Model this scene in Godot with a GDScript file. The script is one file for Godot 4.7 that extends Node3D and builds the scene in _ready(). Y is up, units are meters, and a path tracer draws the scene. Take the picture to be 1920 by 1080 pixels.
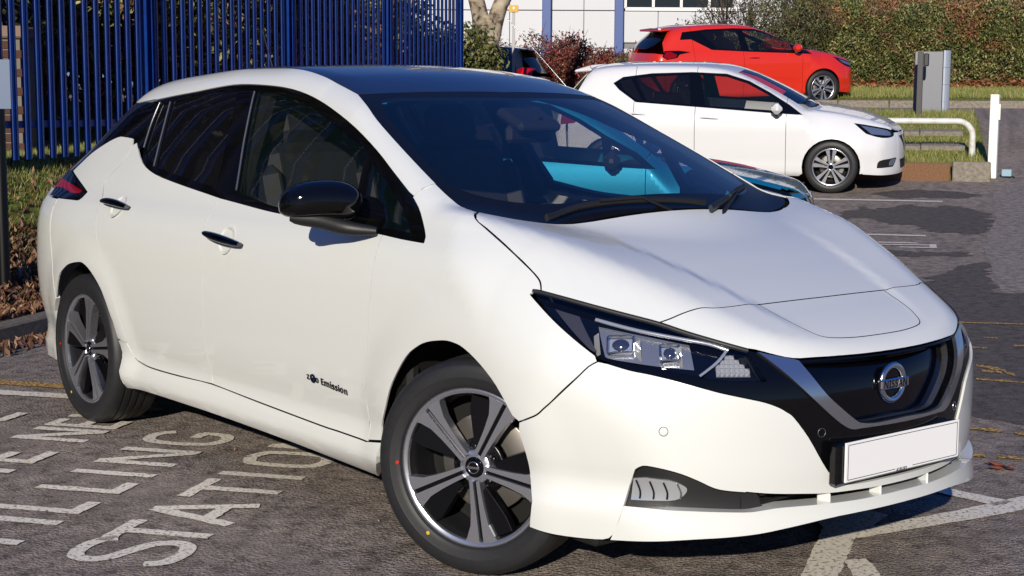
extends Node3D

var M := {}
var taken := {}
var rng := RandomNumberGenerator.new()

func _ready():
	rng.seed = 20180217
	make_camera_and_light()
	make_materials()
	build_ground()
	build_setting()
	build_leaf()
	build_other_cars()
	build_details()

func make_camera_and_light():
	var cam := Camera3D.new(); cam.name = "camera"
	cam.transform = Transform3D(Basis.from_euler(Vector3(deg_to_rad(-6.9079), deg_to_rad(50.9488), deg_to_rad(0.2895)), EULER_ORDER_YXZ), Vector3(6.1475, 1.3760, 3.4951))
	cam.fov = 21.6654; cam.near = 0.05; cam.far = 600.0
	add_child(cam); cam.current = true
	var we := WorldEnvironment.new(); we.name = "world_environment"
	var env := Environment.new()
	env.background_mode = Environment.BG_SKY
	var sm := ProceduralSkyMaterial.new()
	sm.sky_top_color = Color(0.15, 0.37, 0.74); sm.sky_horizon_color = Color(0.60, 0.75, 0.92); sm.sky_curve = 0.13
	sm.ground_bottom_color = Color(0.25, 0.24, 0.22); sm.ground_horizon_color = Color(0.45, 0.45, 0.43)
	sm.sky_energy_multiplier = 0.78; sm.sun_angle_max = 1.0
	var sk := Sky.new(); sk.sky_material = sm
	env.sky = sk
	env.tonemap_mode = Environment.TONE_MAPPER_LINEAR
	env.tonemap_exposure = 1.10
	env.sdfgi_enabled = true; env.ssao_enabled = true; env.ssil_enabled = true
	we.environment = env; add_child(we)
	var sun := DirectionalLight3D.new(); sun.name = "sun"
	sun.light_energy = 1.45; sun.light_color = Color(1.0, 0.965, 0.90); sun.light_angular_distance = 0.53; sun.shadow_enabled = true
	add_child(sun)
	sun.look_at_from_position(Vector3(0.606, 0.354, 0.712) * 40.0, Vector3.ZERO, Vector3.UP)

# ---------------------------------------------------------------- nodes, names and labels
func thing(called: String, label: String, category: String, at := Vector3.ZERO, turn := 0.0, group := "") -> Node3D:
	var o := Node3D.new()
	o.name = numbered(called); add_child(o)
	o.position = at; o.rotation.y = turn
	o.set_meta("label", label); o.set_meta("category", category)
	if group: o.set_meta("group", group)
	return o

func numbered(called: String) -> String:
	if not taken.has(called):
		taken[called] = 0
		return called
	taken[called] += 1
	return "%s_%03d" % [called, taken[called]]

func part(called: String, mesh: Mesh, mat: Material, parent: Node, label := "") -> MeshInstance3D:
	var o := MeshInstance3D.new()
	o.name = called; o.mesh = mesh; o.material_override = mat
	o.cast_shadow = GeometryInstance3D.SHADOW_CASTING_SETTING_ON
	parent.add_child(o, true)
	if label: o.set_meta("label", label)
	return o

func single(called: String, mesh: Mesh, mat: Material, label: String, category: String, group := "") -> MeshInstance3D:
	var o := part(numbered(called), mesh, mat, self)
	o.set_meta("label", label); o.set_meta("category", category)
	if group: o.set_meta("group", group)
	return o

func structure(called: String, mesh: Mesh, mat: Material) -> MeshInstance3D:
	var o := part(numbered(called), mesh, mat, self)
	o.set_meta("kind", "structure")
	return o

func v3(a: Array) -> PackedVector3Array:
	var r := PackedVector3Array()
	for i in range(0, a.size() - 2, 3): r.append(Vector3(a[i], a[i + 1], a[i + 2]))
	return r

# ---------------------------------------------------------------- mesh building
class MB:
	var V := PackedVector3Array()
	var N := PackedVector3Array()
	var C := PackedColorArray()
	var U := PackedVector2Array()
	var I := PackedInt32Array()
	var col := Color.WHITE
	var use_col := false
	func v(p: Vector3, n: Vector3, uv := Vector2.ZERO) -> int:
		V.append(p); N.append(n); U.append(uv)
		if use_col: C.append(col)
		return V.size() - 1
	func t(a: int, b: int, c: int):
		# wind so that the front faces the normals
		var g := (V[c] - V[a]).cross(V[b] - V[a])
		if g.dot(N[a] + N[b] + N[c]) >= 0.0: I.append(a); I.append(b); I.append(c)
		else: I.append(a); I.append(c); I.append(b)
	func tri(a: Vector3, b: Vector3, c: Vector3, out := Vector3.ZERO):
		var n := (c - a).cross(b - a).normalized()
		if out != Vector3.ZERO and n.dot(out) < 0.0: n = -n
		t(v(a, n), v(b, n), v(c, n))
	func quad(a: Vector3, b: Vector3, c: Vector3, d: Vector3, out := Vector3.ZERO):
		var n := (c - a).cross(b - d).normalized()
		if out != Vector3.ZERO and n.dot(out) < 0.0: n = -n
		var i := v(a, n, Vector2(0, 0)); var j := v(b, n, Vector2(1, 0)); var k := v(c, n, Vector2(1, 1)); var l := v(d, n, Vector2(0, 1))
		t(i, j, k); t(i, k, l)
	func box(c: Vector3, s: Vector3, bs := Basis.IDENTITY, bev := 0.0):
		var h := s * 0.5
		if bev <= 0.0:
			for ax in 3:
				for sg in [-1.0, 1.0]:
					var n := Vector3.ZERO; n[ax] = sg
					var u := Vector3.ZERO; u[(ax + 1) % 3] = h[(ax + 1) % 3]
					var w := Vector3.ZERO; w[(ax + 2) % 3] = h[(ax + 2) % 3]
					var o := Vector3.ZERO; o[ax] = h[ax] * sg
					quad(c + bs * (o - u - w), c + bs * (o + u - w), c + bs * (o + u + w), c + bs * (o - u + w), bs * n)
			return
		for ax in 3:
			for sg in [-1.0, 1.0]:
				var n := Vector3.ZERO; n[ax] = sg
				var a1 := (ax + 1) % 3; var a2 := (ax + 2) % 3
				var u := Vector3.ZERO; u[a1] = h[a1] - bev
				var w := Vector3.ZERO; w[a2] = h[a2] - bev
				var o := Vector3.ZERO; o[ax] = h[ax] * sg
				quad(c + bs * (o - u - w), c + bs * (o + u - w), c + bs * (o + u + w), c + bs * (o - u + w), bs * n)
		for ax in 3:
			var a1 := (ax + 1) % 3; var a2 := (ax + 2) % 3
			for s1 in [-1.0, 1.0]:
				for s2 in [-1.0, 1.0]:
					var l := Vector3.ZERO; l[ax] = h[ax] - bev
					var p := Vector3.ZERO; p[a1] = s1 * h[a1]; p[a2] = s2 * (h[a2] - bev)
					var q := Vector3.ZERO; q[a1] = s1 * (h[a1] - bev); q[a2] = s2 * h[a2]
					var n := Vector3.ZERO; n[a1] = s1; n[a2] = s2
					quad(c + bs * (p - l), c + bs * (p + l), c + bs * (q + l), c + bs * (q - l), bs * n)
		for sx in [-1.0, 1.0]:
			for sy in [-1.0, 1.0]:
				for sz in [-1.0, 1.0]:
					tri(c + bs * Vector3(sx * h.x, sy * (h.y - bev), sz * (h.z - bev)), c + bs * Vector3(sx * (h.x - bev), sy * h.y, sz * (h.z - bev)), c + bs * Vector3(sx * (h.x - bev), sy * (h.y - bev), sz * h.z), bs * Vector3(sx, sy, sz))
	func tube(path: PackedVector3Array, rad, seg := 8, caps := true, flat_ := 1.0):
		# rad: a number or one radius per point; flat_ squeezes the second axis
		var up := Vector3.UP
		var n := path.size()
		var rows := []
		var d0 := (path[1] - path[0]).normalized()
		if absf(d0.dot(up)) > 0.95: up = Vector3.RIGHT
		var a := d0.cross(up).normalized()
		for i in n:
			var d := (path[mini(i + 1, n - 1)] - path[maxi(i - 1, 0)]).normalized()
			a = (a - d * a.dot(d)).normalized()
			var b := d.cross(a)
			var r: float = rad[i] if rad is Array or rad is PackedFloat32Array else rad
			var row := []
			for j in seg + 1:
				var th := TAU * j / seg
				var nn := a * cos(th) + b * sin(th)
				row.append(v(path[i] + a * cos(th) * r + b * sin(th) * r * flat_, nn, Vector2(float(j) / seg, i)))
			rows.append(row)
		for i in n - 1:
			for j in seg:
				t(rows[i][j], rows[i][j + 1], rows[i + 1][j + 1]); t(rows[i][j], rows[i + 1][j + 1], rows[i + 1][j])
		if caps:
			for e in [0, n - 1]:
				var d := (path[1] - path[0]).normalized() * -1.0 if e == 0 else (path[n - 1] - path[n - 2]).normalized()
				var c := v(path[e], d)
				var ring := []
				for j in seg + 1: ring.append(v(V[rows[e][j]], d))
				for j in seg: t(c, ring[j], ring[j + 1])
	func lathe(prof: Array, o: Vector3, ax: Vector3, seg := 48, a0 := 0.0, a1 := TAU):
		# prof: [r, h] pairs along the axis; a repeated point makes a hard edge
		var up := Vector3.UP if absf(ax.dot(Vector3.UP)) < 0.9 else Vector3.RIGHT
		var e1 := ax.cross(up).normalized(); var e2 := ax.cross(e1).normalized()
		var m := prof.size()
		var rows := []
		for i in m:
			var p: Array = prof[i]
			var q0: Array = prof[maxi(i - 1, 0)]; var q1: Array = prof[mini(i + 1, m - 1)]
			var d := Vector2(q1[0] - q0[0], q1[1] - q0[1])
			if i > 0 and absf(p[0] - q0[0]) + absf(p[1] - q0[1]) < 1e-6: d = Vector2(q1[0] - p[0], q1[1] - p[1])
			elif i < m - 1 and absf(p[0] - q1[0]) + absf(p[1] - q1[1]) < 1e-6: d = Vector2(p[0] - q0[0], p[1] - q0[1])
			d = d.normalized()
			var row := []
			for j in seg + 1:
				var th := a0 + (a1 - a0) * j / seg
				var rd := e1 * cos(th) + e2 * sin(th)
				row.append(v(o + rd * p[0] + ax * p[1], (rd * d.y - ax * d.x).normalized(), Vector2(float(j) / seg, float(i) / m)))
			rows.append(row)
		for i in m - 1:
			for j in seg:
				t(rows[i][j], rows[i][j + 1], rows[i + 1][j + 1]); t(rows[i][j], rows[i + 1][j + 1], rows[i + 1][j])
	func prism(poly: PackedVector2Array, tf: Transform3D, h: float, bev := 0.0):
		# polygon in the local xy plane of tf, thickness h along local z (top at z = h)
		var idx := Geometry2D.triangulate_polygon(poly)
		var top := poly
		if bev > 0.0:
			var off := Geometry2D.offset_polygon(poly, -bev)
			if off.size() == 1 and off[0].size() == poly.size(): top = off[0]
			else: bev = 0.0
		if bev > 0.0: idx = Geometry2D.triangulate_polygon(top)
		var nz := tf.basis.z.normalized()
		var base := V.size()
		for p in top: v(tf * Vector3(p.x, p.y, h), nz, p)
		for i in range(0, idx.size(), 3): t(base + idx[i], base + idx[i + 1], base + idx[i + 2])
		var n := poly.size()
		var cw := Geometry2D.is_polygon_clockwise(poly)
		for i in n:
			var a := poly[i]; var b := poly[(i + 1) % n]
			var e := (b - a).normalized()
			var o := Vector2(e.y, -e.x) * (-1.0 if cw else 1.0)
			var out := tf.basis * Vector3(o.x, o.y, 0)
			if bev > 0.0:
				# the offset polygon may start at another corner: find the nearest
				var ta := a; var tb := b; var da := 1e9; var db := 1e9
				for p in top:
					if p.distance_to(a) < da: da = p.distance_to(a); ta = p
					if p.distance_to(b) < db: db = p.distance_to(b); tb = p
				quad(tf * Vector3(a.x, a.y, 0), tf * Vector3(b.x, b.y, 0), tf * Vector3(b.x, b.y, h - bev), tf * Vector3(a.x, a.y, h - bev), out)
				quad(tf * Vector3(a.x, a.y, h - bev), tf * Vector3(b.x, b.y, h - bev), tf * Vector3(tb.x, tb.y, h), tf * Vector3(ta.x, ta.y, h), out + nz)
			else:
				quad(tf * Vector3(a.x, a.y, 0), tf * Vector3(b.x, b.y, 0), tf * Vector3(b.x, b.y, h), tf * Vector3(a.x, a.y, h), out)
	func ball(c: Vector3, r: Vector3, bs := Basis.IDENTITY, la := 10, lo := 16):
		var rows := []
		for i in la + 1:
			var row := []
			var th := PI * i / la
			for j in lo + 1:
				var ph := TAU * j / lo
				var d := Vector3(sin(th) * cos(ph), cos(th), sin(th) * sin(ph))
				row.append(v(c + bs * (d * r), (bs * (d / r)).normalized()))
			rows.append(row)
		for i in la:
			for j in lo:
				t(rows[i][j], rows[i][j + 1], rows[i + 1][j + 1]); t(rows[i][j], rows[i + 1][j + 1], rows[i + 1][j])
	func mesh() -> ArrayMesh:
		var m := ArrayMesh.new()
		var a := []; a.resize(Mesh.ARRAY_MAX)
		a[Mesh.ARRAY_VERTEX] = V; a[Mesh.ARRAY_NORMAL] = N; a[Mesh.ARRAY_TEX_UV] = U; a[Mesh.ARRAY_INDEX] = I
		if use_col: a[Mesh.ARRAY_COLOR] = C
		m.add_surface_from_arrays(Mesh.PRIMITIVE_TRIANGLES, a)
		return m

static func smooth2(p: PackedVector2Array, sub := 4) -> PackedVector2Array:
	var r := PackedVector2Array()
	var n := p.size()
	for i in n - 1:
		var a := p[maxi(i - 1, 0)]; var b := p[i]; var c := p[i + 1]; var d := p[mini(i + 2, n - 1)]
		for k in sub: r.append(b.cubic_interpolate(c, a, d, float(k) / sub))
	r.append(p[n - 1])
	return r

static func smooth3(p: PackedVector3Array, sub := 4) -> PackedVector3Array:
	var r := PackedVector3Array()
	var n := p.size()
	for i in n - 1:
		var a := p[maxi(i - 1, 0)]; var b := p[i]; var c := p[i + 1]; var d := p[mini(i + 2, n - 1)]
		for k in sub: r.append(b.cubic_interpolate(c, a, d, float(k) / sub))
	r.append(p[n - 1])
	return r
# ---------------------------------------------------------------- materials
func mat(c: Color, rough := 0.6, metal := 0.0) -> StandardMaterial3D:
	var m := StandardMaterial3D.new()
	m.albedo_color = c; m.roughness = rough; m.metallic = metal
	return m

func lin(r: float, g: float, b: float, rough := 0.6, metal := 0.0) -> StandardMaterial3D:
	return mat(Color(r, g, b).linear_to_srgb(), rough, metal)

func paint(r: float, g: float, b: float, rough := 0.35, metal := 0.0) -> StandardMaterial3D:
	var m := lin(r, g, b, rough, metal)
	m.clearcoat_enabled = true; m.clearcoat = 1.0; m.clearcoat_roughness = 0.03
	return m

func glass(r: float, g: float, b: float, a: float) -> StandardMaterial3D:
	var m := lin(r, g, b, 0.02)
	m.albedo_color.a = a
	m.transparency = BaseMaterial3D.TRANSPARENCY_ALPHA
	m.cull_mode = BaseMaterial3D.CULL_DISABLED
	return m

func noise_tex(freq: float, seed_: int, ramp: Array, size := 512, oct := 5, kind := FastNoiseLite.TYPE_SIMPLEX_SMOOTH, normal := false, bump := 4.0, gain := 0.55) -> NoiseTexture2D:
	var t := NoiseTexture2D.new()
	var n := FastNoiseLite.new()
	n.noise_type = kind; n.seed = seed_; n.frequency = freq; n.fractal_octaves = oct; n.fractal_gain = gain
	t.noise = n; t.width = size; t.height = size; t.seamless = true
	if normal:
		t.as_normal_map = true; t.bump_strength = bump
	elif ramp.size() > 0:
		var g := Gradient.new()
		var off := PackedFloat32Array(); var cols := PackedColorArray()
		for r in ramp: off.append(r[0]); cols.append(r[1])
		g.offsets = off; g.colors = cols
		t.color_ramp = g
	return t

func tri(m: StandardMaterial3D, s: float) -> StandardMaterial3D:
	m.uv1_triplanar = true; m.uv1_world_triplanar = true; m.uv1_scale = Vector3(s, s, s)
	return m

func make_materials():
	M.white = paint(0.730, 0.745, 0.722, 0.36, 0.10)
	M.gloss_black = mat(Color(0.03, 0.03, 0.034), 0.06)
	M.roof_black = paint(0.012, 0.012, 0.016, 0.2)
	M.privacy_panel = mat(Color(0.03, 0.03, 0.035), 0.05)
	M.grille = mat(Color(0.015, 0.016, 0.035), 0.10)
	M.chrome = mat(Color(0.88, 0.89, 0.90), 0.16, 1.0)
	M.chrome_dark = mat(Color(0.80, 0.81, 0.83), 0.14, 0.95)
	M.chrome_black = mat(Color(0.30, 0.31, 0.33), 0.05, 1.0)
	M.blue_chrome = mat(Color(0.10, 0.16, 0.34), 0.10, 0.9)
	M.satin = mat(Color(0.62, 0.62, 0.62), 0.3, 0.9)
	M.seam_grey = mat(Color(0.35, 0.35, 0.34), 0.5)
	M.trim = mat(Color(0.10, 0.10, 0.105), 0.5)
	M.liner = mat(Color(0.03, 0.03, 0.032), 0.9)
	M.rubber = tri(mat(Color(0.125, 0.128, 0.138), 0.55), 6.0)
	M.rubber.albedo_texture = noise_tex(0.02, 5, [[0.0, Color(0.84, 0.83, 0.82)], [0.6, Color(0.97, 0.97, 0.98)], [1.0, Color(1.0, 1.0, 1.0)]], 256)
	M.rubber_text = mat(Color(0.19, 0.19, 0.20), 0.6)
	M.alloy = mat(Color(0.80, 0.81, 0.85), 0.27, 0.9)
	M.barrel = mat(Color(0.20, 0.20, 0.215), 0.3, 0.6)
	M.alloy_dark = mat(Color(0.06, 0.06, 0.075), 0.25, 0.3)
	M.nut = mat(Color(0.16, 0.16, 0.17), 0.25, 0.8)
	M.steel = mat(Color(0.52, 0.50, 0.48), 0.4, 0.8)
	M.caliper = mat(Color(0.52, 0.52, 0.52), 0.45, 0.5)
	M.plate = mat(Color(0.93, 0.93, 0.93), 0.35)
	M.ink = mat(Color(0.10, 0.11, 0.22), 0.5)
	M.lens = glass(0.0, 0.0, 0.0, 0.02)
	M.reflector = mat(Color(0.66, 0.67, 0.70), 0.20, 0.75)
	M.silver = mat(Color(0.80, 0.81, 0.83), 0.20, 0.6)
	M.mark_red = mat(Color(0.75, 0.12, 0.06), 0.6)
	M.mark_yellow = mat(Color(0.75, 0.65, 0.12), 0.6)
	M.clear_plastic = mat(Color(0.90, 0.91, 0.92), 0.10, 0.75)
	M.projector = mat(Color(0.50, 0.52, 0.56), 0.05, 0.9)
	M.smoke = mat(Color(0.22, 0.22, 0.25), 0.25)
	M.red_lens = mat(Color(0.50, 0.02, 0.03), 0.08)
	M.mirror = mat(Color(0.85, 0.86, 0.88), 0.03, 1.0)
	M.side_glass = glass(0.01, 0.02, 0.02, 0.22)
	M.privacy_glass = glass(0.006, 0.006, 0.008, 0.72)
	M.screen_glass = glass(0.01, 0.02, 0.025, 0.16)
	M.screen_border = mat(Color(0.03, 0.03, 0.032), 0.42)
	M.seat = mat(Color(0.085, 0.09, 0.095), 0.7)
	M.cabin = mat(Color(0.035, 0.036, 0.04), 0.75)
	M.headlining = mat(Color(0.25, 0.25, 0.25), 0.9)
# ---------------------------------------------------------------- curves and car body surfaces
class Cv:
	# smooth curve through control points, sampled into a table
	var x0 := 0.0
	var dx := 1.0
	var n := 0
	var a := PackedFloat32Array()
	func _init(px: Array, py: Array, blur := 0.0, cnt := 360):
		x0 = px[0]; n = cnt
		dx = (float(px[-1]) - x0) / (n - 1)
		var m := px.size()
		var d := []; var t := []
		for i in m - 1: d.append((float(py[i + 1]) - py[i]) / (float(px[i + 1]) - px[i]))
		for i in m:
			if i == 0: t.append(d[0])
			elif i == m - 1: t.append(d[m - 2])
			elif d[i - 1] * d[i] <= 0: t.append(0.0)
			else:
				var h0: float = px[i] - px[i - 1]; var h1: float = px[i + 1] - px[i]
				var w1 := 2 * h1 + h0; var w2 := h1 + 2 * h0
				t.append((w1 + w2) / (w1 / d[i - 1] + w2 / d[i]))
		a.resize(n)
		var k := 0
		for j in n:
			var x := x0 + j * dx
			while k < m - 2 and x > px[k + 1]: k += 1
			var h: float = px[k + 1] - px[k]
			var s: float = (x - px[k]) / h
			var s2 := s * s; var s3 := s2 * s
			a[j] = (2 * s3 - 3 * s2 + 1) * py[k] + (s3 - 2 * s2 + s) * h * t[k] + (3 * s2 - 2 * s3) * py[k + 1] + (s3 - s2) * h * t[k + 1]
		if blur > 0:
			var r := int(blur / dx)
			for pass_ in 3:
				var pre := PackedFloat32Array(); pre.resize(n + 1)
				for j in n: pre[j + 1] = pre[j] + a[j]
				var b := a.duplicate()
				for j in n:
					var rr: int = min(r, min(j, n - 1 - j))
					b[j] = (pre[j + rr + 1] - pre[j - rr]) / (2 * rr + 1)
				a = b
	func f(x: float) -> float:
		var s := (x - x0) / dx
		if s <= 0.0: return a[0] + s * (a[1] - a[0])
		if s >= n - 1: return a[n - 1] + (s - n + 1) * (a[n - 1] - a[n - 2])
		var i := int(s)
		return lerpf(a[i], a[i + 1], s - i)

class Body:
	# a car body as the smooth intersection of a side, a top, a front and a rear surface; x forward, y up, z sideways
	var base: Cv      # half width by height
	var plan: Cv      # narrowing of the plan by x
	var upt: Cv       # extra narrowing above the belt by x
	var cab: Cv       # roof line by x
	var hood: Cv      # bonnet line by x
	var crz: Cv       # bonnet edge crease: z by x
	var nose: Cv      # front by height
	var tail: Cv      # rear by height
	var belt := 0.95
	var bow_f := 0.30
	var bow_r := 0.22
	var crown := 0.07
	var cham := 0.68
	var raise0 := 3.28
	var raise1 := 0.024
	var groove := 0.007
	var f2 := 0.40
	var f4 := 0.29
	var r2 := 0.10
	var r4 := 0.14
	var arches := []   # [x, y, r]
	var kside := 0.10
	var kfen := 0.15
	var kpil := 0.05
	var kcor := 0.025
	var ktail := 0.06
	var xpil0 := 1.5
	var xpil1 := 2.55
	var ax := 2.6      # axis for the wrap round the front
	static func smax(p: float, q: float, k: float) -> float:
		var h := k - absf(p - q)
		if h <= 0.0: return maxf(p, q)
		return maxf(p, q) + h * h * 0.25 / k
	func top(x: float, z: float) -> float:
		var z2 := z * z
		var b := bow_f * clampf((x - 0.7) * 1.2, 0.0, 1.0) - bow_r * clampf((0.5 - x) * 1.2, 0.0, 1.0)
		var yc := cab.f(x + b * z2) - crown * z2
		var cz := crz.f(x)
		var hh := hood.f(x)
		var rs := clampf((raise0 - x) / 0.45, 0.0, 1.0) * raise1
		var s := clampf((z - cz * 0.55) / (cz * 0.45 + 0.02), 0.0, 1.0)
		var yh := hh + rs * s * s * (3.0 - 2.0 * s) - 0.02 * z2
		if groove > 0.0 and x < 3.5:
			var gz := cz * 0.62
			var g := clampf((z - gz) / 0.05 + 0.5, 0.0, 1.0)
			yh -= groove * (1.0 - g * g * (3.0 - 2.0 * g)) * clampf((x - 2.75) * 3.0, 0.0, 1.0) * clampf((3.5 - x) * 6.0, 0.0, 1.0)
		var ych := hh + rs - 0.02 * cz * cz - cham * (z - cz) + 0.004
		yh = -smax(-yh, -ych, 0.035)
		return smax(yh, yc, 0.02)
	func side(x: float, y: float) -> float:
		var ye := y
		if y < 0.27:
			var w := clampf((x - 2.75) / 0.15, 0.0, 1.0) if x > 1.3 else clampf((-0.1 - x) / 0.15, 0.0, 1.0)
			ye = lerpf(y, 0.25 + (y - 0.25) * 0.3, w)
		var z := base.f(ye) - plan.f(x)
		if y > belt: z -= upt.f(x) * (y - belt)
		for w in arches:
			var dx: float = x - w[0]; var dy: float = y - w[1]
			var r: float = sqrt(dx * dx + dy * dy) - w[2]
			if r < 0.16 and r > -0.1:
				var q := clampf(1.0 - absf(r) / 0.15, 0.0, 1.0)
				z += 0.011 * q * q * (3.0 - 2.0 * q)
		return z
	func F(x: float, y: float, z: float) -> float:
		var p := z - side(x, y)
		var q := (y - top(x, z)) * 0.9
		var k := kside
		if x > xpil0:
			k = lerpf(kside, kpil, clampf((x - xpil0) / 0.25, 0.0, 1.0))
			if x > xpil1: k = lerpf(kpil, kfen, clampf((x - xpil1) / 0.25, 0.0, 1.0))
		var v := smax(p, q, k)
		var z2 := z * z
		if x > 2.4:
			v = smax(v, (x - nose.f(y) + f2 * z2 + f4 * z2 * z2) * 0.8, kcor)
		elif x < 0.4:
			v = smax(v, (tail.f(y) + r2 * z2 + r4 * z2 * z2 - x) * 0.8, ktail)
		return v
	func normal(p: Vector3) -> Vector3:
		var e := 0.010
		var z := absf(p.z)
		var f0 := F(p.x, p.y, z)
		var gx := F(p.x + e, p.y, z) - F(p.x - e, p.y, z)
		var gy := F(p.x, p.y + e, z) - F(p.x, p.y - e, z)
		var gz := (F(p.x, p.y, z + e) - F(p.x, p.y, maxf(z - e, 0.0))) * (2.0 * e / (e + minf(z, e)))
		if z < 0.002: gz = 0.0
		var g := Vector3(gx, gy, gz * (1.0 if p.z >= 0 else -1.0))
		return g.normalized()
	func hit(o: Vector3, d: Vector3, t1: float) -> Vector3:
		# the surface along o + t d, t from 0 (inside) to t1 (outside)
		var a := 0.0
		var b := t1
		var fa := F(o.x, o.y, absf(o.z))
		var e := o + d * b
		var fb := F(e.x, e.y, absf(e.z))
		if fa > 0.0: return o
		for i in 14:
			var m := (a * fb - b * fa) / (fb - fa) if i % 3 < 2 and fb > fa else (a + b) * 0.5
			m = clampf(m, a + (b - a) * 0.02, b - (b - a) * 0.02)
			var q := o + d * m
			var fm := F(q.x, q.y, absf(q.z))
			if absf(fm) < 0.00004:
				return q
			if fm < 0.0: a = m; fa = fm
			else: b = m; fb = fm
		return o + d * (a + b) * 0.5
	# surface by projection: S side (x, y), T top (x, z), R round the section (x, angle * 0.7), C round the front (angle * 0.8, y)
	func at(pj: String, u: Vector2) -> Vector3:
		match pj:
			"S": return hit(Vector3(u.x, u.y, 0), Vector3(0, 0, 1), 1.1)
			"T": return hit(Vector3(u.x, 0.45, u.y), Vector3(0, 1, 0), 1.3)
			"R": return hit(Vector3(u.x, 0.7, 0), Vector3(0, sin(u.y / 0.7), cos(u.y / 0.7)), 1.3)
			"C": return hit(Vector3(ax, u.y, 0), Vector3(cos(u.x / 0.8), 0, sin(u.x / 0.8)), 1.3)
			"B": return hit(Vector3(0.25, u.y, 0), Vector3(-cos(u.x / 0.8), 0, sin(u.x / 0.8)), 1.4)
		return Vector3.ZERO
	func par(pj: String, p: Vector3) -> Vector2:
		match pj:
			"S": return Vector2(p.x, p.y)
			"T": return Vector2(p.x, p.z)
			"R": return Vector2(p.x, 0.7 * atan2(p.y - 0.7, p.z))
			"C": return Vector2(0.8 * atan2(p.z, p.x - ax), p.y)
			"B": return Vector2(0.8 * atan2(p.z, 0.25 - p.x), p.y)
		return Vector2.ZERO

func leaf_body() -> Body:
	var b := Body.new()
	b.base = Cv.new([0.10, 0.17, 0.21, 0.265, 0.31, 0.345, 0.42, 0.52, 0.66, 0.80, 0.88, 0.94, 1.00, 1.10, 1.25, 1.40, 1.52, 1.70],
		[0.74, 0.80, 0.845, 0.868, 0.854, 0.846, 0.864, 0.881, 0.889, 0.884, 0.872, 0.848, 0.803, 0.752, 0.684, 0.617, 0.56, 0.46], 0.010, 700)
	b.plan = Cv.new([-1.0, -0.86, -0.75, -0.6, -0.4, -0.2, 0.0, 0.4, 1.0, 1.8, 2.4, 2.85, 3.0, 3.1, 3.27, 3.45, 3.7], [0.24, 0.155, 0.10, 0.055, 0.026, 0.014, 0.008, 0.002, 0.0, 0.0, 0.0, 0.002, 0.010, 0.042, 0.122, 0.21, 0.34], 0.025, 700)
	b.upt = Cv.new([-1.0, -0.4, 0.0, 0.5, 1.2, 3.0], [0.10, 0.08, 0.05, 0.01, 0.0, 0.0], 0.1)
	b.cab = Cv.new([-1.2, -0.86, -0.55, -0.35, -0.2, -0.08, 0.1, 0.4, 0.8, 1.15, 1.5, 1.76, 2.1, 2.4, 2.64, 2.8, 3.2],
		[0.92, 1.075, 1.205, 1.325, 1.415, 1.470, 1.499, 1.519, 1.539, 1.538, 1.505, 1.438, 1.305, 1.180, 1.078, 1.0, 0.78], 0.03, 700)
	b.hood = Cv.new([1.8, 2.4, 2.69, 2.8, 3.0, 3.15, 3.31, 3.4, 3.5, 3.553, 3.62], [1.05, 1.06, 1.015, 0.99, 0.935, 0.885, 0.824, 0.786, 0.737, 0.705, 0.655], 0.02, 600)
	b.crz = Cv.new([1.5, 2.62, 2.9, 3.15, 3.3, 3.45, 3.53, 3.7], [1.0, 0.765, 0.660, 0.560, 0.497, 0.430, 0.385, 0.28], 0.06)
	b.nose = Cv.new([0.0, 0.14, 0.22, 0.30, 0.4, 0.5, 0.6, 0.66, 0.7, 0.75, 0.85, 1.2], [3.56, 3.585, 3.60, 3.59, 3.60, 3.602, 3.597, 3.583, 3.56, 3.54, 3.47, 3.2], 0.02)
	b.tail = Cv.new([0.0, 0.2, 0.3, 0.45, 0.6, 0.75, 0.88, 0.96, 1.04, 1.2, 1.7], [-0.72, -0.80, -0.85, -0.88, -0.885, -0.87, -0.85, -0.835, -0.80, -0.66, -0.2], 0.03)
	b.arches = [[2.63, 0.322, 0.37], [-0.02, 0.325, 0.37]]
	return b
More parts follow.
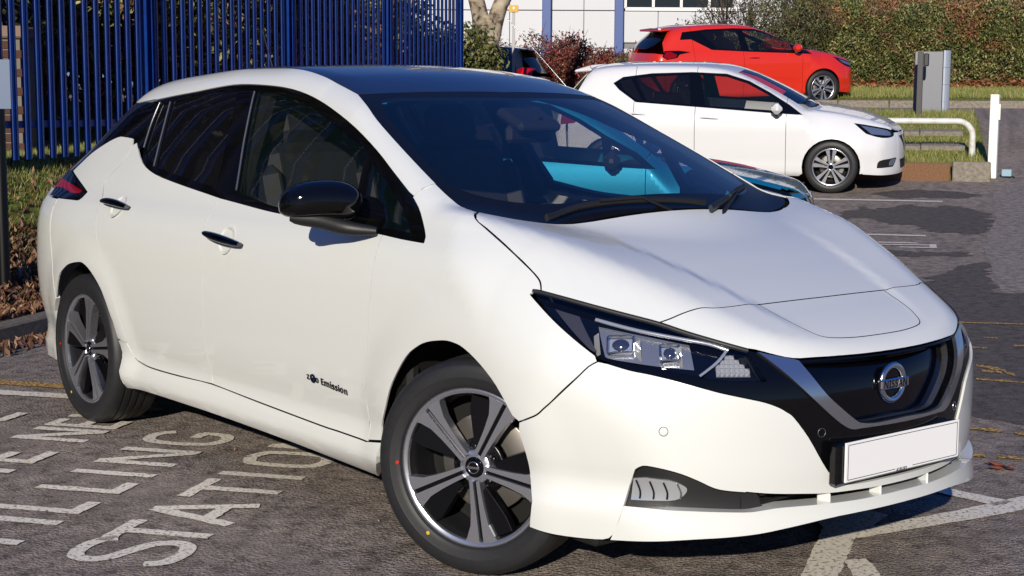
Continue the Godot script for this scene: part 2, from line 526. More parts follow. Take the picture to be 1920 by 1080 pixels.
# feature lines of the white car, car metres (x forward from the rear axle, y up, z to its right)
const K := {
	"sill_bottom": [0.346, 0.199, 0.841, 0.494, 0.21, 0.842, 1.012, 0.216, 0.849, 1.376, 0.212, 0.845, 1.701, 0.204, 0.839, 1.952, 0.191, 0.825, 2.162, 0.177, 0.81],
	"door_bottom": [0.387, 0.397, 0.864, 0.429, 0.341, 0.85, 0.51, 0.323, 0.849, 0.626, 0.318, 0.851, 0.844, 0.321, 0.851, 1.091, 0.328, 0.849, 1.431, 0.316, 0.852, 1.871, 0.303, 0.856, 1.981, 0.302, 0.857, 2.163, 0.299, 0.861],
	"fdoor_rear": [1.071, 1.025, 0.789, 1.064, 0.976, 0.821, 1.07, 0.931, 0.852, 1.093, 0.855, 0.877, 1.103, 0.756, 0.886, 1.105, 0.59, 0.887, 1.094, 0.452, 0.871, 1.091, 0.328, 0.849],
	"rdoor_rear": [0.113, 1.201, 0.69, 0.086, 1.128, 0.725, -0.002, 1.053, 0.761, 0.018, 1.013, 0.785, 0.076, 0.966, 0.822, 0.116, 0.882, 0.865, 0.152, 0.807, 0.878, 0.218, 0.729, 0.887, 0.327, 0.577, 0.89, 0.383, 0.433, 0.873, 0.387, 0.397, 0.864],
	"fdoor_front": [2.208, 0.971, 0.825, 2.223, 0.91, 0.862, 2.227, 0.839, 0.88, 2.222, 0.755, 0.886, 2.215, 0.657, 0.889, 2.197, 0.53, 0.884, 2.174, 0.433, 0.87, 2.163, 0.299, 0.861],
	"belt_outer": [0.027, 1.234, 0.67, 0.146, 1.213, 0.685, 0.283, 1.136, 0.728, 0.445, 1.094, 0.751, 0.682, 1.065, 0.767, 0.947, 1.039, 0.781, 1.069, 1.027, 0.788, 1.231, 1.016, 0.794, 1.439, 1.002, 0.802, 1.621, 0.994, 0.807, 1.955, 0.979, 0.818, 2.207, 0.971, 0.825, 2.322, 0.965, 0.83, 2.439, 0.962, 0.833],
	"belt_glass": [0.236, 1.19, 0.7, 0.421, 1.119, 0.739, 0.654, 1.095, 0.753, 1.056, 1.058, 0.772, 1.209, 1.04, 0.781, 1.418, 1.023, 0.79, 1.593, 1.014, 0.795],
	"dlo_top": [0.158, 1.393, 0.597, 0.344, 1.411, 0.598, 0.516, 1.426, 0.596, 0.699, 1.444, 0.589, 0.865, 1.454, 0.584, 1.081, 1.448, 0.589, 1.277, 1.433, 0.597, 1.449, 1.403, 0.611, 1.607, 1.362, 0.632, 1.803, 1.298, 0.662, 1.981, 1.225, 0.693, 2.113, 1.163, 0.721, 2.242, 1.103, 0.748, 2.323, 1.058, 0.771, 2.389, 1.008, 0.798, 2.43, 0.976, 0.821],
	"glass_top_rear": [0.198, 1.379, 0.608, 0.316, 1.391, 0.609, 0.604, 1.419, 0.602, 0.881, 1.429, 0.601],
	"glass_top_front": [1.025, 1.424, 0.604, 1.192, 1.417, 0.608, 1.395, 1.384, 0.623, 1.543, 1.347, 0.641, 1.71, 1.29, 0.666, 1.916, 1.23, 0.693],
	"ws_edge": [1.671, 1.412, 0.562, 1.776, 1.37, 0.591, 1.866, 1.327, 0.615, 2.033, 1.251, 0.646, 2.161, 1.193, 0.666, 2.299, 1.131, 0.685, 2.376, 1.096, 0.694, 2.436, 1.073, 0.698, 2.567, 1.051, 0.73],
	"hood_shut": [2.542, 1.054, 0.701, 2.589, 1.04, 0.748, 2.65, 1.015, 0.756, 2.756, 0.97, 0.764, 2.859, 0.92, 0.769, 2.905, 0.894, 0.771, 2.925, 0.878, 0.776, 2.941, 0.858, 0.788],
	"hood_front": [3.239, 0.791, 0.615, 3.254, 0.801, 0.583, 3.27, 0.817, 0.538, 3.283, 0.825, 0.495, 3.302, 0.823, 0.444, 3.303, 0.819, 0.292, 3.303, 0.82, 0.108, 3.304, 0.819, -0.085, 3.305, 0.817, -0.288],
	"lid": [3.303, 0.819, 0.292, 3.392, 0.785, 0.281, 3.469, 0.751, 0.268, 3.496, 0.737, 0.243, 3.508, 0.731, 0.19, 3.509, 0.731, 0.001],
	"hood_edge": [3.436, 0.729, 0.48, 3.472, 0.713, 0.428, 3.503, 0.698, 0.368, 3.523, 0.697, 0.305, 3.539, 0.697, 0.233, 3.551, 0.695, 0.141, 3.556, 0.694, 0.06],
	"hl_top": [2.918, 0.85, 0.807, 2.917, 0.859, 0.799, 2.941, 0.857, 0.788, 3.015, 0.842, 0.754, 3.087, 0.825, 0.715, 3.162, 0.807, 0.67, 3.237, 0.788, 0.62, 3.304, 0.767, 0.58, 3.385, 0.744, 0.529, 3.439, 0.725, 0.478, 3.48, 0.711, 0.412],
	"hl_bottom": [2.918, 0.85, 0.807, 3.016, 0.79, 0.806, 3.091, 0.744, 0.794, 3.157, 0.705, 0.776, 3.193, 0.685, 0.763, 3.248, 0.671, 0.732, 3.295, 0.663, 0.701, 3.356, 0.648, 0.656, 3.43, 0.619, 0.574, 3.473, 0.599, 0.511, 3.51, 0.578, 0.441],
	"v_in": [3.51, 0.693, 0.355, 3.539, 0.648, 0.329, 3.56, 0.6, 0.293, 3.574, 0.56, 0.248, 3.584, 0.527, 0.205, 3.589, 0.513, 0.179, 3.595, 0.507, 0.125, 3.6, 0.508, 0.068],
	"v_out": [3.454, 0.72, 0.458, 3.488, 0.685, 0.424, 3.517, 0.649, 0.391, 3.55, 0.589, 0.332, 3.572, 0.53, 0.266, 3.582, 0.5, 0.217, 3.589, 0.498, 0.179, 3.6, 0.502, 0.067],
	"black_low": [3.47, 0.603, 0.514, 3.495, 0.591, 0.47, 3.513, 0.576, 0.434, 3.524, 0.561, 0.41, 3.533, 0.545, 0.391, 3.549, 0.488, 0.348, 3.562, 0.414, 0.301, 3.568, 0.365, 0.261, 3.572, 0.344, 0.228, 3.583, 0.34, 0.163, 3.591, 0.341, 0.079],
	"fog_h": [3.248, 0.3, 0.746, 3.259, 0.368, 0.733, 3.277, 0.403, 0.734, 3.289, 0.412, 0.729, 3.305, 0.416, 0.72, 3.342, 0.409, 0.69, 3.373, 0.397, 0.657, 3.4, 0.379, 0.622, 3.426, 0.357, 0.583, 3.45, 0.348, 0.545, 3.484, 0.341, 0.484, 3.493, 0.297, 0.462, 3.473, 0.293, 0.501, 3.432, 0.296, 0.567, 3.379, 0.3, 0.64, 3.316, 0.302, 0.704],
	"fog_l": [3.253, 0.364, 0.735, 3.288, 0.372, 0.719, 3.353, 0.369, 0.674, 3.375, 0.359, 0.65, 3.382, 0.349, 0.64, 3.377, 0.334, 0.644, 3.36, 0.319, 0.663, 3.315, 0.318, 0.703, 3.25, 0.315, 0.74],
	"split_low": [3.091, 0.19, 0.821, 3.208, 0.201, 0.768, 3.315, 0.219, 0.711, 3.395, 0.227, 0.629, 3.446, 0.229, 0.558, 3.491, 0.231, 0.481, 3.499, 0.287, 0.449, 3.568, 0.268, 0.249, 3.593, 0.269, 0.045],
	"split_up": [3.25, 0.3, 0.745, 3.316, 0.302, 0.704, 3.379, 0.3, 0.64, 3.432, 0.296, 0.567, 3.473, 0.293, 0.501, 3.493, 0.297, 0.462, 3.515, 0.301, 0.411, 3.561, 0.299, 0.265, 3.579, 0.298, 0.172, 3.589, 0.299, 0.074],
	"bump_bot": [3.472, 0.345, 0.507, 3.495, 0.338, 0.461, 3.516, 0.333, 0.413, 3.538, 0.328, 0.351, 3.559, 0.322, 0.278, 3.577, 0.32, 0.186, 3.589, 0.318, 0.082],
	"blade": [2.983, 0.201, 0.861, 3.062, 0.192, 0.835, 3.15, 0.193, 0.794, 3.211, 0.203, 0.767, 3.236, 0.245, 0.759, 3.247, 0.29, 0.75, 3.253, 0.348, 0.733, 3.281, 0.405, 0.732],
	"seam": [2.961, 0.5, 0.883, 2.998, 0.516, 0.878, 3.025, 0.53, 0.871, 3.046, 0.55, 0.864, 3.075, 0.578, 0.854, 3.127, 0.637, 0.824, 3.152, 0.674, 0.797, 3.169, 0.689, 0.777],
	"arch_f": [2.242, 0.31, 0.865, 2.246, 0.362, 0.859, 2.288, 0.423, 0.875, 2.35, 0.519, 0.891, 2.433, 0.611, 0.898, 2.491, 0.65, 0.9, 2.546, 0.673, 0.9, 2.626, 0.688, 0.899, 2.678, 0.688, 0.899, 2.729, 0.677, 0.899, 2.803, 0.641, 0.898, 2.873, 0.589, 0.895, 2.934, 0.514, 0.886, 2.954, 0.47, 0.878, 2.968, 0.41, 0.864, 2.973, 0.333, 0.85, 2.998, 0.279, 0.865, 2.983, 0.201, 0.861],
	"arch_r": [-0.341, 0.263, 0.853, -0.394, 0.402, 0.844, -0.329, 0.508, 0.87, -0.262, 0.611, 0.882, -0.188, 0.658, 0.886, -0.123, 0.682, 0.889, -0.031, 0.697, 0.891, 0.028, 0.698, 0.892, 0.113, 0.669, 0.894, 0.216, 0.599, 0.894, 0.29, 0.483, 0.883, 0.287, 0.345, 0.851, 0.347, 0.201, 0.844],
	"quarter_up": [-0.442, 1.071, 0.725, -0.401, 1.099, 0.714, -0.309, 1.155, 0.692, -0.187, 1.203, 0.675, -0.08, 1.232, 0.666, 0, 1.234, 0.669, 0.087, 1.23, 0.675, 0.181, 1.187, 0.7],
	"handle_f": [1.122, 0.904, 0.864, 1.151, 0.909, 0.862, 1.256, 0.905, 0.864, 1.383, 0.889, 0.869, 1.403, 0.879, 0.872, 1.353, 0.868, 0.874, 1.233, 0.871, 0.874, 1.148, 0.878, 0.872],
	"handle_r": [0.146, 0.966, 0.824, 0.179, 0.972, 0.819, 0.333, 0.96, 0.831, 0.419, 0.948, 0.841, 0.393, 0.936, 0.848, 0.281, 0.934, 0.848, 0.193, 0.944, 0.841],
	"hl_cut": [3.438, 0.724, 0.482, 3.457, 0.699, 0.475, 3.476, 0.67, 0.467, 3.49, 0.647, 0.457],
	"proj1": [3.149, 0.761, 0.736, 3.208, 0.765, 0.681, 3.239, 0.716, 0.704, 3.179, 0.711, 0.756],
	"proj2": [3.27, 0.74, 0.652, 3.313, 0.743, 0.607, 3.337, 0.706, 0.628, 3.296, 0.701, 0.671],
	"ind": [3.416, 0.726, 0.513, 3.436, 0.714, 0.496, 3.475, 0.657, 0.48, 3.406, 0.666, 0.586],
	"drl": [3.106, 0.798, 0.732, 3.208, 0.774, 0.67, 3.299, 0.757, 0.601, 3.364, 0.745, 0.551, 3.408, 0.729, 0.52],
	"refl": [2.996, 0.82, 0.792, 3.068, 0.802, 0.759, 3.153, 0.717, 0.77, 3.138, 0.718, 0.78],
	"taillight": [-0.471, 1.076, 0.716, -0.299, 1.034, 0.759, -0.128, 0.991, 0.796, -0.15, 0.96, 0.821, -0.23, 0.956, 0.822, -0.412, 0.954, 0.811],
	"tail_red": [-0.42, 1.016, 0.761, -0.186, 0.994, 0.791, -0.185, 0.985, 0.799, -0.284, 0.98, 0.798, -0.517, 0.995, 0.763, -0.568, 0.992, 0.756],
}
# ---------------------------------------------------------------- body panels cut out of a body surface
func panel(b: Body, pj: String, poly: PackedVector2Array, h: float, off := 0.0, ret := 0.014, holes := [], mir := false) -> ArrayMesh:
	var m := MB.new()
	var sg := -1.0 if mir else 1.0
	var lo := poly[0]; var hi := poly[0]
	for p in poly: lo = lo.min(p); hi = hi.max(p)
	var nx := int(ceil((hi.x - lo.x) / h)); var ny := int(ceil((hi.y - lo.y) / h))
	var inside := {}
	var nodes := {}
	var allp := [poly] + holes
	for i in nx + 1:
		for j in ny + 1:
			var p := lo + Vector2(i, j) * h
			var ok := Geometry2D.is_point_in_polygon(p, poly)
			if ok:
				for q in holes:
					if Geometry2D.is_point_in_polygon(p, q): ok = false
			if ok: inside[i * 4096 + j] = true
	# cells crossed by an outline
	var crossed := {}
	for q in allp:
		var n: int = q.size()
		for i in n:
			var a: Vector2 = q[i]; var c: Vector2 = q[(i + 1) % n]
			var steps := int(a.distance_to(c) / h * 4.0) + 1
			for k in steps + 1:
				var p := (a.lerp(c, float(k) / steps) - lo) / h
				crossed[clampi(int(p.x), 0, nx - 1) * 4096 + clampi(int(p.y), 0, ny - 1)] = true
	var mk := func(p: Vector2) -> int:
		var w := b.at(pj, p)
		var nn := b.normal(w)
		w += nn * off
		w.z *= sg; nn.z *= sg
		return m.v(w, nn, p)
	for i in nx:
		for j in ny:
			var key := i * 4096 + j
			var nin := int(inside.has(key)) + int(inside.has(key + 1)) + int(inside.has(key + 4096)) + int(inside.has(key + 4097))
			if crossed.has(key) or (nin > 0 and nin < 4):
				var o := lo + Vector2(i, j) * h
				var cell := PackedVector2Array([o, o + Vector2(h, 0), o + Vector2(h, h), o + Vector2(0, h)])
				var bits: Array = [] + Geometry2D.intersect_polygons(cell, poly)
				for q in holes:
					var nb := []
					for bit in bits: nb.append_array(Geometry2D.clip_polygons(bit, q))
					bits = nb
				for bit in bits:
					var cl := PackedVector2Array()
					for p in bit:
						if cl.is_empty() or (cl[-1].distance_to(p) > 0.0002 and cl[0].distance_to(p) > 0.0002): cl.append(p)
					if cl.size() < 3: continue
					var idx := Geometry2D.triangulate_polygon(cl)
					if idx.is_empty():
						for k in range(1, cl.size() - 1): idx.append_array(PackedInt32Array([0, k, k + 1]))
					var vs := []
					for p in cl: vs.append(mk.call(p))
					for k in range(0, idx.size(), 3): m.t(vs[idx[k]], vs[idx[k + 1]], vs[idx[k + 2]])
			elif inside.has(key) and inside.has(key + 1) and inside.has(key + 4096) and inside.has(key + 4097):
				var q := []
				for kk in [key, key + 4096, key + 4097, key + 1]:
					if not nodes.has(kk): nodes[kk] = mk.call(lo + Vector2(kk / 4096, kk % 4096) * h)
					q.append(nodes[kk])
				m.t(q[0], q[1], q[2]); m.t(q[0], q[2], q[3])
	if ret > 0.0:
		for q in allp:
			var n: int = q.size()
			var pts := []
			for i in n:
				var a: Vector2 = q[i]; var c: Vector2 = q[(i + 1) % n]
				var steps := int(a.distance_to(c) / h) + 1
				for k in steps: pts.append(a.lerp(c, float(k) / steps))
			var top := []; var bot := []
			for p in pts:
				var w := b.at(pj, p); var nn := b.normal(w)
				var u := w + nn * off; var l := w + nn * (off - ret)
				u.z *= sg; l.z *= sg
				top.append(u); bot.append(l)
			for i in pts.size():
				var k := (i + 1) % pts.size()
				m.quad(top[i], top[k], bot[k], bot[i])
	return m.mesh()

func kc(name_: String, i0 := 0, i1 := -1) -> PackedVector3Array:
	var p := v3(K[name_])
	if i1 < 0: i1 = p.size() + i1
	var r := PackedVector3Array()
	if i0 <= i1:
		for i in range(i0, i1 + 1): r.append(p[i])
	else:
		for i in range(i0, i1 - 1, -1): r.append(p[i])
	return r

func p3(a: Array) -> PackedVector3Array: return v3(a)

func outline(b: Body, pj: String, curves: Array, inset := 0.0024, sub := 3) -> PackedVector2Array:
	var r := PackedVector2Array()
	for c in curves:
		var q := PackedVector2Array()
		for p in c: q.append(b.par(pj, p))
		if q.size() > 2: q = smooth2(q, sub)
		for p in q:
			if r.is_empty() or r[-1].distance_to(p) > 0.0015: r.append(p)
	if r[0].distance_to(r[-1]) < 0.0015: r.remove_at(r.size() - 1)
	if Geometry2D.is_polygon_clockwise(r): r.reverse()
	if inset != 0.0:
		var o := Geometry2D.offset_polygon(r, -inset)
		if o.size() > 0:
			var best: PackedVector2Array = o[0]
			for q in o:
				if q.size() > best.size(): best = q
			r = best
			if Geometry2D.is_polygon_clockwise(r): r.reverse()
	return r

func both(pj: String, half: PackedVector3Array) -> PackedVector3Array:
	# a half outline from the middle round to the middle, closed by its mirror image
	var r := half.duplicate()
	for i in range(half.size() - 1, -1, -1): r.append(Vector3(half[i].x, half[i].y, -half[i].z))
	return r

func outline_both(b: Body, pj: String, curves: Array, inset := 0.0018, sub := 3) -> PackedVector2Array:
	var q := PackedVector2Array()
	for c in curves:
		var s := PackedVector2Array()
		for p in c: s.append(b.par(pj, p))
		if s.size() > 2: s = smooth2(s, sub)
		for p in s:
			if q.is_empty() or q[-1].distance_to(p) > 0.0015: q.append(p)
	var r := q.duplicate()
	for i in range(q.size() - 1, -1, -1):
		var p := q[i]
		var mm := Vector2(p.x, -p.y) if pj == "T" else (Vector2(-p.x, p.y) if pj == "C" or pj == "B" else Vector2(p.x, 0.7 * PI - p.y))
		if mm.distance_to(r[-1]) > 0.0015: r.append(mm)
	if r[0].distance_to(r[-1]) < 0.0015: r.remove_at(r.size() - 1)
	if Geometry2D.is_polygon_clockwise(r): r.reverse()
	if inset != 0.0:
		var o := Geometry2D.offset_polygon(r, -inset)
		if o.size() > 0: r = o[0]
		if Geometry2D.is_polygon_clockwise(r): r.reverse()
	return r

func on_surface(b: Body, pj: String, pts: PackedVector3Array, off := 0.0, sub := 4) -> PackedVector3Array:
	var r := PackedVector3Array()
	for p in smooth3(pts, sub):
		var w := b.at(pj, b.par(pj, p))
		r.append(w + b.normal(w) * off)
	return r

func flip(p: PackedVector3Array) -> PackedVector3Array:
	var r := PackedVector3Array()
	for q in p: r.append(Vector3(q.x, q.y, -q.z))
	return r
# ---------------------------------------------------------------- the white hatchback in front
func ring2(n: int, r: float, a0 := 0.0) -> PackedVector2Array:
	var q := PackedVector2Array()
	for i in n: q.append(Vector2(cos(a0 + TAU * i / n), sin(a0 + TAU * i / n)) * r)
	return q

func make_wheel(parent: Node3D, at: Vector3, yaw: float, spin: float, right: bool, style := 0, R := 0.324):
	# local z is the outer face; spokes are turned by spin
	var s := R / 0.324 * (1.035 if style == 0 else 1.0)
	var tf := Transform3D(Basis(Vector3.UP, yaw + (0.0 if right else PI)), at)
	var rim := MB.new()
	# barrel and rim flange
	rim.lathe([[0.213 * s, -0.012], [0.2145 * s, -0.002], [0.2145 * s, -0.002], [0.222 * s, 0.003], [0.2285 * s, 0.003], [0.231 * s, -0.004], [0.226 * s, -0.012]], Vector3.ZERO, Vector3(0, 0, 1), 64)
	var bar := MB.new()
	bar.lathe([[0.19 * s, -0.17], [0.203 * s, -0.16], [0.203 * s, -0.04], [0.2135 * s, -0.012]], Vector3.ZERO, Vector3(0, 0, 1), 64)
	var wheel: MeshInstance3D
	var dark := MB.new()
	var slot := MB.new()
	for k in 5:
		var a := -spin + TAU * k / 5.0
		var bs := Basis(Vector3(0, 0, 1), a)   # local +y outwards along the spoke
		if style == 0:
			for sd in [-1.0, 1.0]:
				var q := PackedVector2Array([Vector2(sd * 0.0055, 0.040), Vector2(sd * 0.016, 0.036), Vector2(sd * 0.018, 0.075), Vector2(sd * 0.022, 0.12), Vector2(sd * 0.029, 0.165), Vector2(sd * 0.044, 0.198), Vector2(sd * 0.052, 0.2085), Vector2(sd * 0.028, 0.215), Vector2(sd * 0.0065, 0.2155)])
				for i in q.size(): q[i] *= s
				rim.prism(q, Transform3D(bs, Vector3(0, 0, -0.034)), 0.034, 0.002)
			# dark slot between the two bright flanks
			slot.prism(PackedVector2Array([Vector2(-0.0052, 0.04) * s, Vector2(0.0052, 0.04) * s, Vector2(0.0062, 0.206) * s, Vector2(-0.0062, 0.206) * s]), Transform3D(bs, Vector3(0, 0, -0.03)), 0.021)
			# dark blade filling part of the gap beside the spoke
			var bl := PackedVector2Array([Vector2(-0.019, 0.07), Vector2(-0.023, 0.12), Vector2(-0.030, 0.165), Vector2(-0.045, 0.200), Vector2(-0.106, 0.183), Vector2(-0.092, 0.145), Vector2(-0.056, 0.090), Vector2(-0.033, 0.058)])
			for i in bl.size(): bl[i] *= s
			dark.prism(bl, Transform3D(bs * Basis(Vector3(0, 1, 0), 0.12), Vector3(0, 0, -0.040)), 0.026, 0.002)
		else:
			# two plain flanks to each spoke
			for sd in [-1.0, 1.0]:
				var q := PackedVector2Array([Vector2(sd * 0.004, 0.036), Vector2(sd * 0.022, 0.03), Vector2(sd * 0.040, 0.12), Vector2(sd * 0.066, 0.198), Vector2(sd * 0.062, 0.207), Vector2(sd * 0.020, 0.215), Vector2(sd * 0.012, 0.12)])
				for i in q.size(): q[i] *= s
				rim.prism(q, Transform3D(bs, Vector3(0, 0, -0.04)), 0.035, 0.002)
			slot.prism(PackedVector2Array([Vector2(-0.004, 0.04) * s, Vector2(0.004, 0.04) * s, Vector2(0.018, 0.20) * s, Vector2(-0.018, 0.20) * s]), Transform3D(bs, Vector3(0, 0, -0.05)), 0.015)
	rim.lathe([[0.03 * s, -0.012], [0.046 * s, -0.014], [0.05 * s, -0.02], [0.05 * s, -0.06]], Vector3.ZERO, Vector3(0, 0, 1), 40)
	wheel = part("wheel", rim.mesh(), M.alloy, parent)
	wheel.transform = tf
	if dark.V.size() > 0: part("spoke_blade", dark.mesh(), M.alloy_dark, wheel)
	part("spoke_slot", slot.mesh(), M.gloss_black, wheel)
	part("rim_barrel", bar.mesh(), M.barrel, wheel)
	var ty := MB.new()
	var T := R
	ty.lathe([[0.205 * s, -0.175], [0.228 * s, -0.19], [0.27 * s, -0.205], [0.300 * s, -0.200], [T - 0.006, -0.188], [T - 0.001, -0.170], [T, -0.146], [T, -0.146], [T - 0.007, -0.145], [T - 0.007, -0.139], [T - 0.007, -0.139], [T, -0.138], [T + 0.001, -0.112], [T + 0.001, -0.112], [T - 0.007, -0.111], [T - 0.007, -0.103], [T - 0.007, -0.103], [T + 0.001, -0.102], [T + 0.001, -0.078], [T + 0.001, -0.078], [T - 0.007, -0.077], [T - 0.007, -0.069], [T - 0.007, -0.069], [T + 0.001, -0.068], [T, -0.043], [T, -0.043], [T - 0.007, -0.042], [T - 0.007, -0.036], [T - 0.007, -0.036], [T, -0.035],
		[T - 0.002, -0.012], [T - 0.008, 0.002], [T - 0.016, 0.010], [0.292 * s, 0.0165], [0.275 * s, 0.020], [0.262 * s, 0.0205], [0.262 * s, 0.0205], [0.261 * s, 0.0190], [0.245 * s, 0.0165], [0.235 * s, 0.0125], [0.2325 * s, 0.010], [0.2325 * s, 0.010], [0.231 * s, 0.006], [0.228 * s, -0.004]], Vector3.ZERO, Vector3(0, 0, 1), 96)
	# cross grooves in the shoulder
	part("tyre", ty.mesh(), M.rubber, wheel)
	if style == 0:
		# painted balance dots on the side wall
		for dt in [[2.95, 0.246, M.mark_red], [3.9, 0.252, M.mark_yellow]]:
			var dm := MB.new(); dm.lathe([[0.0, 0.0012], [0.0055, 0.0012], [0.006, 0.0]], Vector3(-sin(dt[0] - 1.35), cos(dt[0] - 1.35), 0) * dt[1] + Vector3(0, 0, 0.0175), Vector3(0, 0, 1), 12)
			part("paint_dot", dm.mesh(), dt[2], wheel)
	var hubm := MB.new()
	hubm.lathe([[0.0, -0.006], [0.024 * s, -0.007], [0.029 * s, -0.010], [0.030 * s, -0.014]], Vector3.ZERO, Vector3(0, 0, 1), 32)
	var cap := part("hub_cap", hubm.mesh(), M.gloss_black, wheel)
	if style == 0:
		var em := MB.new()
		em.lathe([[0.0155, -0.005], [0.0155, -0.0035], [0.0185, -0.0035], [0.0185, -0.005]], Vector3.ZERO, Vector3(0, 0, 1), 32)
		em.box(Vector3(0, 0, -0.004), Vector3(0.042, 0.007, 0.003))
		part("hub_emblem", em.mesh(), M.chrome, wheel)
	for k in 5:
		var a := -spin + TAU * (k + 0.5) / 5.0
		var c := Vector3(-sin(a), cos(a), 0) * 0.057 * s
		var nut := MB.new()
		nut.lathe([[0.018, -0.030], [0.017, -0.028], [0.0175, -0.052]], c, Vector3(0, 0, 1), 16)
		nut.lathe([[0.0, -0.024], [0.007, -0.025], [0.010, -0.030], [0.010, -0.05]], c, Vector3(0, 0, 1), 6)
		part("wheel_nut", nut.mesh(), M.nut, wheel)
	var hubd := MB.new()
	hubd.lathe([[0.0, -0.034], [0.078 * s, -0.034], [0.080 * s, -0.05]], Vector3.ZERO, Vector3(0, 0, 1), 40)
	part("hub_face", hubd.mesh(), M.alloy_dark, wheel)
	var disc := MB.new()
	disc.lathe([[0.07 * s, -0.088], [0.142 * s, -0.088], [0.142 * s, -0.11]], Vector3.ZERO, Vector3(0, 0, 1), 48)
	part("brake_disc", disc.mesh(), M.steel, wheel)
	var cal := MB.new()
	var ca := -1.75
	for i in 5:
		var a := ca + 0.14 * (i - 2)
		cal.box(Vector3(-sin(a), cos(a), 0) * 0.135 * s + Vector3(0, 0, -0.085), Vector3(0.04, 0.055, 0.05), Basis(Vector3(0, 0, 1), a), 0.008)
	part("brake_caliper", cal.mesh(), M.caliper, wheel)
	var back := MB.new()
	back.lathe([[0.0, -0.14], [0.19 * s, -0.14], [0.2 * s, -0.13]], Vector3.ZERO, Vector3(0, 0, 1), 32)
	part("wheel_backing", back.mesh(), M.liner, wheel)
	return wheel

func arch_liner(car: Node3D, c: Vector2, r: float, zs: float, z0: float, z1: float):
	var m := MB.new()
	m.lathe([[r, z0], [r, z1]], Vector3(c.x, c.y, 0), Vector3(0, 0, zs), 32, PI * 0.94, PI * 2.06)
	m.lathe([[0.0, z0], [r, z0]], Vector3(c.x, c.y, 0), Vector3(0, 0, zs), 32, PI * 0.94, PI * 2.06)
	part("arch_liner", m.mesh(), M.liner, car)

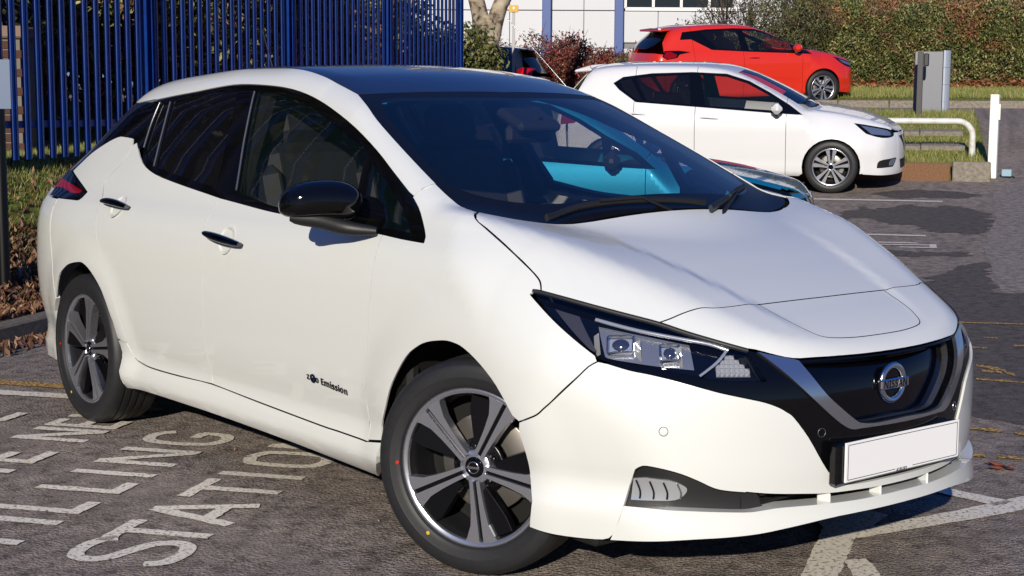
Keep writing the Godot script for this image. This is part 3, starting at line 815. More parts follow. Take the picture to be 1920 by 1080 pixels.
func build_leaf():
	var b := leaf_body()
	var car := thing("parked_car", "pearl white electric hatchback with black roof and V-shaped grille, front wheels turned", "car")
	# ---- both flanks
	for sd in [1, -1]:
		var mir: bool = sd < 0
		var H := 0.035 if not mir else 0.06
		part("front_door", panel(b, "S", outline(b, "S", [kc("fdoor_front"), kc("door_bottom", 9, 5), kc("fdoor_rear", 7, 0), kc("belt_outer", 6, 11)]), H, 0.0, 0.006, [], mir), M.white, car)
		part("rear_door", panel(b, "S", outline(b, "S", [kc("fdoor_rear"), kc("door_bottom", 5, 0), kc("rdoor_rear", 10, 0), kc("belt_outer", 1, 6)]), H, 0.0, 0.006, [], mir), M.white, car)
		part("front_fender", panel(b, "R", outline(b, "R", [kc("fdoor_front", 7, 0), kc("belt_outer", 11, 13), kc("dlo_top", 15, 12), p3([2.273, 1.092, 0.753, 2.299, 1.131, 0.685]), p3([2.299, 1.131, 0.685, 2.39, 1.09, 0.692, 2.46, 1.065, 0.696, 2.541, 1.054, 0.70]), kc("hood_shut", 0, 7), kc("hl_bottom", 0, 3), kc("seam", 7, 0), kc("arch_f", 12, 0), p3([2.254, 0.314, 0.87, 2.169, 0.303, 0.86])]), 0.03 if not mir else 0.06, 0.0, 0.006, [], mir), M.white, car)
		part("sill", panel(b, "S", outline(b, "S", [kc("sill_bottom"), p3([2.159, 0.176, 0.8, 2.235, 0.24, 0.86, 2.254, 0.314, 0.87]), p3([2.254, 0.314, 0.87, 2.168, 0.301, 0.864]), kc("door_bottom", 9, 0), p3([0.399, 0.399, 0.87, 0.305, 0.40, 0.87]), p3([0.305, 0.40, 0.87, 0.321, 0.351, 0.866, 0.335, 0.2, 0.836])]), 0.03, 0.002, 0.03, [], mir), M.white, car)
		part("rear_quarter", panel(b, "S", outline(b, "S", [kc("rdoor_rear", 10, 0), kc("quarter_up", 6, 0), p3([-0.446, 1.071, 0.724, -0.299, 1.034, 0.76, -0.128, 0.991, 0.796]), p3([-0.128, 0.991, 0.8, -0.150, 0.960, 0.82, -0.23, 0.956, 0.822, -0.412, 0.954, 0.811]), p3([-0.412, 0.954, 0.811, -0.40, 0.80, 0.85, -0.36, 0.66, 0.86, -0.329, 0.508, 0.87]), kc("arch_r", 2, 10), p3([0.292, 0.483, 0.88, 0.305, 0.405, 0.87])]), H, 0.0, 0.006, [], mir), M.white, car)
		# window surround with its four panes
		var gf := outline(b, "R", [kc("glass_top_front"), p3([1.916, 1.230, 0.693, 1.945, 1.12, 0.74, 1.985, 1.0, 0.80]), p3([1.985, 1.0, 0.80, 1.593, 1.014, 0.795, 1.418, 1.023, 0.79, 1.174, 1.057, 0.773]), p3([1.174, 1.057, 0.773, 1.092, 1.234, 0.691, 1.024, 1.424, 0.604])], 0.0)
		var gs := outline(b, "R", [p3([1.965, 1.19, 0.71, 2.10, 1.128, 0.735, 2.235, 1.055, 0.77, 2.31, 1.005, 0.80, 2.34, 0.985, 0.815]), p3([2.34, 0.985, 0.815, 2.045, 0.995, 0.80])], 0.0)
		var gr := outline(b, "R", [p3([0.335, 1.377, 0.61, 0.595, 1.419, 0.598, 0.879, 1.429, 0.600]), p3([0.879, 1.429, 0.6, 0.934, 1.258, 0.679, 1.0, 1.063, 0.771]), p3([1.0, 1.063, 0.771, 0.651, 1.095, 0.751, 0.430, 1.118, 0.735]), p3([0.430, 1.118, 0.735, 0.380, 1.253, 0.675, 0.335, 1.377, 0.61])], 0.0)
		var gq := outline(b, "R", [p3([0.226, 1.375, 0.61, 0.308, 1.381, 0.61]), p3([0.308, 1.381, 0.61, 0.350, 1.253, 0.675, 0.395, 1.127, 0.735]), p3([0.395, 1.127, 0.735, 0.30, 1.155, 0.71, 0.252, 1.195, 0.70]), p3([0.252, 1.195, 0.70, 0.228, 1.293, 0.65, 0.226, 1.375, 0.61])], 0.0)
		var fr := outline(b, "R", [kc("dlo_top"), kc("belt_outer", 13, 2), p3([0.283, 1.136, 0.728, 0.238, 1.191, 0.70, 0.210, 1.293, 0.65, 0.200, 1.379, 0.609]), p3([0.2, 1.379, 0.609, 0.15, 1.393, 0.594])], 0.001)
		var frame := part("window_surround", panel(b, "R", fr, 0.03, -0.002, 0.02, [gf, gs, gr, gq], mir), M.gloss_black, car)
		part("window_pane", panel(b, "R", gf, 0.05, -0.007, 0.0, [], mir), M.side_glass, frame)
		part("window_pane", panel(b, "R", gs, 0.05, -0.007, 0.0, [], mir), M.side_glass, frame)
		part("window_pane", panel(b, "R", gr, 0.05, -0.007, 0.0, [], mir), M.privacy_glass, frame)
		part("window_pane", panel(b, "R", gq, 0.05, -0.007, 0.0, [], mir), M.privacy_glass, frame)
		# bright strips beside the small rear pane, grey B-pillar edge
		for st in [[0.217, 1.377, 0.605, 0.218, 1.293, 0.65, 0.243, 1.193, 0.70], [0.322, 1.381, 0.61, 0.365, 1.253, 0.675, 0.412, 1.122, 0.738], [1.016, 1.424, 0.604, 1.083, 1.234, 0.691, 1.165, 1.060, 0.773]]:
			var q := on_surface(b, "R", p3(st), 0.001)
			var cm := MB.new(); cm.tube(q if not mir else flip(q), 0.0045, 6)
			part("trim_strip", cm.mesh(), M.satin, frame)
		# roof rail and A-pillar
		part("roof_rail", panel(b, "R", outline(b, "R", [kc("dlo_top", 0, 12), p3([2.242, 1.103, 0.748, 2.273, 1.092, 0.753]), p3([2.273, 1.092, 0.753, 2.299, 1.131, 0.685]), kc("ws_edge", 5, 0), p3([1.671, 1.412, 0.562, 1.544, 1.445, 0.551, 1.363, 1.485, 0.527, 1.15, 1.512, 0.51, 0.8, 1.512, 0.50, 0.4, 1.492, 0.495, 0.1, 1.462, 0.50, -0.08, 1.43, 0.52]), p3([-0.08, 1.43, 0.52, -0.115, 1.405, 0.545, -0.07, 1.383, 0.585, 0.04, 1.387, 0.592, 0.15, 1.393, 0.594])], 0.0012), 0.025 if not mir else 0.05, 0.0, 0.014, [], mir), M.white, car)
		# headlight: lens, dark bowl, light units
		var lens := outline(b, "C", [kc("hl_top", 0, 9), kc("hl_cut"), p3([3.490, 0.647, 0.457, 3.43, 0.648, 0.555, 3.356, 0.667, 0.645, 3.25, 0.687, 0.725, 3.196, 0.697, 0.757]), p3([3.196, 0.697, 0.757, 3.159, 0.705, 0.779, 3.094, 0.745, 0.797, 3.022, 0.791, 0.81, 2.926, 0.852, 0.814])], 0.002)
		var bowl := part("headlight", panel(b, "C", lens, 0.025, -0.035, 0.0, [], mir), M.gloss_black, car)
		var sl := on_surface(b, "C", kc("hl_top", 1, 9), -0.003)
		var slm := MB.new(); slm.tube(sl if not mir else flip(sl), 0.0075, 6)
		part("seal", slm.mesh(), M.trim, bowl)
		part("lens", panel(b, "C", lens, 0.025, -0.001, 0.0, [], mir), M.lens, bowl)
		var sgz := Vector3(1, 1, -1) if mir else Vector3.ONE
		# bright bowl round the two square light units
		part("reflector", panel(b, "C", outline(b, "C", [p3([3.125, 0.79, 0.745, 3.33, 0.752, 0.59]), p3([3.33, 0.752, 0.59, 3.37, 0.686, 0.61]), p3([3.37, 0.686, 0.61, 3.205, 0.704, 0.75, 3.175, 0.712, 0.765]), p3([3.175, 0.712, 0.765, 3.125, 0.79, 0.745])], 0.0), 0.025, -0.030, 0.0, [], mir), M.reflector, bowl)
		for pr in ["proj1", "proj2"]:
			var q := v3(K[pr])
			var ctr := (q[0] + q[1] + q[2] + q[3]) / 4.0
			var ex := (q[1] - q[0] + q[2] - q[3]).normalized()
			var ey := (q[0] - q[3] + q[1] - q[2]).normalized(); ey = (ey - ex * ex.dot(ey)).normalized()
			var ez := ex.cross(ey).normalized()
			if ez.x < 0: ez = -ez
			var bs := Basis(ex, ey, ez)
			var w := 0.070 if pr == "proj1" else 0.052
			var um := MB.new()
			um.box(ctr - ez * 0.030, Vector3(w, 0.046, 0.03), bs, 0.006)
			var hm := MB.new()
			hm.ball(ctr - ez * 0.018, Vector3(w * 0.36, 0.019, 0.012), bs)
			if mir:
				for mm in [um, hm]:
					for i in mm.V.size(): mm.V[i].z *= -1; mm.N[i].z *= -1
			var un := part("light_unit", um.mesh(), M.clear_plastic, bowl)
			part("projector", hm.mesh(), M.projector, un)
			var fm := MB.new()
			for s1 in [-1.0, 1.0]:
				fm.box(ctr - ez * 0.012 + ex * s1 * w * 0.5, Vector3(0.006, 0.05, 0.012), bs, 0.002)
				fm.box(ctr - ez * 0.012 + ey * s1 * 0.025, Vector3(w, 0.005, 0.012), bs, 0.002)
			if mir:
				for i in fm.V.size(): fm.V[i].z *= -1; fm.N[i].z *= -1
			part("bezel", fm.mesh(), M.chrome, un)
		# bright angled dividers between the units
		var fc := MB.new()
		for k in 3:
			var c0 := Vector3(3.145 + 0.098 * k, 0.735 - 0.012 * k, 0.762 - 0.062 * k)
			var w0 := b.at("C", b.par("C", c0)); var n0 := b.normal(w0)
			var tx := Vector3(n0.z, 0, -n0.x).normalized()
			fc.quad(w0 - n0 * 0.028 - tx * 0.008 - Vector3(0, 0.03, 0), w0 - n0 * 0.012 + tx * 0.010 - Vector3(0, 0.026, 0), w0 - n0 * 0.014 + tx * 0.004 + Vector3(0, 0.034, 0), w0 - n0 * 0.028 - tx * 0.012 + Vector3(0, 0.03, 0), n0)
		if mir:
			for i in fc.V.size(): fc.V[i].z *= -1; fc.N[i].z *= -1
		part("dividers", fc.mesh(), M.silver, bowl)
		var dr := on_surface(b, "C", kc("drl"), -0.010)
		var dm := MB.new(); dm.tube(dr if not mir else flip(dr), 0.0055, 8)
		part("running_light", dm.mesh(), M.clear_plastic, bowl)
		var dv := on_surface(b, "C", p3([3.41, 0.735, 0.52, 3.40, 0.70, 0.555, 3.385, 0.664, 0.606]), -0.010)
		var dvm := MB.new(); dvm.tube(dv if not mir else flip(dv), 0.004, 8)
		part("running_light", dvm.mesh(), M.clear_plastic, bowl)
		# faceted indicator
		var fi := MB.new()
		var fo := Vector3(3.425, 0.690, 0.515)
		var fn := b.normal(b.at("C", b.par("C", fo)))
		var fx := Vector3(0.55, 0, -0.83); fx = (fx - fn * fx.dot(fn)).normalized()
		var fy := fn.cross(fx); if fy.y < 0: fy = -fy
		for i in 7:
			for j in 5:
				var uu := (i - 3.0) * 0.0135; var vv := (j - 2.0) * 0.0125
				if vv > 0.032 - absf(uu + 0.01) * 0.75 + 0.002: continue
				var c := fo - fn * 0.022 + fx * uu + fy * vv
				var ap := c + fn * 0.009 + fx * 0.002
				var qs := [c - fx * 0.0066 - fy * 0.006, c + fx * 0.0066 - fy * 0.006, c + fx * 0.0066 + fy * 0.006, c - fx * 0.0066 + fy * 0.006]
				for k in 4: fi.tri(qs[k], qs[(k + 1) % 4], ap, fn)
		if mir:
			for i in fi.V.size(): fi.V[i].z *= -1; fi.N[i].z *= -1
		part("indicator", fi.mesh(), M.silver, bowl)
		# smoked side reflector in the tail of the lamp
		part("side_reflector", panel(b, "C", outline(b, "C", [p3([3.005, 0.819, 0.797, 3.073, 0.803, 0.766]), p3([3.073, 0.803, 0.766, 3.152, 0.722, 0.775]), p3([3.152, 0.722, 0.775, 3.138, 0.722, 0.785, 3.005, 0.819, 0.797])], 0.0), 0.02, -0.008, 0.006, [], mir), M.smoke, bowl)
		# fog lamp housing
		var fh := part("fog_lamp_housing", panel(b, "C", outline(b, "C", [kc("fog_h", 0, 10), kc("fog_h", 10, 11), kc("fog_h", 11, 15), p3([3.318, 0.303, 0.705, 3.252, 0.302, 0.75])], -0.006), 0.025, -0.026, 0.0, [], mir), M.trim, car)
		var fl := outline(b, "C", [p3([3.262, 0.317, 0.746, 3.266, 0.367, 0.742]), kc("fog_l", 1, 7), p3([3.317, 0.319, 0.705, 3.262, 0.317, 0.746])], 0.0)
		part("fog_lamp", panel(b, "C", fl, 0.02, -0.020, 0.010, [], mir), M.silver, fh)
		part("lens", panel(b, "C", fl, 0.02, -0.014, 0.0, [], mir), M.lens, fh)
		for i in 4:
			var fx0 := 3.275 + 0.027 * i
			var rb := on_surface(b, "C", p3([fx0, 0.365, 0.74 - 0.028 * i, fx0 + 0.012, 0.34, 0.735 - 0.028 * i, fx0 + 0.012, 0.322, 0.735 - 0.028 * i]), -0.018)
			var rm := MB.new(); rm.tube(rb if not mir else flip(rb), 0.003, 6)
			part("lamp_rib", rm.mesh(), M.chrome_black if i < 3 else M.chrome, fh)
		# tail lamp
		var tlo := outline(b, "S", [p3([-0.60, 1.03, 0.7, -0.57, 1.045, 0.71, -0.478, 1.076, 0.713]), p3([-0.478, 1.076, 0.713, -0.299, 1.034, 0.759, -0.128, 0.991, 0.796]), p3([-0.128, 0.991, 0.8, -0.150, 0.960, 0.821]), p3([-0.150, 0.960, 0.821, -0.23, 0.956, 0.822, -0.412, 0.954, 0.811, -0.56, 0.956, 0.78]), p3([-0.56, 0.956, 0.78, -0.60, 1.03, 0.7])], 0.002)
		var tl := part("tail_lamp", panel(b, "S", tlo, 0.03, 0.002, 0.02, [], mir), M.gloss_black, car)
		part("red_lens", panel(b, "S", outline(b, "S", [p3([-0.59, 1.036, 0.71, -0.42, 1.022, 0.76, -0.186, 0.994, 0.791]), p3([-0.186, 0.994, 0.79, -0.20, 0.983, 0.80]), p3([-0.20, 0.983, 0.80, -0.284, 0.980, 0.798, -0.45, 0.995, 0.77, -0.575, 0.990, 0.756]), p3([-0.575, 0.99, 0.756, -0.59, 1.036, 0.71])], 0.0), 0.03, 0.004, 0.004, [], mir), M.red_lens, tl)
		# wheel arches
		arch_liner(car, Vector2(2.635, 0.322), 0.375, sd, 0.40, 0.835)
		arch_liner(car, Vector2(-0.01, 0.325), 0.375, sd, 0.48, 0.835)
	# ---- across the middle
	part("bonnet", panel(b, "T", outline_both(b, "T", [p3([2.712, 1.02, 0, 2.708, 1.02, 0.2, 2.688, 1.02, 0.45, 2.64, 1.03, 0.6, 2.58, 1.045, 0.672, 2.541, 1.054, 0.70]), kc("hood_shut", 0, 7), kc("hl_top", 2, 6), kc("hood_front", 0, 5), p3([3.300, 0.818, 0.289, 3.302, 0.819, 0.0])], 0.0016), 0.03, 0.0, 0.0), M.white, car)
	var lid := outline_both(b, "T", [p3([3.302, 0.819, 0, 3.300, 0.818, 0.286]), p3([3.300, 0.818, 0.286, 3.396, 0.786, 0.270, 3.450, 0.751, 0.250, 3.482, 0.737, 0.226, 3.497, 0.731, 0.180, 3.506, 0.731, 0.10, 3.508, 0.731, 0.0])], 0.0)
	part("nose_panel", panel(b, "T", outline_both(b, "T", [p3([3.302, 0.819, 0, 3.300, 0.818, 0.289]), kc("hood_front", 5, 0), kc("hl_top", 6, 9), kc("hood_edge"), p3([3.556, 0.694, 0.06, 3.557, 0.694, 0.0])], 0.0016), 0.022, 0.0, 0.0, [lid]), M.white, car)
	part("charge_lid", panel(b, "T", Geometry2D.offset_polygon(lid, -0.003)[0], 0.03, 0.0, 0.0), M.white, car)
	part("bumper", panel(b, "C", outline_both(b, "C", [p3([3.592, 0.318, 0.0]), kc("bump_bot", 6, 0), kc("fog_h", 10, 2), kc("blade", 6, 0), kc("arch_f", 16, 13), kc("seam"), kc("hl_bottom", 4, 8), kc("black_low"), p3([3.592, 0.341, 0.0])]), 0.025, 0.0, 0.014), M.white, car)
	# a dark gloss mask joins the lamps; the grille panel sits in a hole in it
	var grille := outline_both(b, "C", [p3([3.557, 0.690, 0.0]), p3([3.557, 0.690, 0.0, 3.539, 0.692, 0.233, 3.508, 0.691, 0.352]), kc("v_in", 1, 7), p3([3.602, 0.508, 0.0])], 0.0)
	var mask := part("front_mask", panel(b, "C", outline_both(b, "C", [p3([3.557, 0.694, 0.0]), kc("hood_edge", 6, 0), kc("hl_cut"), p3([3.490, 0.647, 0.457, 3.43, 0.648, 0.555, 3.356, 0.667, 0.645, 3.25, 0.687, 0.725, 3.196, 0.697, 0.757]), kc("hl_bottom", 4, 8), kc("black_low"), p3([3.592, 0.341, 0.0])], 0.0012), 0.025, -0.006, 0.02, [Geometry2D.offset_polygon(grille, -0.002)[0]]), M.gloss_black, car)
	part("grille_panel", panel(b, "C", grille, 0.03, -0.046, 0.0), M.grille, mask)
	part("grille_trim", panel(b, "C", outline_both(b, "C", [p3([3.595, 0.497, 0.0]), kc("v_out", 6, 0), p3([3.454, 0.72, 0.458, 3.470, 0.712, 0.43]), p3([3.470, 0.712, 0.43, 3.503, 0.697, 0.366]), kc("v_in", 0, 7), p3([3.602, 0.510, 0.0])], 0.0), 0.02, 0.004, 0.055), M.chrome_dark, mask)
	part("splitter", panel(b, "C", outline_both(b, "C", [p3([3.592, 0.300, 0.0]), kc("split_up", 9, 0), p3([3.245, 0.265, 0.757, 3.222, 0.206, 0.768]), p3([3.222, 0.206, 0.768, 3.315, 0.214, 0.711, 3.395, 0.222, 0.629, 3.446, 0.226, 0.558, 3.491, 0.232, 0.481, 3.530, 0.245, 0.38, 3.568, 0.258, 0.249, 3.593, 0.262, 0.045, 3.593, 0.262, 0.0])], 0.001), 0.022, 0.016, 0.07), M.white, car)
	for z in [0.265, 0.074, -0.15]:
		var w := b.at("C", b.par("C", Vector3(3.55, 0.31, z)))
		var sm := MB.new(); sm.box(w + Vector3(-0.020, -0.004, 0), Vector3(0.040, 0.030, 0.008), Basis(Vector3.UP, z * 0.9), 0.003)
		part("splitter_strut", sm.mesh(), M.white, car)
	var gr_ := MB.new()
	for i in 3: gr_.box(Vector3(3.47, 0.285 + 0.022 * i, 0), Vector3(0.01, 0.006, 0.9))
	gr_.box(Vector3(3.44, 0.30, 0), Vector3(0.01, 0.10, 1.0))
	part("lower_intake", gr_.mesh(), M.liner, car)
	# windscreen with its dark border, cowl, roof, tailgate
	var wso := outline_both(b, "T", [p3([1.797, 1.427, 0.0, 1.783, 1.427, 0.133, 1.766, 1.426, 0.241, 1.737, 1.423, 0.361, 1.703, 1.419, 0.475, 1.671, 1.412, 0.562]), kc("ws_edge", 0, 5), p3([2.299, 1.131, 0.685, 2.39, 1.09, 0.692, 2.46, 1.065, 0.694, 2.53, 1.05, 0.692]), p3([2.53, 1.05, 0.692, 2.57, 1.04, 0.666, 2.625, 1.04, 0.595, 2.675, 1.04, 0.45, 2.695, 1.04, 0.2, 2.70, 1.04, 0.0])], 0.001)
	var wsi := outline_both(b, "T", [p3([1.855, 1.40, 0.0, 1.84, 1.4, 0.133, 1.822, 1.40, 0.241, 1.79, 1.4, 0.361, 1.757, 1.4, 0.46, 1.75, 1.4, 0.52]), p3([1.75, 1.40, 0.52, 1.866, 1.327, 0.572, 2.033, 1.251, 0.606, 2.161, 1.193, 0.63, 2.299, 1.131, 0.645, 2.38, 1.10, 0.63, 2.46, 1.07, 0.58, 2.53, 1.05, 0.50, 2.575, 1.04, 0.40, 2.60, 1.04, 0.2, 2.605, 1.04, 0.0])], 0.0)
	var wsf := part("windscreen", panel(b, "T", wsi, 0.06, -0.003, 0.0), M.screen_glass, car)
	part("windscreen_border", panel(b, "T", wso, 0.03, -0.003, 0.012, [wsi]), M.screen_border, wsf)
	part("roof_panel", panel(b, "R", outline_both(b, "R", [p3([1.797, 1.427, 0.0, 1.783, 1.427, 0.133, 1.766, 1.426, 0.241, 1.737, 1.423, 0.361, 1.703, 1.419, 0.475, 1.671, 1.412, 0.562]), p3([1.671, 1.412, 0.562, 1.544, 1.445, 0.551, 1.363, 1.485, 0.527, 1.15, 1.512, 0.51, 0.8, 1.512, 0.50, 0.4, 1.492, 0.495, 0.1, 1.462, 0.50, -0.08, 1.43, 0.52]), p3([-0.08, 1.43, 0.52, -0.12, 1.45, 0.3, -0.13, 1.45, 0.0])], 0.0015), 0.05, -0.002, 0.012), M.roof_black, car)
	part("tailgate", panel(b, "R", outline_both(b, "R", [p3([-0.135, 1.45, 0.0, -0.125, 1.45, 0.3, -0.085, 1.43, 0.52]), p3([-0.085, 1.43, 0.52, -0.12, 1.404, 0.545, -0.07, 1.381, 0.585, 0.04, 1.385, 0.592, 0.196, 1.379, 0.604]), p3([0.196, 1.379, 0.604, 0.206, 1.293, 0.65, 0.234, 1.191, 0.70]), kc("quarter_up", 7, 0), p3([-0.446, 1.071, 0.724, -0.60, 1.035, 0.70]), p3([-0.60, 1.035, 0.70, -0.74, 1.045, 0.4, -0.76, 1.045, 0.0])], 0.0012), 0.04, -0.002, 0.012), M.privacy_panel, car)
	part("rear_bumper", panel(b, "B", outline_both(b, "B", [p3([-0.87, 1.02, 0.0, -0.80, 1.0, 0.5, -0.62, 0.99, 0.70]), p3([-0.62, 0.99, 0.70, -0.575, 0.955, 0.765]), p3([-0.575, 0.952, 0.77, -0.415, 0.95, 0.811]), p3([-0.412, 0.95, 0.811, -0.40, 0.80, 0.85, -0.36, 0.66, 0.86, -0.329, 0.508, 0.87]), kc("arch_r", 2, 0), p3([-0.343, 0.262, 0.852, -0.40, 0.215, 0.84]), p3([-0.40, 0.215, 0.84, -0.7, 0.205, 0.6, -0.8, 0.2, 0.0])]), 0.04, 0.0, 0.02), M.white, car)
	# ---- black underside and bulkheads, so that no daylight shows through the gaps
	var ub := MB.new()
	ub.box(Vector3(1.3, 0.29, 0), Vector3(1.75, 0.12, 1.52))
	ub.box(Vector3(1.3, 0.42, 0), Vector3(1.9, 0.14, 1.66))
	ub.box(Vector3(2.85, 0.45, 0), Vector3(1.15, 0.50, 0.96))
	ub.box(Vector3(2.70, 0.74, 0), Vector3(0.7, 0.16, 1.2))
	ub.box(Vector3(-0.2, 0.49, 0), Vector3(1.05, 0.40, 0.96))
	ub.box(Vector3(-0.15, 0.80, 0), Vector3(0.95, 0.2, 1.3))
	part("underbody", ub.mesh(), M.liner, car)
	for s in [-1.0, 1.0]:
		var dd := MB.new()
		dd.box(Vector3(3.08, 0.185, s * 0.66), Vector3(0.16, 0.04, 0.22), Basis.IDENTITY, 0.01)
		part("air_deflector", dd.mesh(), M.liner, car)
	# ---- wheels
	make_wheel(car, Vector3(2.735, 0.324, 0.872), deg_to_rad(24), deg_to_rad(28), true)
	make_wheel(car, Vector3(2.69, 0.324, -0.83), deg_to_rad(22), 0.4, false)
	make_wheel(car, Vector3(0.0, 0.324, 0.872), 0.0, deg_to_rad(10), true)
	make_wheel(car, Vector3(0.0, 0.324, -0.872), 0.0, 0.7, false)
	leaf_trim(b, car)
	leaf_inside(car)

func leaf_trim(b: Body, car: Node3D):
	# number plate on its black plinth
	var pf := Transform3D(Basis(Vector3(0, 0, -1), Vector3(0, 1, 0), Vector3(1, 0, 0)), Vector3(3.603, 0.4133, 0))
	var hm := MB.new(); hm.box(Vector3(3.585, 0.408, 0.01), Vector3(0.03, 0.115, 0.56), Basis.IDENTITY, 0.006)
	part("plate_holder", hm.mesh(), M.gloss_black, car)
	var pm := MB.new(); pm.box(Vector3(3.6035, 0.4133, 0), Vector3(0.006, 0.111, 0.52), Basis.IDENTITY, 0.0015)
	var plate := part("number_plate", pm.mesh(), M.plate, car, "blank white number plate with a thin dark border line")
	var bm := MB.new()
	for y in [-0.0485, 0.0485]:
		if y > 0: bm.box(Vector3(3.6069, 0.4133 + y, 0), Vector3(0.0008, 0.0016, 0.50))
		else:
			bm.box(Vector3(3.6069, 0.4133 + y, 0.145), Vector3(0.0008, 0.0016, 0.21))
			bm.box(Vector3(3.6069, 0.4133 + y, -0.145), Vector3(0.0008, 0.0016, 0.21))
	for z in [-0.25, 0.25]: bm.box(Vector3(3.6069, 0.4133, z), Vector3(0.0008, 0.0954, 0.0016))
	part("plate_border", bm.mesh(), M.ink, plate)
	lettering("ASBURY", 0.0095, Transform3D(Basis(Vector3(0, 0, -1), Vector3(0, 1, 0), Vector3(1, 0, 0)), Vector3(3.6066, 0.3612, 0.010)), M.ink, plate, "plate_lettering", 0.0008, true)
	# emblem: a ring crossed by a bar with the name
	var eo := Vector3(3.552, 0.601, 0.0)
	var em := MB.new()
	var rp := PackedVector3Array()
	for i in 49:
		var a := TAU * i / 48.0
		rp.append(eo + Vector3(0.004, sin(a) * 0.050, cos(a) * 0.050))
	em.tube(rp, 0.0108, 10, false, 0.8)
	var ring := part("emblem", em.mesh(), M.chrome, car)
	var eb := MB.new(); eb.box(eo + Vector3(0.010, -0.001, 0), Vector3(0.014, 0.029, 0.127), Basis.IDENTITY, 0.004)
	part("emblem_bar", eb.mesh(), M.chrome, ring)
	lettering("NISSAN", 0.0215, Transform3D(Basis(Vector3(0, 0, -1), Vector3(0, 1, 0), Vector3(1, 0, 0)), eo + Vector3(0.0165, -0.001, 0)), M.gloss_black, ring, "emblem_lettering", 0.0016, true)
	var es := MB.new(); es.lathe([[0.0, 0.002], [0.042, 0.002], [0.043, 0.0]], eo, Vector3(1, 0, 0), 32)
	part("emblem_back", es.mesh(), M.gloss_black, ring)
	# parking sensors
	for s in [[3.562, 0.496, 0.306, 1], [3.562, 0.496, -0.306, 1], [3.341, 0.514, 0.695, 0], [3.341, 0.514, -0.695, 0]]:
		var w := b.at("C", b.par("C", Vector3(s[0], s[1], s[2]))); var n := b.normal(w)
		var sm := MB.new()
		sm.lathe([[0.0, 0.0012], [0.0105, 0.0012], [0.011, 0.0]], w + n * (-0.006 if s[3] == 1 else 0.0), n, 24)
		var so := part("parking_sensor", sm.mesh(), M.gloss_black if s[3] == 1 else M.white, car)
		var sr := MB.new(); sr.lathe([[0.0112, -0.001], [0.0114, 0.0016], [0.0128, 0.0016], [0.013, -0.001]], w + n * (-0.006 if s[3] == 1 else 0.0), n, 24)
		part("sensor_ring", sr.mesh(), M.satin if s[3] == 1 else M.seam_grey, so)
	# door handles with their finger wells
	for sd in [1.0, -1.0]:
		for hd in [[1.265, 0.887, 0.30, -0.09], [0.275, 0.953, 0.285, -0.07]]:
			var w := b.at("S", Vector2(hd[0], hd[1])); var n := b.normal(w)
			var ex := Vector3(1, hd[3], 0); ex = (ex - n * ex.dot(n)).normalized()
			var ey := n.cross(ex); if ey.y < 0: ey = -ey
			# finger well: a smooth dished cup set in the door skin
			var cup := MB.new()
			cup.lathe([[0.054, 0.0012], [0.050, 0.002], [0.044, -0.0005], [0.03, -0.012], [0.0, -0.018]], w - ex * 0.0 + n * 0.001, n, 32)
			var hp := PackedVector3Array(); var rr := []
			var L: float = hd[2]
			for i in 15:
				var u := i / 14.0
				hp.append(w + ex * (u - 0.5) * L * 0.92 + n * (0.020 + 0.016 * sin(PI * clampf(u, 0.0, 1.0))))
				rr.append(0.023 * pow(sin(PI * clampf(u * 0.90 + 0.05, 0.0, 1.0)), 0.35))
			var hmesh := MB.new(); hmesh.tube(hp, rr, 12, true, 0.62)
			for mm in [cup, hmesh]:
				if sd < 0:
					for i in mm.V.size(): mm.V[i].z *= -1; mm.N[i].z *= -1
			var ho := part("door_handle", hmesh.mesh(), M.chrome_black, car)
			part("finger_well", cup.mesh(), M.white, ho)
	# the lettering low on the front door
	var tw := b.at("S", Vector2(1.942, 0.457)); var tn := b.normal(tw)
	var tx := (Vector3(1, -0.085, 0) - tn * Vector3(1, -0.085, 0).dot(tn)).normalized()
	var tb := Basis(tx, tn.cross(tx), tn)
	lettering("z  ro Emission", 0.023, Transform3D(tb, tw + tn * 0.001), M.chrome_black, car, "door_lettering", 0.003, true, 0.245)
	var zc := tw - tx * 0.083 + tn * 0.001
	var om := MB.new()
	om.lathe([[0.009, 0.0], [0.009, 0.004], [0.0155, 0.004], [0.0155, 0.0]], zc, tn, 28)
	om.box(zc + tn * 0.002, Vector3(0.024, 0.006, 0.004), tb * Basis(Vector3(0, 0, 1), 0.5))
	part("door_badge", om.mesh(), M.blue_chrome, car)
	# door mirrors
	for sd in [1.0, -1.0]:
		# the kerb-side mirror is folded back along its door
		var mc := Vector3(2.055, 1.058, 0.958) if sd > 0 else Vector3(1.93, 1.05, 0.895)
		var rows := []
		var mm := MB.new()
		var bsm := Basis(Vector3.UP, -0.42 if sd > 0 else -1.2)
		var la := 14; var lo := 28
		for i in la + 1:
			var th := PI * i / la
			for j in lo + 1:
				var ph := TAU * j / lo
				var d := Vector3(sin(th) * cos(ph), cos(th), sin(th) * sin(ph))
				# boxy shell: flat at the back (mirror glass), rounded to the front, deeper inboard
				var e := Vector3(signf(d.x) * pow(absf(d.x), 0.8), signf(d.y) * pow(absf(d.y), 0.75), signf(d.z) * pow(absf(d.z), 0.62))
				var q := Vector3(e.x * (0.085 if e.x > 0 else 0.045), e.y * (0.066 if e.y > 0 else 0.056), e.z * 0.135)
				q.y *= 1.0 - 0.16 * (q.z / 0.135) * 0.5
				q.y += 0.016 * (1.0 - pow(q.z / 0.135, 2.0))
				rows.append(q)
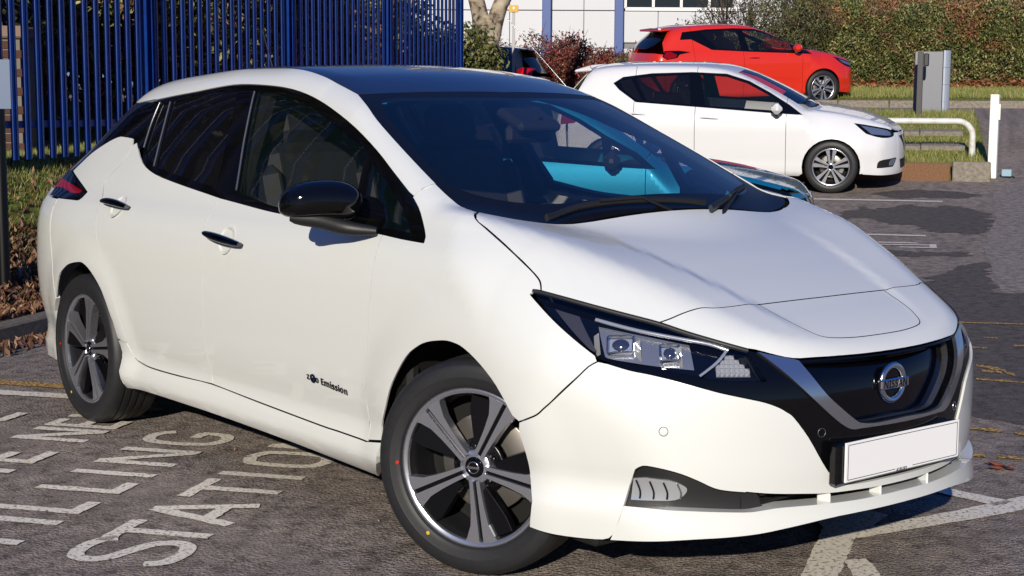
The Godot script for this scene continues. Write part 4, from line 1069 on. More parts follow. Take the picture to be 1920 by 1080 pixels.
		for i in la + 1:
			for j in lo + 1:
				var p: Vector3 = rows[i * (lo + 1) + j]
				var p1: Vector3 = rows[i * (lo + 1) + (j + 1) % lo]; var p0: Vector3 = rows[i * (lo + 1) + (j + lo - 1) % lo]
				var q1: Vector3 = rows[mini(i + 1, la) * (lo + 1) + j]; var q0: Vector3 = rows[maxi(i - 1, 0) * (lo + 1) + j]
				var n := (q1 - q0).cross(p1 - p0).normalized()
				if i == 0: n = Vector3.UP
				if i == la: n = Vector3.DOWN
				if n.dot(p) < 0: n = -n
				mm.v(mc + bsm * p, bsm * n)
		for i in la:
			for j in lo:
				var k := i * (lo + 1) + j
				mm.t(k, k + 1, k + lo + 2); mm.t(k, k + lo + 2, k + lo + 1)
		var arm := MB.new()
		arm.tube(smooth3(PackedVector3Array([mc + Vector3(-0.025, -0.034, 0.10) * (1.0 if sd > 0 else 0.0), mc + Vector3(0.02, -0.044, 0.022), Vector3(2.12, 0.988, 0.90), Vector3(2.19, 0.979, 0.835)]), 4), [0.016, 0.026, 0.031, 0.033, 0.034, 0.034, 0.033, 0.032, 0.030, 0.027, 0.024, 0.020, 0.016], 10, true, 0.8)
		# triangular foot on the door corner
		var foot := PackedVector2Array()
		for q in [[2.20, 0.978], [2.19, 1.01], [2.15, 1.05], [2.09, 1.075], [2.03, 1.08], [2.0, 1.0], [2.02, 0.985]]: foot.append(Vector2(q[0], 0.7 * atan2(q[1] - 0.7, b.at("S", Vector2(q[0], q[1])).z)))
		if Geometry2D.is_polygon_clockwise(foot): foot.reverse()
		var gl := MB.new()
		gl.box(mc + bsm * Vector3(-0.044, 0.004, 0), Vector3(0.006, 0.105, 0.19), bsm, 0.002)
		for q in [mm, arm, gl]:
			if sd < 0:
				for i in q.V.size(): q.V[i].z *= -1; q.N[i].z *= -1
		var mo := part("door_mirror", mm.mesh(), M.gloss_black, car)
		part("mirror_arm", arm.mesh(), M.trim, mo)
		part("mirror_foot", panel(b, "R", foot, 0.03, 0.006, 0.012, [], sd < 0), M.gloss_black, mo)
		part("mirror_glass", gl.mesh(), M.mirror, mo)
	# wipers
	for wp in [[[2.665, 1.03, 0.54, 2.64, 1.045, 0.43, 2.645, 1.055, 0.31, 2.665, 1.06, 0.15, 2.70, 1.05, -0.11], [2.70, 1.02, -0.02]], [[2.735, 1.03, -0.10, 2.66, 1.055, -0.26, 2.53, 1.085, -0.48], [2.735, 1.02, -0.16]]]:
		var q := on_surface(b, "T", v3(wp[0]), 0.018)
		var wm := MB.new(); wm.tube(q, 0.008, 6, true, 1.6)
		var wo := part("wiper", wm.mesh(), M.trim, car)
		var q2 := on_surface(b, "T", v3(wp[0]), 0.030)
		var n := q2.size()
		var am := MB.new(); am.tube(PackedVector3Array([Vector3(wp[1][0], wp[1][1], wp[1][2]), q2[int(n * 0.72)], q2[int(n * 0.5)]]), 0.009, 6, true, 0.7)
		part("wiper_arm", am.mesh(), M.trim, wo)
	# short roof aerial and its foot
	var aer := MB.new()
	aer.tube(PackedVector3Array([Vector3(0.14, 1.487, 0.0), Vector3(0.02, 1.715, 0.0)]), [0.004, 0.002], 6)
	aer.ball(Vector3(0.14, 1.485, 0), Vector3(0.04, 0.02, 0.02))
	part("aerial", aer.mesh(), M.trim, car)

func lettering(text: String, size: float, tf: Transform3D, mat: Material, parent: Node, called: String, depth := 0.002, centred := true, width := 0.0):
	var tm := TextMesh.new()
	var sf := SystemFont.new(); sf.font_names = PackedStringArray(["Droid Sans"]); sf.font_weight = 700
	tm.font = sf; tm.text = text; tm.font_size = 64; tm.pixel_size = size / 46.0; tm.depth = depth
	tm.horizontal_alignment = HORIZONTAL_ALIGNMENT_CENTER if centred else HORIZONTAL_ALIGNMENT_LEFT
	tm.vertical_alignment = VERTICAL_ALIGNMENT_CENTER
	var o := part(called, tm, mat, parent)
	o.transform = tf
	if width > 0.0:
		var w := tm.get_aabb().size.x
		if w > 0.0: o.transform.basis = tf.basis * Basis.from_scale(Vector3(width / w, 1, 1))
	return o

func seat(car: Node3D, x: float, z: float, mat: Material):
	var m := MB.new()
	m.box(Vector3(x + 0.22, 0.62, z), Vector3(0.52, 0.18, 0.50), Basis(Vector3(0, 0, 1), 0.12), 0.06)
	var o := part("seat", m.mesh(), mat, car)
	var bk := MB.new()
	var bs := Basis(Vector3(0, 0, 1), 0.32)
	bk.box(Vector3(x - 0.13, 0.93, z), Vector3(0.15, 0.62, 0.46), bs, 0.06)
	for s in [-1.0, 1.0]: bk.box(Vector3(x - 0.08, 0.90, z + s * 0.21), Vector3(0.16, 0.50, 0.10), bs, 0.045)
	part("seat_back", bk.mesh(), mat, o)
	var hr := MB.new()
	hr.box(Vector3(x - 0.26, 1.30, z), Vector3(0.10, 0.17, 0.26), bs, 0.045)
	for s in [-1.0, 1.0]: hr.tube(PackedVector3Array([Vector3(x - 0.22, 1.17, z + s * 0.06), Vector3(x - 0.25, 1.26, z + s * 0.06)]), 0.007, 6)
	part("headrest", hr.mesh(), mat, o)

func leaf_inside(car: Node3D):
	seat(car, 1.22, 0.37, M.seat); seat(car, 1.22, -0.37, M.seat)
	var rs := MB.new()
	rs.box(Vector3(0.50, 0.66, 0), Vector3(0.5, 0.2, 1.3), Basis(Vector3(0, 0, 1), 0.1), 0.06)
	rs.box(Vector3(0.18, 0.92, 0), Vector3(0.16, 0.5, 1.26), Basis(Vector3(0, 0, 1), 0.35), 0.05)
	for z in [-0.42, 0.0, 0.42]: rs.box(Vector3(0.06, 1.20, z), Vector3(0.09, 0.14, 0.24), Basis(Vector3(0, 0, 1), 0.35), 0.04)
	part("rear_seat", rs.mesh(), M.seat, car)
	var da := MB.new()
	da.box(Vector3(2.30, 0.88, 0), Vector3(0.62, 0.16, 1.36), Basis(Vector3(0, 0, 1), -0.02), 0.06)
	da.box(Vector3(2.10, 0.76, 0), Vector3(0.2, 0.30, 1.30), Basis.IDENTITY, 0.05)
	da.box(Vector3(2.16, 0.97, 0.37), Vector3(0.2, 0.08, 0.36), Basis.IDENTITY, 0.035)
	da.box(Vector3(1.55, 0.58, 0), Vector3(1.0, 0.24, 0.24), Basis.IDENTITY, 0.03)
	part("dashboard", da.mesh(), M.cabin, car)
	var sw := MB.new()
	var so := Vector3(1.90, 0.93, 0.37)
	var sb := Basis(Vector3(0, 0, 1), 0.45)
	var pth := PackedVector3Array()
	for i in 33: pth.append(so + sb * Vector3(0, sin(TAU * i / 32.0) * 0.18, cos(TAU * i / 32.0) * 0.18))
	sw.tube(pth, 0.015, 8, false)
	sw.box(so, Vector3(0.05, 0.11, 0.13), sb, 0.02)
	sw.box(so, Vector3(0.02, 0.035, 0.34), sb)
	part("steering_wheel", sw.mesh(), M.cabin, car)
	var rm := MB.new()
	rm.box(Vector3(1.93, 1.275, 0.0), Vector3(0.035, 0.065, 0.24), Basis(Vector3.UP, 0.15), 0.014)
	rm.tube(PackedVector3Array([Vector3(1.94, 1.29, 0), Vector3(1.99, 1.345, 0)]), 0.012, 6)
	rm.box(Vector3(1.93, 1.325, 0.0), Vector3(0.16, 0.04, 0.20), Basis(Vector3(0, 0, 1), -0.4), 0.015)
	part("rear_view_mirror", rm.mesh(), M.cabin, car)
	# door cards, pillars and headlining, dark
	for s in [-1.0, 1.0]:
		var dc := MB.new()
		dc.box(Vector3(1.3, 0.72, s * 0.80), Vector3(2.1, 0.46, 0.05), Basis.IDENTITY, 0.015)
		part("door_card", dc.mesh(), M.cabin, car)
		var dp := MB.new()
		dp.box(Vector3(1.06, 1.2, s * 0.655), Vector3(0.11, 0.48, 0.03), Basis(Vector3(1, 0, 0), -s * 0.43) * Basis(Vector3(0, 0, 1), 0.15))
		part("pillar_trim", dp.mesh(), M.cabin, car)
	var hl := MB.new()
	hl.box(Vector3(0.75, 1.435, 0), Vector3(1.35, 0.02, 0.96))
	part("headlining", hl.mesh(), M.headlining, car)
# ---------------------------------------------------------------- ground: t runs along the parking bays, s across them
var rise: Cv
var pn := FastNoiseLite.new()

func W(t: float, s: float, y := 0.0) -> Vector3: return Vector3(0.8 * t - 0.6 * s, y, -0.6 * t - 0.8 * s)
func gy(t: float, s: float) -> float:
	if s < 3.0: return 0.0
	return maxf(rise.f(s), 0.0) - 0.55 * smoothstep(-2.6, -4.2, t) * smoothstep(16.0, 19.0, s)
func G(t: float, s: float, up := 0.0) -> Vector3: return W(t, s, gy(t, s) + up)
func bank(t: float, s: float) -> float:
	# grassed bank rising from the kerb to the fence
	return gy(t, s) + 0.11 + 0.82 * smoothstep(-2.25, -3.25, t) * (1.0 - smoothstep(13.4, 16.0, s))

func axis(a: float, b: float, da: float, db: float, step: float, far: float) -> PackedFloat32Array:
	# coordinates from a to b, fine between da and db
	var r := PackedFloat32Array()
	var x := da
	var st := step
	var left := []
	while x > a:
		st *= 1.35; x -= minf(st, far); left.append(maxf(x, a))
	left.reverse()
	for v in left: r.append(v)
	x = da
	while x < db: r.append(x); x += step
	r.append(db); st = step; x = db
	while x < b:
		st *= 1.35; x += minf(st, far); r.append(minf(x, b))
	return r

func sheet(ts: PackedFloat32Array, ss: PackedFloat32Array, f: Callable, colf = null) -> ArrayMesh:
	var m := MB.new()
	m.use_col = colf != null
	var n := ss.size()
	for t in ts:
		for s in ss:
			var e := 0.03
			var dt: float = (f.call(t + e, s) - f.call(t - e, s)) / (2 * e)
			var ds: float = (f.call(t, s + e) - f.call(t, s - e)) / (2 * e)
			if m.use_col: m.col = (colf as Callable).call(t, s)
			m.v(W(t, s, f.call(t, s)), (Vector3.UP - W(dt, ds)).normalized(), Vector2(t, s))
	for i in ts.size() - 1:
		for j in n - 1:
			var k := i * n + j
			m.t(k, k + 1, k + n + 1); m.t(k, k + n + 1, k + n)
	return m.mesh()

func build_ground():
	rise = Cv.new([2.0, 3.0, 6.0, 9.0, 12.0, 13.9, 15.75, 17.8, 21.0, 23.0, 28.0, 40.0, 120.0], [0.0, 0.0, 0.055, 0.16, 0.34, 0.53, 0.84, 1.17, 1.30, 1.46, 1.66, 2.0, 3.5], 0.5, 900)
	pn.seed = 11; pn.frequency = 0.55; pn.fractal_octaves = 5; pn.fractal_gain = 0.6; pn.noise_type = FastNoiseLite.TYPE_SIMPLEX_SMOOTH
	var asphalt := tri(mat(Color.WHITE, 0.92), 0.45)
	asphalt.vertex_color_use_as_albedo = true
	asphalt.albedo_texture = noise_tex(0.02, 3, [[0.0, Color(0.36, 0.35, 0.34)], [0.32, Color(0.60, 0.58, 0.57)], [0.41, Color(0.79, 0.77, 0.76)], [0.58, Color(0.86, 0.84, 0.83)], [0.75, Color(0.97, 0.96, 0.95)]], 1024, 7, FastNoiseLite.TYPE_SIMPLEX_SMOOTH, false, 4.0, 0.82)
	asphalt.normal_enabled = true
	asphalt.normal_texture = noise_tex(0.12, 8, [], 1024, 4, FastNoiseLite.TYPE_SIMPLEX_SMOOTH, true, 9.0)
	asphalt.normal_scale = 0.55
	M.asphalt = asphalt
	var col := func(t: float, s: float) -> Color:
		var n := pn.get_noise_2d(t * 1.7, s * 2.4)
		var n2 := pn.get_noise_2d(t * 9.0 + 40.0, s * 4.5 - 17.0)
		var k := 1.0 + 0.16 * n
		# small tar-dark blotches
		k *= lerpf(1.0, 0.72, smoothstep(0.10, 0.26, n2 + 0.3 * n))
		return Color(0.325, 0.280, 0.252) * k
	var ground := structure("ground", sheet(axis(-90, 120, -2.0, 7.0, 0.07, 8.0), axis(-90, 120, -5.0, 14.0, 0.07, 8.0), gy, col), asphalt)
	# ragged areas of tarmac in a darker colour, a lighter strip of roadway beside them
	M.dark_tarmac = asphalt.duplicate(); M.dark_tarmac.vertex_color_use_as_albedo = false
	M.dark_tarmac.albedo_color = Color(0.120, 0.104, 0.096).linear_to_srgb(); M.dark_tarmac.roughness = 0.9
	M.pale_tarmac = asphalt.duplicate(); M.pale_tarmac.vertex_color_use_as_albedo = false
	M.pale_tarmac.albedo_color = Color(0.355, 0.315, 0.290).linear_to_srgb()
	for q in [[1.9, 0.25, 1.9, 4.7, 2.3, 5.1, 2.62, 5.0, 2.75, 5.45, 3.0, 5.25, 3.15, 5.95, 3.3, 6.05, 3.42, 6.5, 3.62, 6.75, 3.615, 5.07, 7.0, 5.07, 7.0, 0.5, 4.6, 0.1, 4.0, 0.55, 3.4, 0.30, 2.9, 0.75, 2.4, 0.2],
		[2.3, 10.3, 2.55, 10.9, 2.7, 10.6, 3.0, 11.2, 3.3, 10.95, 3.45, 11.25, 3.62, 10.9, 3.9, 10.6, 3.86, 9.9, 3.8, 9.1, 3.55, 8.75, 3.2, 8.95, 3.05, 9.5, 2.85, 9.4, 2.6, 9.9, 2.4, 9.8],
		[2.6, 12.1, 3.0, 12.5, 3.5, 12.45, 3.85, 12.1, 3.6, 11.75, 3.2, 11.85, 2.9, 11.7], [2.5, 7.2, 2.7, 7.5, 3.1, 7.35, 3.5, 7.5, 3.55, 7.25, 3.1, 7.05, 2.7, 7.0]]:
		tarmac_patch(ground, q, M.dark_tarmac, 0.16, 0.0025)
	tarmac_patch(ground, [3.64, 5.09, 8.0, 5.09, 8.0, 16.0, 4.25, 13.2, 4.0, 12.2, 3.9, 10.0, 3.66, 8.0], M.pale_tarmac, 0.02, 0.0032)
	# ---- painted lettering and lines on the tarmac
	M.road_paint = tri(lin(0.80, 0.755, 0.67, 0.85), 1.3)
	M.road_paint.albedo_texture = noise_tex(0.07, 21, [[0.0, Color(0.40, 0.38, 0.37)], [0.26, Color(0.50, 0.48, 0.46)], [0.31, Color(0.86, 0.85, 0.84)], [0.5, Color(0.95, 0.94, 0.93)], [1.0, Color(1, 1, 1)]], 512, 5)
	M.yellow_paint = tri(lin(0.60, 0.38, 0.11, 0.85), 1.7)
	M.yellow_paint.albedo_texture = noise_tex(0.05, 33, [[0.0, Color(0.40, 0.38, 0.40)], [0.45, Color(0.66, 0.62, 0.60)], [0.55, Color(0.95, 0.95, 0.95)], [1.0, Color(1, 1, 1)]], 512, 5)
	var rows := [["STATION", 0.418, [-2.50, -2.305, -2.05, -1.745, -1.42, -1.24, -0.95], [0.235, 0.25, 0.27, 0.26, 0.055, 0.22, 0.25]],
		["FILLING", -0.128, [-2.42, -2.19, -2.05, -1.775, -1.532, -1.36, -1.0], [0.17, 0.055, 0.15, 0.15, 0.055, 0.255, 0.22]],
		["HENEW", -0.671, [-1.76, -1.455, -1.07, -0.81, -0.62], [0.20, 0.19, 0.21, 0.14, 0.30]],
		["EE", -1.21, [-1.06, -0.79], [0.16, 0.17]]]
	var glyph := {
		"S": [[[0.98, 0.18], [0.85, 0.05], [0.5, 0.0], [0.15, 0.06], [0.03, 0.22], [0.15, 0.38], [0.5, 0.48], [0.85, 0.6], [0.97, 0.78], [0.85, 0.94], [0.5, 1.0], [0.15, 0.95], [0.02, 0.80]]],
		"T": [[[0, 0.07], [1, 0.07]], [[0.5, 0.0], [0.5, 1.0]]],
		"A": [[[0.06, 1.0], [0.5, 0.0]], [[0.94, 1.0], [0.5, 0.0]], [[0.22, 0.70], [0.78, 0.70]]],
		"I": [[[0.5, 0], [0.5, 1]]],
		"O": [[[0.5, 0.03], [0.15, 0.12], [0.06, 0.35], [0.06, 0.65], [0.15, 0.88], [0.5, 0.97]], [[0.5, 0.03], [0.85, 0.12], [0.94, 0.35], [0.94, 0.65], [0.85, 0.88], [0.5, 0.97]]],
		"N": [[[0.1, 1], [0.1, 0]], [[0.1, 0.04], [0.9, 0.96]], [[0.9, 1], [0.9, 0]]],
		"F": [[[0.15, 1], [0.15, 0]], [[0.15, 0.06], [1, 0.06]], [[0.15, 0.48], [0.8, 0.48]]],
		"L": [[[0.17, 0], [0.17, 1]], [[0.0, 0.93], [1, 0.93]]],
		"G": [[[0.95, 0.2], [0.8, 0.06], [0.5, 0.01], [0.18, 0.1], [0.05, 0.35], [0.05, 0.65], [0.18, 0.9], [0.5, 0.99], [0.8, 0.94], [0.94, 0.78], [0.94, 0.55]], [[0.94, 0.58], [0.55, 0.58]]],
		"H": [[[0.12, 0], [0.12, 1]], [[0.88, 0], [0.88, 1]], [[0.1, 0.5], [0.9, 0.5]]],
		"E": [[[0.15, 0], [0.15, 1]], [[0.05, 0.06], [0.95, 0.06]], [[0.1, 0.5], [0.8, 0.5]], [[0.05, 0.94], [1, 0.94]]],
		"W": [[[0.05, 0], [0.25, 1]], [[0.25, 1], [0.5, 0.1]], [[0.5, 0.1], [0.75, 1]], [[0.75, 1], [0.95, 0]]]}
	for r in rows:
		for i in r[0].length():
			var mb := MB.new()
			var up := 0.004
			for st in glyph[r[0][i]]:
				var pl := PackedVector2Array()
				for p in st: pl.append(Vector2(r[1] + 0.335 * p[1], r[2][i] + r[3][i] * p[0]))
				if pl.size() > 4: pl = smooth2(pl, 4)
				for pg in Geometry2D.offset_polyline(pl, 0.026, Geometry2D.JOIN_MITER, Geometry2D.END_BUTT):
					flat_mark(mb, pg, up)
				up += 0.0011
			part("painted_letter", mb.mesh(), M.road_paint, ground)
	# painted bay lines: [points (t, s), width, yellow]
	for l in [[[-1.62, -0.215, -0.55, -0.225], 0.10, 0], [[-2.0, 0.035, -0.5, -0.02], 0.10, 1],
		[[0.4, 8.56, 3.12, 8.56], 0.10, 0], [[0.9, 11.48, 3.36, 11.48], 0.10, 0], [[0.6, 6.3, 2.6, 6.3], 0.09, 0],
		[[2.6, 7.98, 3.05, 7.98], 0.07, 0], [[2.7, 7.82, 3.20, 7.86], 0.06, 0], [[2.95, 7.66, 3.22, 7.68, 3.22, 7.90], 0.06, 0]]:
		var pl := PackedVector2Array(); var a: Array = l[0]
		for i in range(0, a.size(), 2): pl.append(Vector2(a[i], a[i + 1]))
		var mb := MB.new()
		for pg in Geometry2D.offset_polyline(pl, l[1] * 0.5): flat_mark(mb, pg, 0.0065)
		part("painted_line", mb.mesh(), M.yellow_paint if l[2] == 1 else M.road_paint, ground)
	# white box marks under the nose of the white car, given in car metres
	for q in [[3.36, 0.14, 3.43, 0.055, 3.205, -0.31, 3.10, -0.62, 2.6, -0.62, 2.9, -0.45, 3.06, -0.33], [3.20, -0.30, 3.13, -0.36, 3.20, -0.83, 3.245, -1.30, 3.30, -1.75, 3.44, -1.75, 3.375, -1.28, 3.30, -0.80], [3.33, -0.10, 3.36, -0.165, 3.43, -0.12, 3.62, 0.06, 3.56, 0.12, 3.40, -0.04], [3.25, -1.02, 3.00, -1.02, 2.85, -1.0, 2.85, -1.07, 3.02, -1.10, 3.26, -1.12]]:
		var pg := PackedVector2Array()
		for i in range(0, q.size(), 2): pg.append(Vector2(0.8 * q[i] - 0.6 * q[i + 1], -0.6 * q[i] - 0.8 * q[i + 1]))
		var mb := MB.new(); flat_mark(mb, pg, 0.0065 + 0.0012 * (q.size() % 4))
		part("painted_line", mb.mesh(), M.road_paint, ground)
	# scraps of worn yellow hatching
	for q in [[3.28, 3.50, 3.80, 3.53, 0.06], [3.30, 1.84, 3.46, 1.70, 0.13], [3.32, 1.70, 3.50, 1.60, 0.10], [3.28, 1.42, 3.65, 1.36, 0.07], [3.40, 2.89, 3.48, 2.89, 0.06], [3.55, 2.62, 3.8, 2.62, 0.08], [3.30, 2.48, 3.37, 2.48, 0.05], [3.14, 0.20, 3.55, 0.06, 0.08], [3.13, -0.36, 3.55, -0.35, 0.06]]:
		var n := 9
		var i0 := 0
		while i0 < n:
			# broken into flakes of uneven length
			var len_ := rng.randi_range(2, 4)
			var pg := PackedVector2Array()
			for i in range(i0, i0 + len_ + 1): pg.append(Vector2(lerpf(q[0], q[2], float(i) / n), lerpf(q[1], q[3], float(i) / n) + q[4] * rng.randf_range(0.1, 0.6)))
			for i in range(i0 + len_, i0 - 1, -1): pg.append(Vector2(lerpf(q[0], q[2], float(i) / n), lerpf(q[1], q[3], float(i) / n) - q[4] * rng.randf_range(0.1, 0.6)))
			i0 += len_ + (1 if rng.randf() < 0.5 else 0)
			var mb := MB.new()
			flat_mark(mb, pg, 0.0065)
			part("painted_line", mb.mesh(), M.yellow_paint, ground)

func tarmac_patch(ground: Node, a: Array, mt: Material, rag: float, up: float):
	# a thin sheet that follows the ground, with a ragged outline
	var raw := PackedVector2Array()
	for i in range(0, a.size(), 2): raw.append(Vector2(a[i], a[i + 1]))
	var pg := PackedVector2Array()
	for i in raw.size():
		var p := raw[i]; var q := raw[(i + 1) % raw.size()]
		var n := int(p.distance_to(q) / 0.07) + 1
		for k in n:
			var c := p.lerp(q, float(k) / n)
			pg.append(c + Vector2(pn.get_noise_2d(c.x * 6.0, c.y * 6.0 + 9.0), pn.get_noise_2d(c.x * 6.0 + 50.0, c.y * 3.0)) * rag + Vector2(rng.randf_range(-1, 1), rng.randf_range(-1, 1)) * rag * 0.12)
	var mb := MB.new()
	var lo := pg[0]; var hi := pg[0]
	for p in pg: lo = lo.min(p); hi = hi.max(p)
	var h := 0.3
	for i in int((hi.x - lo.x) / h) + 1:
		for j in int((hi.y - lo.y) / h) + 1:
			var o := lo + Vector2(i, j) * h
			for bit in Geometry2D.intersect_polygons(PackedVector2Array([o, o + Vector2(h, 0), o + Vector2(h, h), o + Vector2(0, h)]), pg):
				var idx := Geometry2D.triangulate_polygon(bit)
				var b0 := mb.V.size()
				for p in bit: mb.v(G(p.x, p.y, up), Vector3.UP, p)
				for k in range(0, idx.size(), 3): mb.t(b0 + idx[k], b0 + idx[k + 1], b0 + idx[k + 2])
	part("tarmac_patch", mb.mesh(), mt, ground)

func flat_mark(mb: MB, pg: PackedVector2Array, up: float):
	# ragged paint edge, then a flat sheet just above the tarmac
	var q := PackedVector2Array()
	for i in pg.size():
		var a := pg[i]; var b := pg[(i + 1) % pg.size()]
		var n := int(a.distance_to(b) / 0.03) + 1
		for k in n:
			var p := a.lerp(b, float(k) / n)
			q.append(p + Vector2(rng.randf_range(-1, 1), rng.randf_range(-1, 1)) * (0.0035 if k > 0 else 0.001))
	var idx := Geometry2D.triangulate_polygon(q)
	if idx.is_empty():
		q = pg; idx = Geometry2D.triangulate_polygon(q)
	var o := mb.V.size()
	for p in q: mb.v(G(p.x, p.y, up), Vector3.UP, p)
	for i in range(0, idx.size(), 3): mb.t(o + idx[i], o + idx[i + 1], o + idx[i + 2])

# ---------------------------------------------------------------- leaves
func leaf_cluster(n: int, size: float, spread: float, seed_: int) -> ArrayMesh:
	var r := RandomNumberGenerator.new(); r.seed = seed_
	var m := MB.new()
	for i in n:
		var c := Vector3(r.randf_range(-1, 1), r.randf_range(-1, 1), r.randf_range(-1, 1)) * spread
		var bs := Basis.from_euler(Vector3(r.randf_range(-1.2, 1.2), r.randf_range(0, TAU), r.randf_range(-1.2, 1.2)))
		var s := size * r.randf_range(0.7, 1.3)
		var a := c + bs * Vector3(0, 0, -s); var d := c + bs * Vector3(0, 0, s)
		var l := c + bs * Vector3(-s * 0.45, s * 0.15, 0); var e := c + bs * Vector3(s * 0.45, s * 0.15, 0)
		m.tri(a, l, d); m.tri(a, d, e)
	return m.mesh()

func leafmat(rough := 0.55) -> StandardMaterial3D:
	var m := mat(Color.WHITE, rough)
	m.vertex_color_use_as_albedo = true
	m.cull_mode = BaseMaterial3D.CULL_DISABLED
	m.backlight_enabled = true; m.backlight = Color(0.10, 0.12, 0.04)
	return m

func scatter(parent: Node, called: String, mesh: Mesh, mt: Material, xf: Array, cols: PackedColorArray) -> MultiMeshInstance3D:
	var mm := MultiMesh.new()
	mm.transform_format = MultiMesh.TRANSFORM_3D; mm.use_colors = true
	mm.mesh = mesh; mm.instance_count = xf.size()
	for i in xf.size():
		mm.set_instance_transform(i, xf[i]); mm.set_instance_color(i, cols[i])
	var o := MultiMeshInstance3D.new()
	o.name = called; o.multimesh = mm; o.material_override = mt
	o.set_meta("kind", "stuff")
	parent.add_child(o, true)
	return o

func rcol(pal: Array) -> Color:
	var c: Array = pal[rng.randi() % pal.size()]
	var k := rng.randf_range(0.65, 1.35)
	return Color(c[0] * k, c[1] * k, c[2] * k)

func rbasis(s: float) -> Basis: return Basis.from_euler(Vector3(rng.randf_range(-0.6, 0.6), rng.randf() * TAU, rng.randf_range(-0.6, 0.6))).scaled(Vector3.ONE * s)

func shrub(called: String, label: String, cat: String, base: Vector3, rad: Vector3, count: int, pal: Array, mesh: Mesh, group: String, lumps := 7, core := 0.6, twiggy := 0):
	# a crown of leaf clusters over several lumps round a stem that forks
	var o := thing(called, label, cat, base, 0.0, group)
	var cs := []
	for i in lumps:
		cs.append([Vector3(rng.randf_range(-0.55, 0.55) * rad.x, rng.randf_range(0.45, 1.35) * rad.y, rng.randf_range(-0.55, 0.55) * rad.z), rng.randf_range(0.45, 0.7)])
	var st := MB.new()
	for c in cs:
		var p: Vector3 = c[0]
		st.tube(PackedVector3Array([Vector3(rng.randf_range(-0.1, 0.1), -0.15, rng.randf_range(-0.1, 0.1)), p * Vector3(0.4, 0.45, 0.4), p]), [0.045, 0.03, 0.012], 6)
		for k in twiggy:
			var d := Vector3(rng.randf_range(-1, 1), rng.randf_range(0.1, 1.2), rng.randf_range(-1, 1)).normalized()
			var q: Vector3 = p + d * rad * c[1] * rng.randf_range(0.8, 1.5)
			st.tube(PackedVector3Array([p * 0.7, (p + q) * 0.5 + Vector3(rng.randf_range(-0.08, 0.08), 0, 0), q]), [0.012, 0.008, 0.003], 4, false)
	part("stems", st.mesh(), M.bark, o)
	var xf := []; var cols := PackedColorArray()
	for i in count:
		var c: Array = cs[i % lumps]
		var d := Vector3(rng.randfn(), rng.randfn(), rng.randfn()).normalized()
		var rr := pow(rng.randf(), 0.35) * rng.randf_range(0.8, 1.08)
		var p: Vector3 = c[0] + d * rad * c[1] * rr
		if p.y < 0.0: p.y = rng.randf() * 0.2
		xf.append(Transform3D(rbasis(rng.randf_range(0.7, 1.3)), p)); cols.append(rcol(pal))
	scatter(o, "foliage", mesh, M.leaf, xf, cols)
	return o

